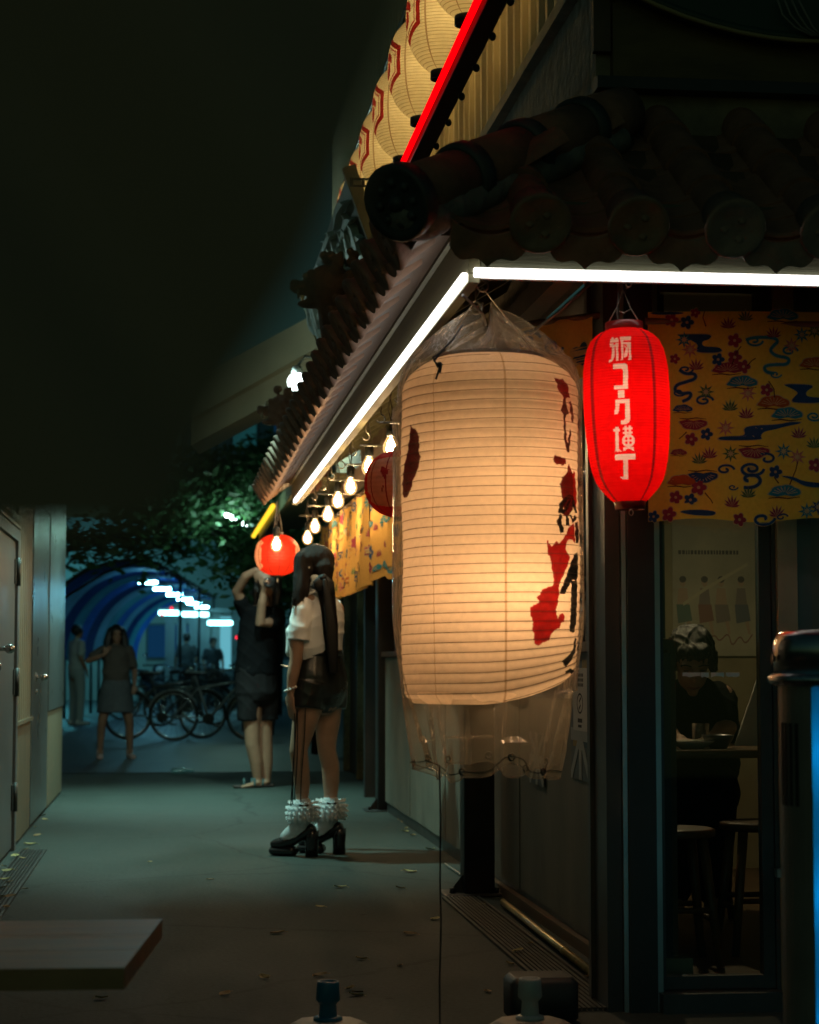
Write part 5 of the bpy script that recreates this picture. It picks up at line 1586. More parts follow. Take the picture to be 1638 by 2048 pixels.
for k, (px, py) in enumerate(spots):
    p = PZ(px, py, 0)
    z = .012 if (px < 60 and p.y < 11.4) or px > 1030 else .001
    o = inst(leafmesh[k % 3], 'fallen_leaf', (p.x, p.y, z), None, rot=(random.uniform(-.2, .2), random.uniform(-.15, .15), random.uniform(0, 6.28)), scale=(random.uniform(.5, .9),) * 3)
    tag(o, 'dry curled brown leaf lying on the alley floor', 'leaf', 'dry leaves on the alley floor')

# ------------------------------------------------------------------ dark cloth awning hanging close to the viewer (out of focus)
M_awn = paper('black_canvas', (.36, .28, .22), .75, vscale=8, var=.04, gloss=0.0)
AY = .36
edge = [(845, -260), (800, -20), (752, 110), (715, 230), (660, 380), (600, 520), (525, 640), (445, 760), (395, 860), (365, 950), (330, 1020), (220, 1050), (100, 1060), (0, 1060), (-400, 1055), (-900, 1050)]
m = MB(); rows = []
for i, (px, py) in enumerate(edge):
    c = P(px + 30, py + 25, AY + .004 * math.sin(i * 1.1)); top = Vector((-.75 + .35 * (1 - i / len(edge)), AY + .16, 1.95 - .004 * i))
    rows.append([c.lerp(top, t) + Vector((0, .004 * math.sin(5 * t + i * .9), 0)) for t in np.linspace(0, 1, 9)])
fr = []
for dlt in (0, .004):
    G_ = [[p + Vector((0, dlt, 0)) for p in r_] for r_ in rows]
    for i in range(len(G_) - 1):
        for j in range(8): m.quad(G_[i][j], G_[i + 1][j], G_[i + 1][j + 1], G_[i][j + 1], 0, True)
    fr.append(G_)
for i in range(len(rows) - 1): m.quad(fr[0][i][0], fr[0][i + 1][0], fr[1][i + 1][0], fr[1][i][0])
AW = m.build('canvas_awning', M_awn, None, recalc=False)
tag(AW, 'out of focus black canvas awning hanging over the upper left', 'awning')
# ------------------------------------------------------------------ people
def skin(name, c): return mat(name, c, .5, var=.08, vscale=20)
M_sk1 = skin('skin_light', (.42, .25, .17)); M_sk2 = skin('skin_tan', (.34, .19, .12))
M_hair = mat('dark_brown_hair', (.009, .006, .0045), .5, var=.5, vscale=6, bump=.8, bscale=40, stretch=(9, 9, .4), spec=.2)
M_hairb = mat('black_hair', (.012, .011, .011), .42, var=.4, vscale=6, bump=.5, bscale=40, stretch=(9, 9, .5))
def hand(mb, wrist, tip, palm_n, thumb_dir, s_=1.0, curl=.25):
    """palm, four unequal fingers with knuckle bends, thumb from the side of the palm"""
    d = (Vector(tip) - Vector(wrist)).normalized(); n = Vector(palm_n); n = (n - d * n.dot(d)).normalized(); w_ = d.cross(n).normalized()
    td = Vector(thumb_dir); sg = 1 if td.dot(w_) > 0 else -1
    k = wrist + d * .085 * s_
    mb.loft([wrist, wrist + d * .04 * s_, k], [(.024 * s_, .015 * s_), (.036 * s_, .016 * s_), (.037 * s_, .013 * s_)], side=w_, n=12)
    for i, L in enumerate((.070, .080, .074, .058)):
        o = k + w_ * (sg * (.027 - .018 * i) * s_) - d * .006 * s_
        a = o + d * (L * .45 * s_) + n * (curl * .2 * L * s_); b = a + (d * math.cos(curl * 1.6) + n * math.sin(curl * 1.6)) * (L * .32 * s_); c = b + (d * math.cos(curl * 2.8) + n * math.sin(curl * 2.8)) * (L * .28 * s_)
        mb.loft([o, a, b, c], [.0088 * s_, .0084 * s_, .0076 * s_, .006 * s_], n=8)
    o = wrist + d * .03 * s_ + w_ * (sg * .028 * s_)
    a = o + (d * .7 + w_ * sg * .6 + n * .25) * .04 * s_; b = a + (d * .9 + w_ * sg * .15 + n * .35) * .032 * s_
    mb.loft([o, a, b], [.013 * s_, .0105 * s_, .0075 * s_], n=8)
def head(mb, c, face, s_=1.0, up_=Vector((0, 0, 1))):
    """skull, jaw, nose, ears, brow; c = centre of the head, face = direction it looks"""
    f = Vector(face).normalized(); r_ = f.cross(up_).normalized(); u = r_.cross(f)
    M3 = Matrix((r_, f, u)).transposed()
    q = lambda x, y, z: Vector(c) + M3 @ Vector((x, y, z)) * s_
    mb.ell(q(0, -.012, .025), (.076 * s_, .094 * s_, .088 * s_), 16, 12, rot=M3)
    mb.ell(q(0, .025, -.045), (.060 * s_, .066 * s_, .070 * s_), 14, 10, rot=M3)
    mb.loft([q(0, .088, .015), q(0, .103, -.02), q(0, .09, -.032)], [.009 * s_, .014 * s_, .012 * s_], n=8)
    mb.ell(q(0, .086, -.066), (.024 * s_, .012 * s_, .010 * s_), 10, 6, rot=M3)
    mb.ell(q(0, .075, -.10), (.024 * s_, .02 * s_, .016 * s_), 10, 6, rot=M3)
    for sx in (-1, 1):
        mb.ell(q(.076 * sx, -.012, -.01), (.010 * s_, .02 * s_, .032 * s_), 8, 6, rot=M3)
        mb.ell(q(.034 * sx, .078, .022), (.026 * s_, .012 * s_, .008 * s_), 8, 6, rot=M3)
    return q, M3
def face_parts(q, s_, parent, closed=False):
    for sx in (-1, 1):
        m = MB(); m.ell(q(.032 * sx, .084, .004), (.013 * s_, .008 * s_, (.003 if closed else .007) * s_), 10, 6); m.build('eye', M_ink, parent)
        m = MB(); m.loft([q(.015 * sx, .093, .028), q(.034 * sx, .092, .034), q(.052 * sx, .08, .026)], [.003 * s_] * 3, n=6); m.build('eyebrow', M_hairb, parent)
    m = MB(); m.loft([q(-.022, .088, -.068), q(0, .099, -.066), q(.022, .088, -.068)], [.003 * s_, .006 * s_, .003 * s_], n=8); m.build('lips', mat('lips', (.30, .09, .08), .4), parent)

# ---- the woman in white blouse, seen from behind
WYD = 10.99
def w_(px, py, dy=0.0): return P(px, py, WYD + dy)
pxm = WYD / FPX          # metres per pixel there
wbase = PZ(622, 1710, 0)
m = MB()
sd = (w_(675, 1215, .13) - w_(600, 1212, -.13)).normalized()
m.loft([w_(640, 1395, .0), w_(640, 1350, .0), w_(641, 1300, .0), w_(640, 1250, 0), w_(637, 1205, 0), w_(630, 1182, 0)], [(.155, .115), (.165, .125), (.118, .088), (.145, .098), (.150, .085), (.07, .055)], side=sd, n=18)
m.loft([w_(631, 1192, .0), w_(626, 1160, 0)], [.052, .050], n=12)
hq, hM = head(m, w_(625, 1132, 0), Vector((-.85, .35, .18)), .98)
# near arm hanging, other arm in front of the body
m.loft([w_(602, 1215, -.12), w_(594, 1275, -.15), w_(592, 1322, -.16), w_(586, 1350, -.16), w_(581, 1383, -.16)], [.050, .042, .036, .034, .023], n=12)
hand(m, w_(580, 1384, -.16), w_(584, 1455, -.165), (.8, .5, 0), (-.9, .2, 0), .98, .16)
m.loft([w_(672, 1218, .13), w_(662, 1270, .20), w_(640, 1310, .26), w_(612, 1325, .30)], [.048, .040, .036, .024], n=12)
hand(m, w_(612, 1325, .30), w_(580, 1335, .33), (0, 0, 1), (0, -1, .3), .95, .3)
# legs
m.loft([w_(622, 1378, -.07), w_(611, 1440, -.08), w_(600, 1485, -.08), w_(597, 1502, -.08), w_(601, 1535, -.075), w_(604, 1565, -.07), w_(605, 1610, -.07), w_(604, 1650, -.07)], [.088, .072, .055, .051, .049, .045, .031, .029], n=14)
m.loft([w_(656, 1378, .07), w_(655, 1440, .06), w_(653, 1485, .05), w_(654, 1502, .05), w_(661, 1532, .06), w_(662, 1562, .06), w_(661, 1610, .06), w_(660, 1655, .06)], [.090, .073, .056, .052, .051, .047, .032, .029], n=14)
for ax, ay, dy in ((604, 1650, -.07), (660, 1650, .06)):
    m.loft([w_(ax + 6, ay, dy), w_(ax - 14, ay + 18, dy + .02), w_(ax - 34, ay + 36, dy + .04)], [(.024, .026), (.026, .022), (.024, .014)], n=10)
WM = organic(m, 'person', M_sk1, None, wbase, voxel=.0075, smooth=4)
tag(WM, 'woman in white blouse and black leather shorts seen from behind', 'person')
# blouse
M_bl = mat('white_cotton', (.84, .84, .84), .75, var=.05, vscale=8, bump=1.0, bscale=9, stretch=(1, 1, .6))
m = MB()
m.loft([w_(634, 1306, 0), w_(634, 1285, 0), w_(638, 1245, 0), w_(638, 1212, 0), w_(634, 1192, 0), w_(628, 1178, 0)], [(.172, .125), (.178, .128), (.178, .120), (.172, .104), (.11, .075), (.062, .058)], side=sd, n=20)
m.loft([w_(613, 1203, -.10), w_(604, 1222, -.13), w_(599, 1255, -.15), w_(597, 1283, -.16)], [(.055, .055), (.060, .056), (.060, .056), (.064, .060)], n=16, round_ends=False)
m.loft([w_(664, 1206, .10), w_(668, 1235, .16), w_(664, 1272, .21)], [.055, .058, .060], n=14, round_ends=False)
m.loft([w_(587, 1304, .0), w_(596, 1270, .0), w_(606, 1235, .0)], [(.05, .04), (.07, .055), (.05, .04)], n=10)
BLs = organic(m, 'blouse', M_bl, WM, voxel=.0065, smooth=3, folds=(.010, 7, 26))
m = MB(); m.loft([w_(612, 1186, -.07), w_(624, 1180, -.09), w_(640, 1182, -.06), w_(648, 1190, .02)], [(.008, .024), (.008, .028), (.008, .028), (.008, .022)], n=8); m.build('collar', M_bl, WM)
# shorts
M_lea = mat('black_leather', (.016, .018, .017), .30, var=.2, vscale=8, bump=.35, bscale=18, spec=.6)
m = MB()
m.loft([w_(637, 1296, 0), w_(638, 1315, 0), w_(637, 1350, 0), w_(637, 1385, 0)], [(.136, .108), (.155, .122), (.184, .142), (.186, .142)], side=sd, n=20)
m.loft([w_(622, 1365, -.07), w_(614, 1400, -.075), w_(612, 1418, -.08)], [.115, .106, .103], n=16, round_ends=False)
m.loft([w_(656, 1365, .07), w_(656, 1400, .065), w_(656, 1418, .06)], [.115, .108, .105], n=16, round_ends=False)
organic(m, 'leather_shorts', M_lea, WM, voxel=.0065, smooth=3, folds=(.004, 6, 26), seed=2)
m = MB(); m.loft([w_(637, 1300, 0), w_(637, 1312, 0)], [(.150, .12), (.157, .126)], side=sd, n=24, round_ends=False); m.build('waistband', M_lea, WM)
# hair: cap, long fall on the left, thick tail with ribbon
m = MB()
m.ell(hq(0, -.02, .032), (.086, .103, .095), 18, 12, rot=hM)
m.loft([w_(604, 1118, -.04), w_(604, 1150, -.07), w_(602, 1185, -.12), w_(597, 1216, -.15)], [(.046, .058), (.05, .05), (.046, .03), (.024, .014)], n=12)
m.loft([w_(612, 1112, .05), w_(605, 1160, .10), w_(596, 1205, .12)], [(.05, .05), (.05, .04), (.03, .02)], n=12)
m.ell(w_(613, 1122, -.03), (.062, .07, .06), 14, 10)
m.ell(w_(609, 1140, -.05), (.058, .06, .06), 14, 10)
m.loft([w_(645, 1118, -.02), w_(648, 1140, -.07), w_(650, 1162, -.09)], [.065, .058, .040], n=12)
m.loft([w_(648, 1158, -.09), w_(654, 1195, -.12), w_(660, 1245, -.13), w_(664, 1300, -.135), w_(668, 1345, -.14)], [(.045, .034), (.048, .028), (.044, .024), (.036, .018), (.022, .01)], side=(1, 0, 0), n=12)
organic(m, 'hair', M_hair, WM, voxel=.0055, smooth=2, folds=(.003, 90, 4), seed=1)
m = MB(); rs = random.Random(5)
for k in range(46):
    a = rs.uniform(-1, 1); t0 = rs.uniform(0, .25)
    x0 = 604 + 14 * a; 
    m.loft([w_(x0 + 4, 1112 + 10 * t0, -.085 + .02 * abs(a)), w_(x0, 1150, -.115 + .03 * abs(a)), w_(x0 - 3 + rs.uniform(-3, 3), 1185, -.15 + .02 * abs(a)), w_(x0 - 8 + rs.uniform(-4, 4), 1214 + rs.uniform(-8, 12), -.165)], [.0022, .003, .0026, .001], None, 5)
for k in range(40):
    a = rs.uniform(-1, 1)
    m.loft([w_(650 + 10 * a, 1166, -.125), w_(655 + 13 * a, 1200, -.15), w_(661 + 13 * a + rs.uniform(-2, 2), 1250, -.157), w_(666 + 10 * a, 1310 + rs.uniform(-10, 30), -.155)], [.0022, .003, .0026, .001], None, 5)
m.build('loose_strands', M_hair, WM)
M_rib = mat('black_satin', (.010, .009, .009), .6, spec=.3)
m = MB()
def ribbon(pts, wd, mb):
    mb.loft(pts, [(q, .006) for q in wd], side=(1, 0, 0), n=12)
ribbon([w_(646, 1150, -.14), w_(656, 1168, -.17), w_(663, 1190, -.16)], [.012, .035, .022], m)
ribbon([w_(642, 1152, -.14), w_(636, 1165, -.17), w_(640, 1180, -.16)], [.012, .03, .02], m)
ribbon([w_(650, 1160, -.17), w_(656, 1200, -.19), w_(662, 1250, -.20), w_(665, 1300, -.205), w_(667, 1345, -.20)], [.012, .026, .030, .028, .024], m)
m.ell(w_(646, 1156, -.15), (.022, .02, .02), 10, 6)
m.build('hair_ribbon', M_rib, WM)
m = MB(); m.ell(w_(630, 1157, -.10), (.028, .018, .022), 10, 8); m.loft([w_(630, 1157, -.11), w_(622, 1170, -.11)], [.014, .006], n=8); m.build('hair_clip', mat('pale_clip', (.5, .55, .55), .4), WM)
for px in (606, 618):
    MB().ell(w_(px, 1135, -.10), .006, 8, 6).build('hair_pin', mat('pearl', (.8, .8, .78), .25), WM)
# cords from the waist
for x0, x1, y1 in ((592, 585, 1608), (596, 590, 1600), (590, 583, 1612), (610, 602, 1604)):
    MB().tube([w_(x0 + (x1 - x0) * t + 1.5 * math.sin(5 * t + x0), 1416 + (y1 - 1416) * t, -.185 + .03 * t) for t in np.linspace(0, 1, 12)], .0032, 5).build('waist_cord', M_rib, WM)
# bracelet
c = w_(581, 1378, -.16)
for k in range(11):
    a = 2 * math.pi * k / 11
    MB().ell(c + Vector((.029 * math.cos(a), .029 * math.sin(a), .012 * math.cos(a))), .0075, 8, 6).build('bead', MATS['pearl'], WM)
# lace socks and platform shoes
M_lace = paper('white_lace', (.80, .84, .86), .65, vscale=160, var=.15, gloss=0.0)
M_shoe = mat('black_patent', (.012, .012, .013), .22, coat=.4)
def shoe(ax, ay, dy, toe_dx, base_py):
    """ankle pixel, depth, toe offset; stands on the ground"""
    fw = Vector((-1, .42, 0)).normalized(); sw = Vector((fw.y, -fw.x, 0))
    an = w_(ax, ay, dy); g0 = Vector((an.x, an.y, 0))
    pt = lambda f_, s_, z: g0 + fw * f_ + sw * s_ + Vector((0, 0, z))
    # sock
    m = MB(); m.loft([pt(0, 0, .285), pt(.0, 0, .22), pt(.01, 0, .165), pt(.045, 0, .13), pt(.09, 0, .10)], [.046, .048, .052, .051, .042], n=16); m.build('sock', M_lace, WM)
    for z0, r0, r1, dz_, ph in ((.282, .046, .080, .012, 0), (.276, .047, .092, -.014, .7), (.266, .048, .094, -.034, 1.3), (.256, .048, .090, -.05, 2.2), (.246, .048, .080, -.058, 3.1)):
        m = MB(); rg = []
        for t in np.linspace(0, 1, 6):
            rg.append([pt(0, 0, 0) + Vector(((r0 + (r1 - r0) * t) * (1 + .07 * t * math.sin(17 * a + ph) + .03 * t * math.sin(41 * a + ph)) * math.cos(a), (r0 + (r1 - r0) * t) * (1 + .07 * t * math.sin(17 * a + ph)) * math.sin(a), z0 + dz_ * t + .007 * t * math.cos(17 * a + ph) + .003 * t * math.sin(41 * a))) for a in np.linspace(0, 2 * math.pi, 133)[:-1]])
        m.rings(rg, False, False); m.build('lace_frill', M_lace, WM)
    m = MB(); c = pt(.0, 0, .272) + Vector((0, -.05, 0)); m.loft([c, c + Vector((-.022, -.004, .008))], [.003, .006], n=6); m.loft([c, c + Vector((.022, -.004, .006))], [.003, .006], n=6); m.loft([c, c + Vector((-.012, -.004, -.02))], [.002, .003], n=6); m.build('sock_bow', M_rib, WM)
    # shoe
    m = MB()
    m.loft([pt(-.045, 0, .145), pt(.0, 0, .118), pt(.06, 0, .088), pt(.12, 0, .068), pt(.165, 0, .062)], [(.038, .034), (.041, .034), (.042, .034), (.044, .034), (.034, .026)], side=sw, n=16)
    S = organic(m, 'shoe', M_shoe, WM, voxel=.006, smooth=3)
    m = MB(); m.loft([pt(.055, 0, .028), pt(.105, 0, .027), pt(.172, 0, .027)], [(.046, .027), (.049, .027), (.040, .025)], side=sw, n=16); S2 = m.build('platform', M_shoe, S)
    m = MB(); c0 = pt(-.055, 0, 0); rg = []
    for z, r in ((.0, .036), (.05, .035), (.10, .038), (.14, .04)):
        rg.append([pt(-.05 + r * math.cos(a), r * .9 * math.sin(a), z) for a in np.linspace(0, 2 * math.pi, 19)[:-1]])
    m.rings(rg, True, True); m.build('heel', M_shoe, S)
shoe(606, 1690, -.07, 0, 1712)
shoe(661, 1686, .06, 0, 1708)

# ---- the photographer
MYD = PZ(512, 1575, 0).y
def n_(px, py, dy=0.0): return P(px, py, MYD + dy)
mb_ = PZ(512, 1575, 0)
m = MB(); sd2 = Vector((1, .35, 0)).normalized()
m.loft([n_(512, 1375, 0), n_(514, 1330, 0), n_(518, 1280, 0), n_(524, 1235, 0), n_(528, 1215, 0)], [(.165, .125), (.155, .12), (.155, .115), (.175, .11), (.10, .07)], side=sd2, n=16)
m.loft([n_(528, 1218, 0), n_(532, 1190, -.03)], [.058, .056], n=12)
mq, mM = head(m, n_(534, 1172, -.04), Vector((-.25, -.95, .15)), 1.05)
m.loft([n_(492, 1228, 0), n_(474, 1182, -.10), n_(492, 1152, -.20), n_(513, 1140, -.24)], [.056, .046, .040, .028], n=12)
hand(m, n_(512, 1140, -.24), n_(528, 1160, -.26), (0, 1, 0), (0, 0, -1), 1.05, .5)
m.loft([n_(556, 1235, 0), n_(545, 1245, -.14), n_(520, 1246, -.22), n_(524, 1205, -.26), n_(530, 1178, -.27)], [.056, .047, .046, .038, .028], n=12)
hand(m, n_(530, 1178, -.27), n_(533, 1155, -.27), (0, 1, 0), (-1, 0, 0), 1.05, .5)
m.loft([n_(504, 1390, -.02), n_(503, 1450, -.03), n_(505, 1490, -.03), n_(512, 1525, -.02), n_(516, 1562, -.01)], [.10, .07, .062, .055, .038], n=14)
m.loft([n_(528, 1390, .06), n_(528, 1450, .05), n_(531, 1490, .05), n_(533, 1525, .05), n_(532, 1562, .04)], [.10, .07, .062, .055, .038], n=14)
for ax, dy in ((516, -.01), (532, .04)):
    m.loft([n_(ax + 3, 1563, dy), n_(ax - 12, 1570, dy - .04), n_(ax - 34, 1574, dy - .08)], [(.036, .028), (.044, .022), (.046, .013)], side=(0, 1, 0), n=10)
MN = organic(m, 'person', M_sk2, None, mb_, voxel=.009, smooth=3)
tag(MN, 'person in black T-shirt and shorts raising a camera under the round lantern', 'person')
face_parts(mq, 1.05, MN)
M_tee = mat('black_tshirt', (.005, .006, .007), .9, spec=.12, var=.25, vscale=8, bump=.3, bscale=12)
m = MB()
m.loft([n_(513, 1345, 0), n_(515, 1300, 0), n_(520, 1255, 0), n_(526, 1225, 0), n_(529, 1213, 0)], [(.19, .15), (.185, .14), (.19, .135), (.19, .125), (.08, .07)], side=sd2, n=18)
m.loft([n_(502, 1238, 0), n_(490, 1222, -.03), n_(482, 1204, -.06)], [.075, .072, .066], n=12)
m.loft([n_(552, 1230, 0), n_(556, 1240, -.06), n_(546, 1247, -.13)], [.08, .075, .068], n=12)
organic(m, 'tshirt', M_tee, MN, voxel=.009, smooth=3, folds=(.008, 7, 20), seed=3)
M_sho = mat('charcoal_shorts', (.016, .016, .017), .9, spec=.12, var=.3, vscale=8, bump=.3, bscale=12)
m = MB(); m.loft([n_(512, 1335, 0), n_(513, 1385, 0)], [(.185, .145), (.19, .15)], side=sd2, n=18)
m.loft([n_(500, 1370, -.03), n_(496, 1442, -.03)], [.115, .095], n=14, round_ends=False); m.loft([n_(531, 1370, .06), n_(535, 1442, .05)], [.115, .095], n=14, round_ends=False)
organic(m, 'shorts', M_sho, MN, voxel=.009, smooth=3, folds=(.008, 9, 18), seed=4)
m = MB(); m.ell(mq(0, -.03, .04), (.098, .11, .10), 16, 10, rot=mM)
for sx in (-1, 1): m.loft([mq(.075 * sx, -.03, .05), mq(.092 * sx, -.01, -.06), mq(.085 * sx, .0, -.15)], [.04, .036, .02], n=10)
m.loft([mq(0, -.08, 0), mq(0, -.09, -.14)], [.085, .06], n=12)
organic(m, 'hair', M_hairb, MN, voxel=.009, smooth=2)
for ax, dy in ((516, -.01), (532, .04)):
    c = n_(ax - 14, 1575, dy - .03)
    m = MB(); m.loft([Vector((c.x + .11, c.y + .05, .014)), Vector((c.x, c.y, .014)), Vector((c.x - .14, c.y - .04, .014))], [(.04, .012), (.05, .012), (.045, .012)], side=(0, 1, 0), n=14)
    S = m.build('sandal', mat('brown_sandal', (.06, .04, .035), .6), MN)
    for q in (-.06, .03):
        m = MB(); m.tube([Vector((c.x + q, c.y - .055 - .02 * q, .02)), Vector((c.x + q, c.y - .02, .075)), Vector((c.x + q, c.y + .03, .07)), Vector((c.x + q, c.y + .06, .02))], .010, 6)
        m.build('strap', mat('teal_strap', (.06, .12, .12), .6), S)
CAMB = thing('photo_camera', 'black camera held up to the face of the person in black', 'camera', n_(534, 1168, -.22))
m = MB(); cc = n_(535, 1165, -.24); m.bevbox(cc, (.13, .06, .085), .012); m.bevbox(cc + Vector((0, 0, .05)), (.05, .05, .03), .008); m.build('body', M_rubber, CAMB)
m = MB(); m.lathe([(.034, 0), (.036, .02), (.034, .05), (.037, .055), (.037, .09), (.033, .092), (.028, .085)], cc + Vector((0, -.03, 0)), 20, M=Matrix.Rotation(math.pi / 2, 3, 'X')); m.build('lens', M_rubber, CAMB)
m = MB(); m.lathe([(.028, 0), (.02, .006)], cc + Vector((0, -.112, 0)), 16, M=Matrix.Rotation(math.pi / 2, 3, 'X')); m.build('front_glass', mat('lens_glass', (.01, .01, .02), .05, coat=1), CAMB)
MB().tube([n_(528, 1172, -.22), n_(540, 1200, -.16), n_(545, 1230, -.14), n_(550, 1200, -.1), n_(545, 1172, -.2)], .005, 6).build('strap', M_rubber, CAMB)

# ---- simple standing people further off
def stander(base, hgt, face, label, skinm, topm, botm, hairm, shoem, pose, longhair=False, skirt=False):
    k = hgt / 1.65
    f = Vector(face).normalized(); s_ = Vector((-f.y, f.x, 0))          # s_ = the person's left
    q = lambda x, y, z: Vector(base) + s_ * (x * k) + f * (y * k) + Vector((0, 0, z * k))
    m = MB()
    m.loft([q(0, 0, .80), q(0, 0, .92), q(0, 0, 1.05), q(0, 0, 1.25), q(0, 0, 1.36), q(0, 0, 1.42)], [(.15 * k, .11 * k), (.155 * k, .115 * k), (.12 * k, .095 * k), (.15 * k, .10 * k), (.14 * k, .08 * k), (.05 * k, .05 * k)], side=s_, n=14)
    m.loft([q(0, 0, 1.38), q(0, .01, 1.48)], [.048 * k, .046 * k], n=10)
    hq_, hM_ = head(m, q(0, .015, 1.555), f, .92 * k)
    for sx in (-1, 1):
        sh = q(.165 * sx, 0, 1.36); el, wr, tip = [q(*v) for v in pose['L' if sx > 0 else 'R']]
        m.loft([sh, sh.lerp(el, .5), el, el.lerp(wr, .5), wr], [.048 * k, .044 * k, .038 * k, .034 * k, .024 * k], n=10)
        hand(m, wr, tip, f if abs((tip - wr).normalized().dot(f)) < .9 else Vector((0, 0, 1)), f, .95 * k, .3)
        fx = pose.get('stance', .1) * sx
        m.loft([q(.085 * sx, 0, .86), q(.5 * (.085 * sx + fx), .015, .64), q(fx, .02, .46), q(fx * 1.05, -.01, .30), q(fx * 1.1, -.01, .07)], [.088 * k, .074 * k, .055 * k, .05 * k, .034 * k], n=12)
        m.loft([q(fx * 1.1, -.03, .05), q(fx * 1.15, .06, .04), q(fx * 1.2, .15, .03)], [(.034 * k, .035 * k), (.04 * k, .03 * k), (.036 * k, .02 * k)], side=s_, n=10)
    b = organic(m, 'person', skinm, None, base, voxel=.012 * k, smooth=3)
    tag(b, label, 'person')
    face_parts(hq_, .92 * k, b)
    m = MB(); m.loft([q(0, 0, .95), q(0, 0, 1.1), q(0, 0, 1.28), q(0, 0, 1.37), q(0, 0, 1.42)], [(.175 * k, .14 * k), (.168 * k, .13 * k), (.178 * k, .125 * k), (.165 * k, .10 * k), (.07 * k, .06 * k)], side=s_, n=16)
    for sx in (-1, 1):
        sh = q(.155 * sx, 0, 1.36); el = q(*pose['L' if sx > 0 else 'R'][0])
        m.loft([sh, sh.lerp(el, .35), sh.lerp(el, .7)], [.068 * k, .068 * k, .066 * k], n=12)
    organic(m, 'shirt', topm, b, voxel=.013 * k, smooth=3, folds=(.014, 7, 22))
    m = MB()
    if skirt:
        m.loft([q(0, 0, 1.0), q(0, 0, .9), q(0, 0, .75), q(0, 0, .58)], [(.16 * k, .13 * k), (.19 * k, .15 * k), (.22 * k, .17 * k), (.24 * k, .19 * k)], side=s_, n=18, round_ends=False)
    else:
        m.loft([q(0, 0, .98), q(0, 0, .86)], [(.165 * k, .13 * k), (.18 * k, .14 * k)], side=s_, n=16)
        for sx in (-1, 1):
            fx = pose.get('stance', .1) * sx
            m.loft([q(.085 * sx, 0, .86), q(.5 * (.085 * sx + fx), .015, .64), q(fx, .02, .46), q(fx * 1.08, 0, .1)], [.105 * k, .092 * k, .078 * k, .066 * k], n=12)
    organic(m, 'skirt' if skirt else 'trousers', botm, b, voxel=.013 * k, smooth=3)
    m = MB(); m.ell(hq_(0, -.03, .035), (.09 * k, .10 * k, .10 * k), 14, 10, rot=hM_)
    if longhair:
        for sx in (-1, 1): m.loft([q(.07 * sx, -.02, 1.6), q(.11 * sx, -.01, 1.45), q(.13 * sx, .04, 1.22)], [.05 * k, .055 * k, .03 * k], n=10)
        m.loft([q(0, -.07, 1.6), q(0, -.10, 1.4), q(0, -.12, 1.2)], [(.09 * k, .05 * k), (.12 * k, .05 * k), (.10 * k, .03 * k)], side=s_, n=12)
    organic(m, 'hair', hairm, b, voxel=.012 * k, smooth=2)
    for sx in (-1, 1):
        fx = pose.get('stance', .1) * sx
        m = MB(); m.loft([q(fx * 1.1, -.06, .035), q(fx * 1.15, .05, .035), q(fx * 1.2, .16, .03)], [(.042 * k, .035 * k), (.046 * k, .036 * k), (.044 * k, .028 * k)], side=s_, n=14)
        m.loft([q(fx * 1.1, -.03, .05), q(fx * 1.1, -.02, .11)], [.045 * k, .045 * k], n=12)
        organic(m, 'sneaker', shoem, b, voxel=.01 * k, smooth=2)
    return b
gb = PZ(230, 1518, 0)
stander(gb, 1.44, (.15, -1, 0), 'girl with long dark hair in a grey skirt facing the alley', M_sk2, mat('olive_vest', (.10, .085, .07), .8, var=.15), mat('grey_denim', (.11, .13, .14), .8, var=.2, vscale=12), M_hairb, mat('pink_sneaker', (.7, .5, .45), .7), {'R': ((-.36, .05, 1.22), (-.17, .16, 1.30), (-.10, .18, 1.40)), 'L': ((.24, -.02, 1.10), (.22, .10, .92), (.20, .14, .80)), 'stance': .17}, True, True)
fb_ = PZ(152, 1450, 0)
stander(fb_, 1.66, (.8, .5, 0), 'person in a pale shirt walking past the shed far left', M_sk2, mat('pale_shirt', (.45, .5, .52), .8), mat('pale_trousers', (.35, .40, .42), .8), M_hairb, mat('white_sneaker', (.6, .6, .6), .7), {'R': ((-.22, -.05, 1.12), (-.2, .08, .92), (-.18, .1, .8)), 'L': ((.22, .05, 1.12), (.2, .15, .95), (.18, .2, .84)), 'stance': .11})
for px, py, hh, lab, fc in ((372, 1420, 1.68, 'shadowy passer-by under the far shop lights, left of two', (-.3, 1, 0)), (425, 1418, 1.6, 'shadowy passer-by under the far shop lights, right of two', (.3, -1, 0))):
    stander(PZ(px, py, 0), hh, fc, lab, M_sk2, mat('dark_top', (.05, .055, .06), .8), mat('dark_trousers', (.03, .03, .035), .8), M_hairb, mat('dark_shoe', (.03, .03, .03), .6), {'R': ((-.22, -.05, 1.12), (-.2, .08, .92), (-.18, .1, .8)), 'L': ((.22, .05, 1.12), (.2, .15, .95), (.18, .2, .84)), 'stance': .1})

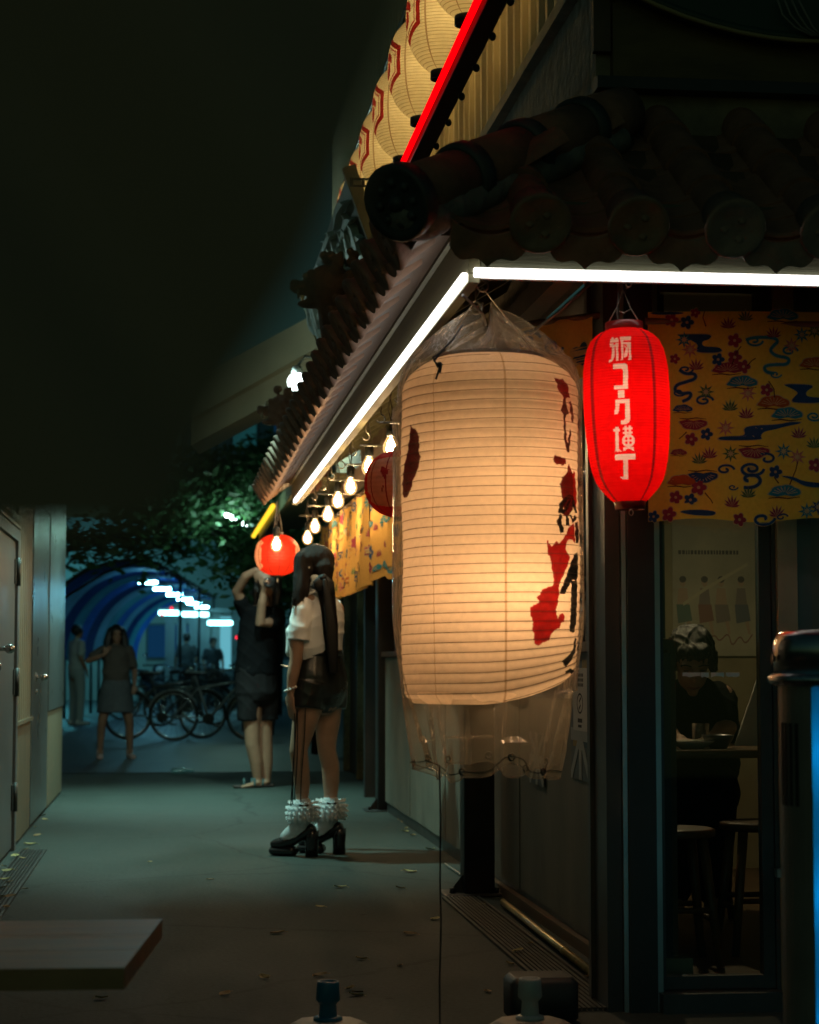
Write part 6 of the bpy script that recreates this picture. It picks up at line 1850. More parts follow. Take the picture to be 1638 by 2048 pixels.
# ---- the diner behind the glass
IY = 7.75
def i_(px, py, dy=0.0): return P(px, py, IY + dy)
ib = Vector((i_(1385, 1500).x, IY + .05, .04))
m = MB()
m.loft([i_(1388, 1560, .1), i_(1388, 1500, .08), i_(1386, 1430, .02), i_(1385, 1385, -.03), i_(1385, 1372, -.04)], [(.17, .12), (.16, .12), (.165, .11), (.16, .085), (.06, .055)], side=(1, 0, 0), n=16)
m.loft([i_(1385, 1380, -.04), i_(1384, 1350, -.08)], [.052, .05], n=10)
dq, dM = head(m, i_(1384, 1322, -.10), Vector((-.12, -.86, -.50)), 1.0)
for sx, xs in ((-1, (1335, 1328, 1350, 1362)), (1, (1440, 1452, 1428, 1412))):
    m.loft([i_(xs[0], 1392, -.02), i_(xs[1], 1455, -.10), i_(xs[2], 1485, -.28), i_(xs[3], 1482, -.38)], [.056, .045, .036, .026], n=12)
    hand(m, i_(xs[3], 1482, -.38), i_(xs[3] - 8 * sx, 1485, -.46), (0, 0, -1), (-sx, 0, 0), 1.0, .4)
    m.loft([i_(1388 + 30 * sx, 1570, .05), i_(1388 + 42 * sx, 1585, -.25), i_(1388 + 42 * sx, 1585, -.38), i_(1388 + 40 * sx, 1700, -.36), i_(1388 + 40 * sx, 1790, -.30)], [.10, .085, .07, .055, .045], n=12)
    m.loft([i_(1388 + 40 * sx, 1800, -.30), i_(1388 + 40 * sx, 1815, -.40)], [(.04, .03), (.04, .025)], n=10)
DN = organic(m, 'person', M_sk1, None, ib, voxel=.009, smooth=3)
tag(DN, 'short-haired person in a black T-shirt eating behind the glass door', 'person')
face_parts(dq, 1.0, DN, True)
m = MB(); m.loft([i_(1388, 1545, .1), i_(1388, 1500, .08), i_(1386, 1430, .02), i_(1385, 1390, -.03), i_(1385, 1378, -.04)], [(.19, .15), (.185, .145), (.19, .13), (.175, .105), (.09, .075)], side=(1, 0, 0), n=18)
for sx, xs in ((-1, (1342, 1332)), (1, (1432, 1446))): m.loft([i_(xs[0], 1395, -.02), i_(xs[1], 1440, -.08)], [.072, .068], n=12)
organic(m, 'tshirt', M_tee, DN, voxel=.008, smooth=3, folds=(.014, 7, 24), seed=5)
m = MB(); m.ell(dq(0, -.03, .045), (.092, .108, .09), 16, 10, rot=dM); m.ell(dq(0, .05, .075), (.075, .05, .035), 12, 8, rot=dM)
for sx in (-1, 1): m.ell(dq(.08 * sx, -.0, .0), (.02, .05, .05), 10, 6, rot=dM)
organic(m, 'hair', M_hairb, DN, voxel=.006, smooth=1, folds=(.014, 60, 30), seed=6)
m = MB()
for sx in (-1, 1):
    m.loft([i_(1388 + 28 * sx, 1572, .08), i_(1388 + 42 * sx, 1587, -.25), i_(1388 + 42 * sx, 1587, -.38), i_(1388 + 40 * sx, 1700, -.36), i_(1388 + 40 * sx, 1780, -.31)], [.125, .10, .088, .075, .068], n=12)
organic(m, 'trousers', M_tee, DN, voxel=.012, smooth=3)
# ------------------------------------------------------------------ dining room behind the glass
MB().bb(1.48, 4.5, 6.07, 10.2, .0, .045).build('interior_floor', M_floorw, B)
MB().bb(1.62, 4.5, 9.6, 9.7, .045, 2.6).build('interior_wall', mat('ochre_interior_wall', (.26, .22, .13), .8, var=.2, vscale=2), B)
MB().bb(4.5, 4.6, 6.1, 9.7, .045, 2.6).build('interior_wall', MATS['ochre_interior_wall'], B)
MB().bb(1.57, 4.6, 6.1, 9.7, 2.45, 2.5).build('interior_ceiling', M_dwood, B)
MB().bb(1.572, 1.60, 6.25, 14.0, .046, 1.12).build('inner_lining', M_dwood, B)
MB().bb(1.62, 4.5, 9.8, 14.0, .046, .06).build('back_floor', M_floorw, B)
MB().bb(2.6, 2.7, 9.8, 14.0, .06, 2.5).build('back_wall', M_dwood, B)
# inner pale post seen behind the pane
MB().bb(1.565, 1.62, 6.9, 6.96, .046, 2.44).build('inner_post', mat('pale_green_post', (.30, .33, .26), .6, var=.2, vscale=6), B)
# assumed pendant lamp, unseen above the curtain edge, added for the faint room light
PL = thing('assumed_pendant_lamp', 'assumed small dim pendant lamp over the dining table behind the curtain', 'lamp', (1.95, 7.9, 1.9))
m = MB(); m.lathe([(.12, 0), (.05, .10), (.02, .12)], (1.95, 7.9, 1.86), 24, cap=False); m.build('shade', M_black, PL)
m = MB(); m.ell((1.95, 7.9, 1.87), .03, 12, 8); m.build('bulb', glow('assumed_pendant_bulb_lit', (1.0, .76, .42), 520.0), PL)
m = MB(); m.cyl((1.95, 7.9, 1.98), (1.95, 7.9, 2.45), .004, n=6); m.build('cord', M_cordb, PL)
# dining table with bowls
TZ2 = .735
ty0, ty1 = 7.05, 7.62
tx0, tx1 = 1.62, 2.35
TT = thing('dining_table', 'dark dining table with dishes behind the glass door', 'table', (1.9, 7.3, 0))
MB().bevbox(((tx0 + tx1) / 2, (ty0 + ty1) / 2, TZ2 - .015), (tx1 - tx0, ty1 - ty0, .03), .008).build('top', mat('table_wood', (.16, .10, .055), .35, var=.3, vscale=5, stretch=(.6, 5, 1)), TT)
for x in (tx0 + .05, tx1 - .05):
    for y in (ty0 + .05, ty1 - .05): MB().bb(x - .02, x + .02, y - .02, y + .02, .045, TZ2 - .031).build('leg', M_dwood, TT)
M_dish = mat('pale_ceramic', (.55, .52, .45), .25); M_dish2 = mat('dark_ceramic', (.08, .07, .06), .3)
for k, (px, r, h_, mm, lab) in enumerate(((1400, .085, .03, M_dish, 'wide pale plate in front of the diner'), (1345, .055, .045, M_dish, 'small pale bowl left of the wide plate'), (1455, .06, .05, M_dish2, 'dark bowl right of the wide plate'), (1490, .035, .02, M_dish, 'tiny saucer at the right of the dining table'))):
    p = PZ(px, 1500 + 5 * (k % 2), TZ2)
    p.y = min(max(p.y, ty0 + .12), ty1 - .1)
    m = MB(); m.lathe([(r * .5, 0), (r * .55, .004), (r * .9, h_ * .7), (r, h_), (r * .96, h_), (r * .5, .008), (.005, .007)], (p.x, p.y, TZ2), 24); o = m.build('dish', mm); tag(o, lab, 'dish', 'dishes on the dining table')
p = PZ(1505, 1512, TZ2)
m = MB(); m.lathe([(.03, 0), (.033, .09), (.031, .09), (.028, .006)], (p.x, ty0 + .2, TZ2), 20, cap=False); o = m.build('drinking_glass', clear('tumbler_glass', (.9, .92, .9), .08, .04)); tag(o, 'clear tumbler at the right of the dining table', 'glass')
m = MB(); b = Vector((P(1500, 1450, 7.4).x, 7.4, TZ2)); m.prism([(-.06, 0), (.06, 0), (.03, .25)], lambda u, v, d: b + Vector((u, d, v)), 0, .012); o = m.build('menu_card', M_paperw); tag(o, 'triangular standing menu card beside the tumbler', 'menu')
# stools
def stool(x, y, label, h_=.45):
    S = thing('wooden_stool', label, 'stool', (x, y, .045), 'stools inside the restaurant')
    m = MB(); m.lathe([(.12, h_ - .03), (.135, h_ - .025), (.135, h_ - .004), (.125, h_)], (x, y, .045), 24); m.build('seat', mat('stool_wood', (.13, .07, .03), .45, var=.25, vscale=6), S)
    for sx in (-1, 1):
        for sy in (-1, 1):
            m = MB(); m.loft([(x + .075 * sx, y + .075 * sy, .045 + h_ - .03), (x + .12 * sx, y + .12 * sy, .046)], [.018, .014], None, 8, 0, False); m.build('leg', MATS['stool_wood'], S)
        m = MB(); m.cyl((x + .10 * sx, y - .10, .2), (x + .10 * sx, y + .10, .2), .01, n=6); m.cyl((x - .10, y + .10 * sx, .23), (x + .10, y + .10 * sx, .23), .01, n=6); m.build('stretcher', MATS['stool_wood'], S)
stool(P(1350, 1700, 6.62).x, 6.62, 'wooden stool just inside the glass door at the left')
stool(P(1500, 1700, 6.95).x, 6.85, 'wooden stool at the right side of the dining table')
stool(P(1388, 1560, IY + .08).x, IY + .1, 'wooden stool under the diner in black')
# low box by the door
p = P(1348, 1980, 6.25)
m = MB(); m.bevbox((p.x, 6.25, .045 + .04), (.10, .12, .08), .008); o = m.build('small_crate', mat('khaki_card', (.22, .2, .12), .7)); tag(o, 'small khaki box on the floor inside the glass door', 'box')
# poster on the back wall
pa, pb = P(1347, 1040, 9.55), P(1517, 1312, 9.55)
PO = thing('wall_poster', 'faded poster with four seated figures on the dining room wall', 'poster', (pa.x, 9.56, pb.z))
def pm(u, v, d=0): return Vector((pa.x + (pb.x - pa.x) * u, 9.585 - d, pa.z + (pb.z - pa.z) * v))
m = MB(); m.prism([(0, -.05), (1, -.05), (1, 1), (0, 1)], lambda u, v, d: pm(u, v, d), 0, .006); m.build('sheet', mat('poster_paper', (.36, .33, .24), .7, var=.15, vscale=4), PO)
m = MB(); rnd = random.Random(2)
x = .07
while x < .8:
    w__ = rnd.uniform(.015, .035); m.flat(r5(x, .22, x + w__, .25), lambda u, v: pm(u, v, .0072), 0); x += w__ + .012
cols = [(1, .12), (2, .38), (3, .58), (4, .82)]
for mi_, cx in cols:
    m.flat(circ(cx, .46, .035, 12, .03), lambda u, v: pm(u, v, .0075), 5); m.flat(circ(cx, .435, .042, 12, .025), lambda u, v: pm(u, v, .0082), 0)
    m.flat([(cx - .05, .5), (cx + .05, .5), (cx + .07, .62), (cx - .07, .62)], lambda u, v: pm(u, v, .0070), 5 if mi_ % 2 else 3)
    m.flat([(cx - .08, .62), (cx + .08, .62), (cx + .11, .74), (cx - .06, .76)], lambda u, v: pm(u, v, .0078), mi_)
    m.flat([(cx + .04, .74), (cx + .09, .74), (cx + .11, .84), (cx + .08, .84)], lambda u, v: pm(u, v, .0068), 5)
m.flat(stroke([(.12, .62), (.4, .5), (.9, .32)], [.012, .014, .012]), lambda u, v: pm(u, v, .009), 6)
m.flat(stroke(chaikin([(.4, .88), (.5, .84), (.55, .9), (.66, .82), (.7, .94), (.8, .84), (.86, .92), (.95, .84)], False, 2), [.006] * 200), lambda u, v: pm(u, v, .009), 2)
m.build('print', [mat('poster_black', (.10, .09, .08), .7), mat('poster_teal', (.12, .17, .14), .7), mat('poster_red', (.24, .13, .10), .7), mat('poster_mauve', (.22, .18, .16), .7), mat('poster_blue', (.13, .14, .16), .7), mat('poster_skin', (.38, .27, .19), .7), mat('poster_cream', (.42, .38, .26), .7)], PO, recalc=False)
# ------------------------------------------------------------------ neighbour stall beyond the eave
NS = thing('neighbour_stall', 'brown boarded stall canopy and posts beyond the restaurant', 'stall', (1.4, 16, 0))
for k in range(7):
    MB().bb(.86 + .13 * k, .985 + .13 * k, 13.95, 19.6, 2.30 + .03 * k, 2.325 + .03 * k).build('canopy_board', M_wood, NS)
MB().bb(.83, .857, 13.95, 19.6, 2.24, 2.36).build('fascia', M_wood, NS)
for y, x0, w__, mm in ((18.0, 1.66, .10, M_wood), (19.4, 1.66, .10, M_wood), (15.6, 1.50, .14, M_black)):
    MB().bb(x0, x0 + w__, y, y + .10, 0, 2.3).build('post', mm, NS)
MB().bb(1.72, 1.76, 14.3, 19.5, 0, 1.0).build('wall_board', M_dwood, NS)
MB().bb(1.72, 1.76, 14.3, 19.5, 1.005, 2.3).build('upper_board', M_dwood, NS)
y0, y1 = PX(748, 1250, 1.70).y, PX(730, 1250, 1.70).y
NB = thing('notice_panel', 'narrow framed notice panel on the stall wall beside the dark post', 'notice', (1.7, y0, .9))
m = MB(); m.bb(1.69, 1.715, y0, y1, .95, 1.75); m.build('frame', M_wood, NB)
m = MB(); m.bb(1.684, 1.689, y0 + .06, y1 - .06, .98, 1.45); m.build('sheet', mat('orange_notice', (.33, .18, .06), .7, var=.3, vscale=10), NB)

# ------------------------------------------------------------------ concrete overpass edge
OV = thing('overpass', 'pale concrete overpass edge crossing above the alley', 'overpass', (0, 26, 6))
M_ov = mat('pale_concrete', (.52, .42, .28), .8, var=.12, vscale=1.2)
def ovs(pts, name):
    n = len(pts)
    A_ = [Vector(p) for p in pts]
    # quadrilateral face (near) extruded back
    back = Vector((.1, .9, 0))
    m = MB(); m.add(A_ + [p + back for p in A_], [list(range(n)), list(range(n, 2 * n))[::-1]] + [[i, (i + 1) % n, (i + 1) % n + n, i + n] for i in range(n)]); return m.build(name, M_ov, OV)
Ya, Yb = 20.6, 17.4
ovs([P(380, 760, Ya), P(760, 558, Yb), P(760, 626, Yb), P(380, 836, Ya)], 'parapet')
ovs([P(380, 842, Ya + .3), P(760, 632, Yb + .3), P(760, 690, Yb + .3), P(380, 890, Ya + .3)], 'girder')

# ------------------------------------------------------------------ far buildings
M_far = mat('far_render', (.30, .34, .33), .8, var=.15, vscale=.4); M_farb = mat('far_dark_render', (.07, .10, .12), .8, var=.2, vscale=.3)
def block(name, label, x0, x1, y0, y1, h_, mm, rows, cols, wz0, wdz, lit, z0=0):
    K = thing(name, label, 'building', ((x0 + x1) / 2, y0, 0))
    MB().bb(x0, x1, y0, y1, z0, h_).build('wall', mm, K)
    MB().bb(x0 - .2, x1 + .2, y0 - .2, y1 + .2, h_, h_ + .35).build('parapet', mm, K)
    rnd = random.Random(len(label)); cw = (x1 - x0) / cols
    mats_ = [mat('window_dark', (.02, .03, .035), .15), glow('window_blue', (.02, .16, .42), .16), glow('window_teal', (.04, .28, .30), .16)]
    for r_ in range(rows):
        for c in range(cols):
            xa = x0 + cw * (c + .22); xb = x0 + cw * (c + .78); za = wz0 + wdz * r_
            w__ = MB().bb(xa - .06, xb + .06, y0 - .06, y0 - .001, za - .06, za + wdz * .55 + .06).build('window', M_farb, K)
            MB().bb(xa, xb, y0 - .075, y0 - .062, za, za + wdz * .55).build('pane', mats_[(1 + (rnd.random() < .3)) if rnd.random() < lit else 0], w__)
    return K
block('apartment_block', 'tall dark apartment block with faint blue windows beyond the trees', .2, 12, 62, 72, 9.8, M_farb, 4, 9, 2.2, 1.85, .42)
block('low_building', 'low pale building behind the trees at the end of the alley', -9, 6.5, 56, 62, 4.75, M_far, 1, 6, 1.2, 1.6, .25)
block('row_building', 'dark row building far left behind the arcade', -22, -5, 60, 70, 9, M_farb, 3, 9, 1.2, 2.6, .2)

# ------------------------------------------------------------------ tarpaulin arcade
AR = thing('tarp_arcade', 'blue tarpaulin barrel vault arcade lit by tube lamps', 'arcade', (-1.2, 31, 0))
_n, _q = P(290, 1168, 36), P(400, 1208, 52)
_dd = (_q - _n).normalized(); ax0 = Vector((_n.x, _n.y, 0)) - Vector((_dd.x, _dd.y, 0)) * 2.5; ax1 = Vector((_q.x, _q.y, 0))
ad = (ax1 - ax0); AL = ad.length; ad.normalize(); asd = Vector((ad.y, -ad.x, 0)); RR, SP = 1.62, 1.12
def arch(s_, a, r=RR): return ax0 + ad * s_ + asd * (-r * math.cos(a)) + Vector((0, 0, SP + r * math.sin(a)))
tm = [paper('tarp_blue', (.03, .14, .55), .6, vscale=2, var=.2), paper('tarp_teal', (.08, .30, .42), .6, vscale=2, var=.2), paper('tarp_navy', (.012, .05, .22), .6, vscale=2, var=.2), paper('tarp_pale', (.22, .42, .62), .6, vscale=2, var=.2)]
nb_ = 13
for k in range(nb_):
    s0, s1 = AL * k / nb_, AL * (k + 1) / nb_
    m = MB(); n = 20
    for j in range(n):
        a0, a1 = math.pi * (.0 + .56 * j / n), math.pi * (.0 + .56 * (j + 1) / n)
        sg = .05 * math.sin(math.pi * .5)
        mid = (s0 + s1) / 2
        for (u0, u1, e0, e1) in ((s0, mid, 0, .07), (mid, s1, .07, 0)):
            m.quad(arch(u0, a0, RR - e0), arch(u1, a0, RR - e1), arch(u1, a1, RR - e1), arch(u0, a1, RR - e0), 0, True)
    m.build('tarp_panel', tm[(0, 3, 2, 1, 0, 2, 3, 1)[k % 8]], AR, recalc=False)
    m = MB(); m.tube([arch(s0, a, RR + .02) for a in np.linspace(0, math.pi * .6, 25)] , .025, 6)
    for e in ((0, math.pi * .6) if k % 4 == 3 else (0,)):
        p = arch(s0, e, RR + .02); m.cyl(p, (p.x, p.y, 0), .03, n=6)
    m.build('rib', M_black, AR)
TL = None
for k in range(6):
    c = ax0 + ad * (2.5 + 3.2 * k) + asd * .05 + Vector((0, 0, SP + RR - .26))
    U = thing('tube_lamp', 'bright tube lamp hanging in the blue arcade, %s' % ['nearest', 'second', 'third', 'fourth', 'fifth', 'farthest'][k], 'lamp', c, 'tube lamps in the arcade')
    m = MB(); m.loft([c - asd * .15, c + asd * .15], [.022, .022], None, 8); m.build('tube', glow('arcade_tube_lit', (.20, .75, 1.0), 110.0), U)
    m = MB(); m.box(c + Vector((0, 0, .055)), (.36, .09, .04), Matrix.Rotation(math.atan2(asd.y, asd.x), 3, 'Z')); m.build('housing', M_white, U)
for k, (px, py, Y, L) in enumerate(((362, 1226, 44, .9), (391, 1229, 44, .5), (440, 1246, 46, .5))):
    c = P(px, py, Y); U = thing('shop_lamp', ['long bright shop tube left of the far stalls', 'short bright shop tube beside the long one', 'small bright shop tube at the right of the arcade'][k], 'lamp', c, 'lamps of the far stalls')
    m = MB(); m.loft([c - Vector((L / 2, 0, 0)), c + Vector((L / 2, 0, 0))], [.05, .05], None, 8); m.build('tube', glow('shop_tube_lit', (.3, .95, 1.0), 9.0), U)
    m = MB(); m.bb(c.x - L / 2 - .05, c.x + L / 2 + .05, c.y - .05, c.y + .05, c.z + .055, c.z + .1); m.build('housing', M_white, U)
# far stall under those lamps
FS = thing('far_stall', 'pale curtained market stall glowing at the end of the arcade', 'stall', (.6, 46.5, 0))
for k in range(7):
    x = P(330, 1300, 46.5).x + .27 * k
    MB().bb(x, x + .22, 46.5, 46.55, .15, 2.2).build('curtain_strip', mat('pale_sheet', (.22, .26, .26), .8), FS)
MB().bb(P(325, 1300, 46.5).x, P(470, 1300, 46.5).x, 46.3, 48, 2.21, 2.3).build('roof', M_far, FS)
MB().bb(P(440, 1300, 46).x, P(462, 1300, 46).x, 46.0, 46.1, .9, 2.1).build('lit_sign', glow('stall_sign_lit', (.20, .70, .85), .6), FS)
for px, py in ((343, 1217), (324, 1228), (474, 1275)):
    c = P(px, py, 40); o = MB().ell(c, .035, 8, 6).build('tail_light', glow('red_spot', (1, .02, .05), 2.0)); tag(o, 'tiny red light glowing among the far stalls', 'light', 'tiny red lights far off')

# ------------------------------------------------------------------ street lamp
sl = P(475, 1040, 29)
ST = thing('street_lamp', 'slim street lamp with a bright white head among the trees', 'street lamp', (sl.x + .5, 29, 0))
m = MB(); m.loft([(sl.x + .5, 29, 0), (sl.x + .5, 29, sl.z - .55), (sl.x + .35, 29, sl.z - .15), (sl.x + .1, 29, sl.z + .0)], [.05, .035, .028, .022], None, 8, 0, False); m.build('pole', M_iron, ST)
m = MB(); m.loft([sl + Vector((-.16, 0, .07)), sl + Vector((.12, 0, -.06))], [(.05, .03), (.05, .03)], None, 8); m.build('head', glow('street_head_lit', (.75, 1.0, .97), 30.0), ST)
point('street_light', sl + Vector((-.05, -.1, -.12)), 32, (.45, 1.0, .80), .1, ST)

sp = P(40, 1120, 52)
ST_FILL = thing('street_lamp', 'added unseen fill lamp beyond the corner of the shed', 'street lamp', (sp.x, 52, 0))  # unseen lamp added to light the low building's wall from the left
m = MB(); m.loft([(sp.x, 52, 0), (sp.x, 52, 4.3)], [.06, .04], None, 8, 0, False); m.build('pole', M_iron, ST_FILL)
m = MB(); m.bevbox((sp.x + .2, 52, 4.3), (.5, .14, .06), .02); m.build('head', MATS['street_head_lit'], ST_FILL)
point('street_light', (sp.x + .5, 52.2, 4.1), 260, (.12, .80, .95), .2, ST_FILL)
# ------------------------------------------------------------------ trees
M_bark = mat('bark', (.014, .012, .010), .9, var=.3, vscale=8, bump=.5, bscale=30)
M_leaf = paper('tree_leaf', (.045, .13, .045), .6, vscale=3, var=.35)
M_leaf2 = paper('shrub_leaf', (.05, .17, .06), .6, vscale=3, var=.35)
def tree(label, base, hgt, crown, nl, lm, seed, droop=.0, leaf=.10):
    rnd = random.Random(seed); base = Vector(base)
    T_ = thing('tree', label, 'tree', base)
    m = MB(); top = base + Vector((rnd.uniform(-.2, .2), 0, hgt * .7))
    m.loft([base, base.lerp(top, .4) + Vector((.05, 0, 0)), top], [.13 * hgt / 5, .10 * hgt / 5, .05], None, 10, 0, False)
    ends = []
    for k in range(16):
        c, r_ = crown
        a = rnd.uniform(0, 2 * math.pi); e = Vector((c[0] + r_[0] * math.cos(a) * rnd.uniform(.4, .95), c[1] + r_[1] * math.sin(a) * rnd.uniform(.3, .9), c[2] + r_[2] * rnd.uniform(-.8, .9)))
        st = base.lerp(top, rnd.uniform(.55, 1))
        mid = st.lerp(e, .5) + Vector((0, 0, .2))
        m.loft([st, mid, e], [.035, .022, .008], None, 6, 0, False)
        ends.append((st, mid, e))
    m.build('trunk', M_bark, T_)
    m = MB()
    for k in range(nl):
        st, mid, e = rnd.choice(ends)
        t = rnd.random() ** .6
        p = mid.lerp(e, t) + Vector((rnd.gauss(0, .32), rnd.gauss(0, .32), rnd.gauss(0, .16) - droop * rnd.random()))
        s_ = leaf * rnd.uniform(.6, 1.3)
        u = Vector((rnd.gauss(0, 1), rnd.gauss(0, 1), rnd.gauss(0, .5))).normalized(); v = u.orthogonal().normalized()
        v = (Matrix.Rotation(rnd.uniform(0, 6.28), 3, u) @ v) * .45
        m.add([p - u * s_, p + v * s_, p + u * s_, p - v * s_], [[0, 1, 2, 3]])
    m.build('crown', lm, T_, recalc=False)
c = P(430, 1020, 30)
tree('dark leafy tree over the arcade lit green by the street lamp', (P(505, 1300, 30).x, 30.6, 0), 5.2, ((c.x + .1, 30, c.z + .28), (1.5, 1.5, .5)), 9000, M_leaf, 1, .2, .075)
c = P(250, 1090, 33)
tree('tree with thin drooping branches left of the arcade', (P(150, 1300, 33.5).x - 1.0, 33.5, 0), 4.2, ((c.x - .2, 33, c.z + .1), (1.9, 1.2, .25)), 900, M_leaf, 2, .15, .10)
c = P(592, 1150, 23)
tree('green shrub tree between the photographer and the woman', (c.x + .25, 23, 0), 2.7, ((c.x + .1, 23, c.z + .1), (.7, .6, .8)), 6500, M_leaf2, 3, .1, .06)
c = P(520, 960, 40)
tree('tall dark tree in front of the blue windows', (c.x + .3, 40, 0), 6.5, ((c.x, 40, c.z), (1.6, 1.2, 1.1)), 7000, M_leaf, 5, .2, .09)

# ------------------------------------------------------------------ bicycles and scooters
M_tyre = mat('tyre', (.02, .02, .02), .7); M_chrome = mat('chrome', (.6, .6, .6), .2, metal=1)
def bicycle(loc, rz, label, col):
    loc = Vector(loc)
    U = thing('bicycle', label, 'bicycle', loc, 'bicycles parked at the end of the alley')
    mc = mat('bike_paint_%s' % col[0], col[1], .35)
    def part(name, f, mm, par=None):
        m = MB(); f(m); me = m.mesh(name, mm); o = bpy.data.objects.new(name, me); COL.objects.link(o); o.parent = par or U; return o
    tor = lambda r, t, c: (lambda m: m.tube([Vector((c[0] + r * math.cos(a), 0, c[1] + r * math.sin(a))) for a in np.linspace(0, 2 * math.pi, 37)], t, 8))
    for cx in (-.52, .52):
        w__ = part('wheel', tor(.30, .012, (cx, .335)), M_chrome)
        part('tyre', tor(.318, .019, (cx, .335)), M_tyre, w__)
        part('spokes', lambda m: [m.cyl((cx, 0, .335), (cx + .295 * math.cos(a), 0, .335 + .295 * math.sin(a)), .0022, n=4) for a in np.linspace(0, 2 * math.pi, 19)[:-1]], M_chrome, w__)
        part('mudguard', lambda m: m.tube([Vector((cx + .35 * math.cos(a), 0, .335 + .35 * math.sin(a))) for a in np.linspace(.5, 2.8, 14)], .014, 6), mc, w__)
    def fr(m):
        bb_, hd_, sq = Vector((-.05, 0, .30)), Vector((.38, 0, .78)), Vector((-.18, 0, .72))
        m.cyl(bb_, hd_, .019, n=8); m.cyl(bb_, sq, .017, n=8); m.cyl(sq, hd_ + Vector((0, 0, .02)), .015, n=8)
        for s_ in (-.05, .05):
            m.cyl(bb_, (-.52, s_, .335), .010, n=6); m.cyl(sq, (-.52, s_, .335), .009, n=6); m.cyl(hd_ + Vector((.02, s_ * .6, -.12)), (.52, s_, .335), .012, n=6)
        m.cyl(hd_ + Vector((.03, 0, -.16)), hd_ + Vector((-.03, 0, .12)), .02, n=8); m.cyl(sq, sq + Vector((-.05, 0, .16)), .013, n=8)
    part('frame', fr, mc)
    part('saddle', lambda m: m.loft([(-.36, 0, .90), (-.24, 0, .91), (-.08, 0, .90)], [(.085, .03), (.07, .026), (.02, .018)], side=(0, 1, 0), n=10), M_rubber)
    part('handlebar', lambda m: m.tube([Vector((.20, -.28, .98)), Vector((.30, -.24, 1.0)), Vector((.36, 0, .96)), Vector((.30, .24, 1.0)), Vector((.20, .28, .98))], .012, 8), M_chrome)
    part('crank', lambda m: (m.cyl((-.05, -.05, .30), (-.05, .05, .30), .075, n=14), m.cyl((-.05, -.09, .30), (.08, -.09, .22), .01, n=6), m.cyl((-.05, .09, .30), (-.18, .09, .38), .01, n=6), m.box((.08, -.12, .22), (.09, .06, .02)), m.box((-.18, .12, .38), (.09, .06, .02))), M_iron)
    def bk(m):
        x0, x1, y0, y1, z0, z1 = .42, .72, -.17, .17, .72, .94
        for k in range(7):
            t = k / 6
            for z in (z0, z1): m.cyl((x0, y0 + (y1 - y0) * t, z), (x1, y0 + (y1 - y0) * t, z), .003, n=4) if z == z0 else None
            for x in (x0, x1): m.cyl((x, y0 + (y1 - y0) * t, z0), (x, y0 + (y1 - y0) * t, z1), .003, n=4)
            for y in (y0, y1): m.cyl((x0 + (x1 - x0) * t, y, z0), (x0 + (x1 - x0) * t, y, z1), .003, n=4)
        for z in (z0, (z0 + z1) / 2, z1): m.tube([Vector((x0, y0, z)), Vector((x1, y0, z)), Vector((x1, y1, z)), Vector((x0, y1, z)), Vector((x0, y0, z))], .005, 5)
    part('basket', bk, M_iron)
    part('rack', lambda m: [m.cyl((-.75, s_, .72), (-.25, s_, .72), .007, n=5) for s_ in (-.06, 0, .06)] + [m.cyl((-.6, s_, .72), (-.52, s_, .335), .006, n=5) for s_ in (-.07, .07)], M_iron)
    U.rotation_euler = (R(6), 0, rz)
    return U
for k, (px, py, a, lab, col) in enumerate(((330, 1478, 12, 'grey bicycle parked nearest the girl', ('grey', (.12, .13, .13))), (425, 1482, -8, 'pale framed bicycle parked beside the photographer', ('pale', (.35, .36, .36))), (375, 1452, 30, 'dark bicycle behind the two front bicycles', ('dark', (.03, .04, .05))), (455, 1448, 165, 'dark blue bicycle at the back right of the bicycle row', ('blue', (.03, .06, .10))), (300, 1440, 20, 'black bicycle at the back left of the bicycle row', ('black', (.02, .02, .02))))):
    p = PZ(px, py, 0); bicycle(p, R(a), lab, col)
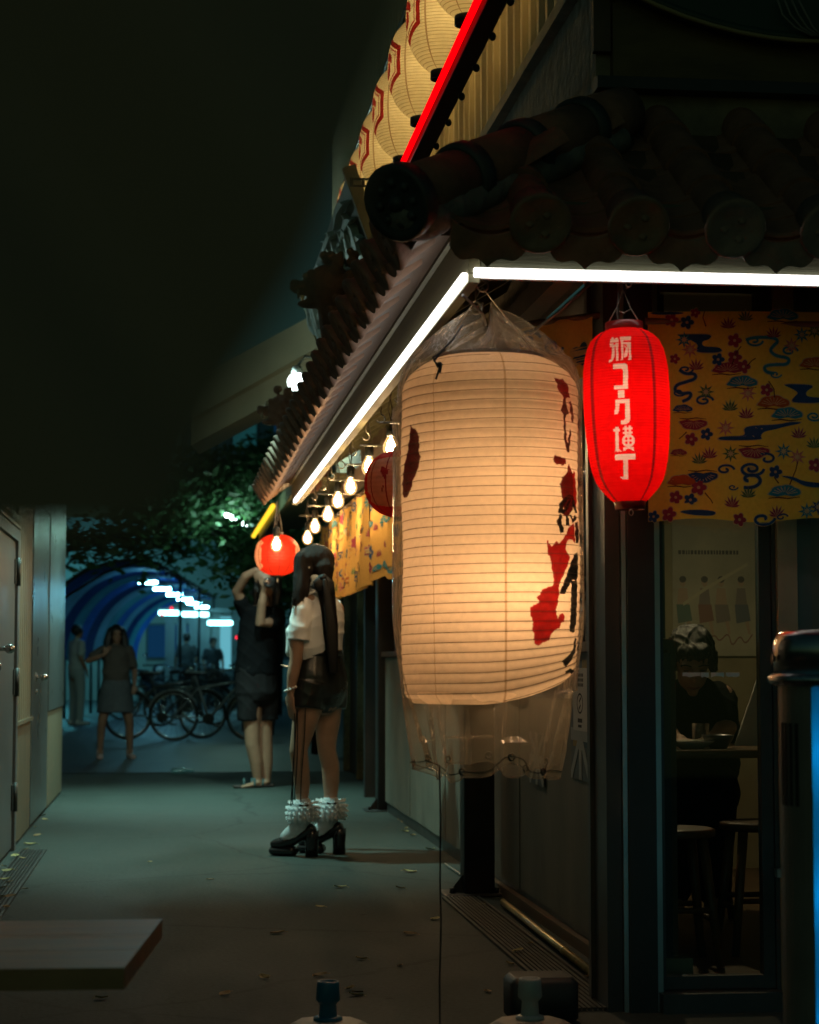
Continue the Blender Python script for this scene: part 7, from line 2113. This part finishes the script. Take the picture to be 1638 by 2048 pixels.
def scooter(loc, rz, label, col):
    loc = Vector(loc)
    U = thing('scooter', label, 'scooter', loc, 'scooters parked behind the bicycles')
    mc = mat('scooter_paint_%s' % col[0], col[1], .25, coat=.5)
    def part(name, f, mm, par=None):
        m = MB(); f(m); me = m.mesh(name, mm); o = bpy.data.objects.new(name, me); COL.objects.link(o); o.parent = par or U; return o
    for cx in (-.55, .62):
        w__ = part('wheel', lambda m: m.lathe([(.08, -.05), (.15, -.05), (.15, .05), (.08, .05)], (cx, 0, .22), 20, M=Matrix.Rotation(math.pi / 2, 3, 'X')), M_chrome)
        part('tyre', lambda m: m.tube([Vector((cx + .18 * math.cos(a), 0, .22 + .18 * math.sin(a))) for a in np.linspace(0, 2 * math.pi, 25)], .045, 8), M_tyre, w__)
    part('body', lambda m: (m.loft([(-.85, 0, .62), (-.55, 0, .58), (-.25, 0, .45), (-.1, 0, .34)], [(.10, .08), (.17, .18), (.17, .16), (.14, .06)], side=(0, 1, 0), n=14), m.loft([(-.15, 0, .30), (.35, 0, .30)], [(.16, .05), (.16, .05)], side=(0, 1, 0), n=12), m.loft([(.36, 0, .30), (.46, 0, .60), (.42, 0, .92)], [(.20, .06), (.22, .07), (.14, .08)], side=(0, 1, 0), n=14), m.loft([(.40, 0, .45), (.66, 0, .45)], [(.10, .05), (.06, .03)], side=(0, 1, 0), n=10)), mc)
    part('seat', lambda m: m.loft([(-.82, 0, .76), (-.5, 0, .78), (-.2, 0, .72)], [(.12, .05), (.15, .06), (.10, .05)], side=(0, 1, 0), n=12), M_rubber)
    part('handlebar', lambda m: m.tube([Vector((.30, -.33, 1.02)), Vector((.40, -.12, 1.0)), Vector((.40, .12, 1.0)), Vector((.30, .33, 1.02))], .018, 8), M_rubber)
    part('headlight', lambda m: m.ell((.50, 0, .90), (.05, .09, .07), 12, 8), M_white)
    for s_ in (-1, 1): part('mirror', lambda m: (m.cyl((.36, .2 * s_, 1.0), (.34, .26 * s_, 1.22), .006, n=5), m.ell((.34, .27 * s_, 1.25), (.012, .06, .04), 10, 6)), M_chrome)
    U.rotation_euler = (R(5), 0, rz)
for k, (px, py, a, lab, col) in enumerate(((310, 1415, -70, 'dark scooter facing the alley behind the bicycles, left', ('dark', (.02, .03, .04))), (400, 1412, -60, 'grey scooter facing the alley behind the bicycles, middle', ('grey', (.10, .11, .12))), (460, 1415, -110, 'black scooter facing the alley behind the bicycles, right', ('black', (.015, .015, .018))))):
    scooter(PZ(px, py, 0), R(a), lab, col)
# fallen bottle on the road
p = PZ(362, 1548, 0)
m = MB(); m.loft([p + Vector((-.07, 0, .03)), p + Vector((.03, 0, .03)), p + Vector((.07, 0, .03)), p + Vector((.11, 0, .03))], [.03, .03, .016, .013], None, 12); o = m.build('plastic_bottle', clear('pet_plastic', (.7, .95, .95), .15, .1, haze=.2, hazecol=(.5, .8, .8))); tag(o, 'clear plastic bottle lying on the ground before the bicycles', 'bottle')

# ------------------------------------------------------------------ assumed unseen wall lamps on the shed, added for the alley floor's light pool
for k, (y, pw, lab) in enumerate(((11.4, 430, 'nearer assumed gooseneck lamp reaching out from the shed over the alley'), (15.3, 640, 'farther assumed gooseneck lamp reaching out from the shed over the alley'))):
    c = Vector((-.25, y, 3.6))
    U = thing('assumed_wall_lamp', lab, 'lamp', (LX, y, 2.8), 'assumed gooseneck lamps over the alley')
    m = MB(); m.tube([Vector((LX - .03, y, 2.7)), Vector((LX + .06, y, 3.5)), Vector((LX + .4, y, 3.8)), c + Vector((0, 0, .12))], .014, 8); m.build('arm', M_iron, U)
    m = MB(); m.lathe([(.13, 0), (.11, .05), (.04, .10), (.02, .13)], c, 24, cap=False); m.build('shade', M_iron, U)
    m = MB(); m.ell(c + Vector((0, 0, -.015)), .04, 12, 8); m.build('bulb', glow('assumed_alley_bulb_lit', (.66, 1.0, .90), 110.0), U)
    l = bpy.data.lights.new('assumed_alley_spot', 'SPOT'); l.energy = pw; l.color = (.52, 1.0, .86); l.spot_size = R(80); l.spot_blend = 1.0; l.shadow_soft_size = .05
    o = bpy.data.objects.new('assumed_alley_spot', l); COL.objects.link(o); o.parent = U; o.location = c + Vector((0, 0, -.075)) - U.location; o.rotation_euler = (0, R(-8), 0)
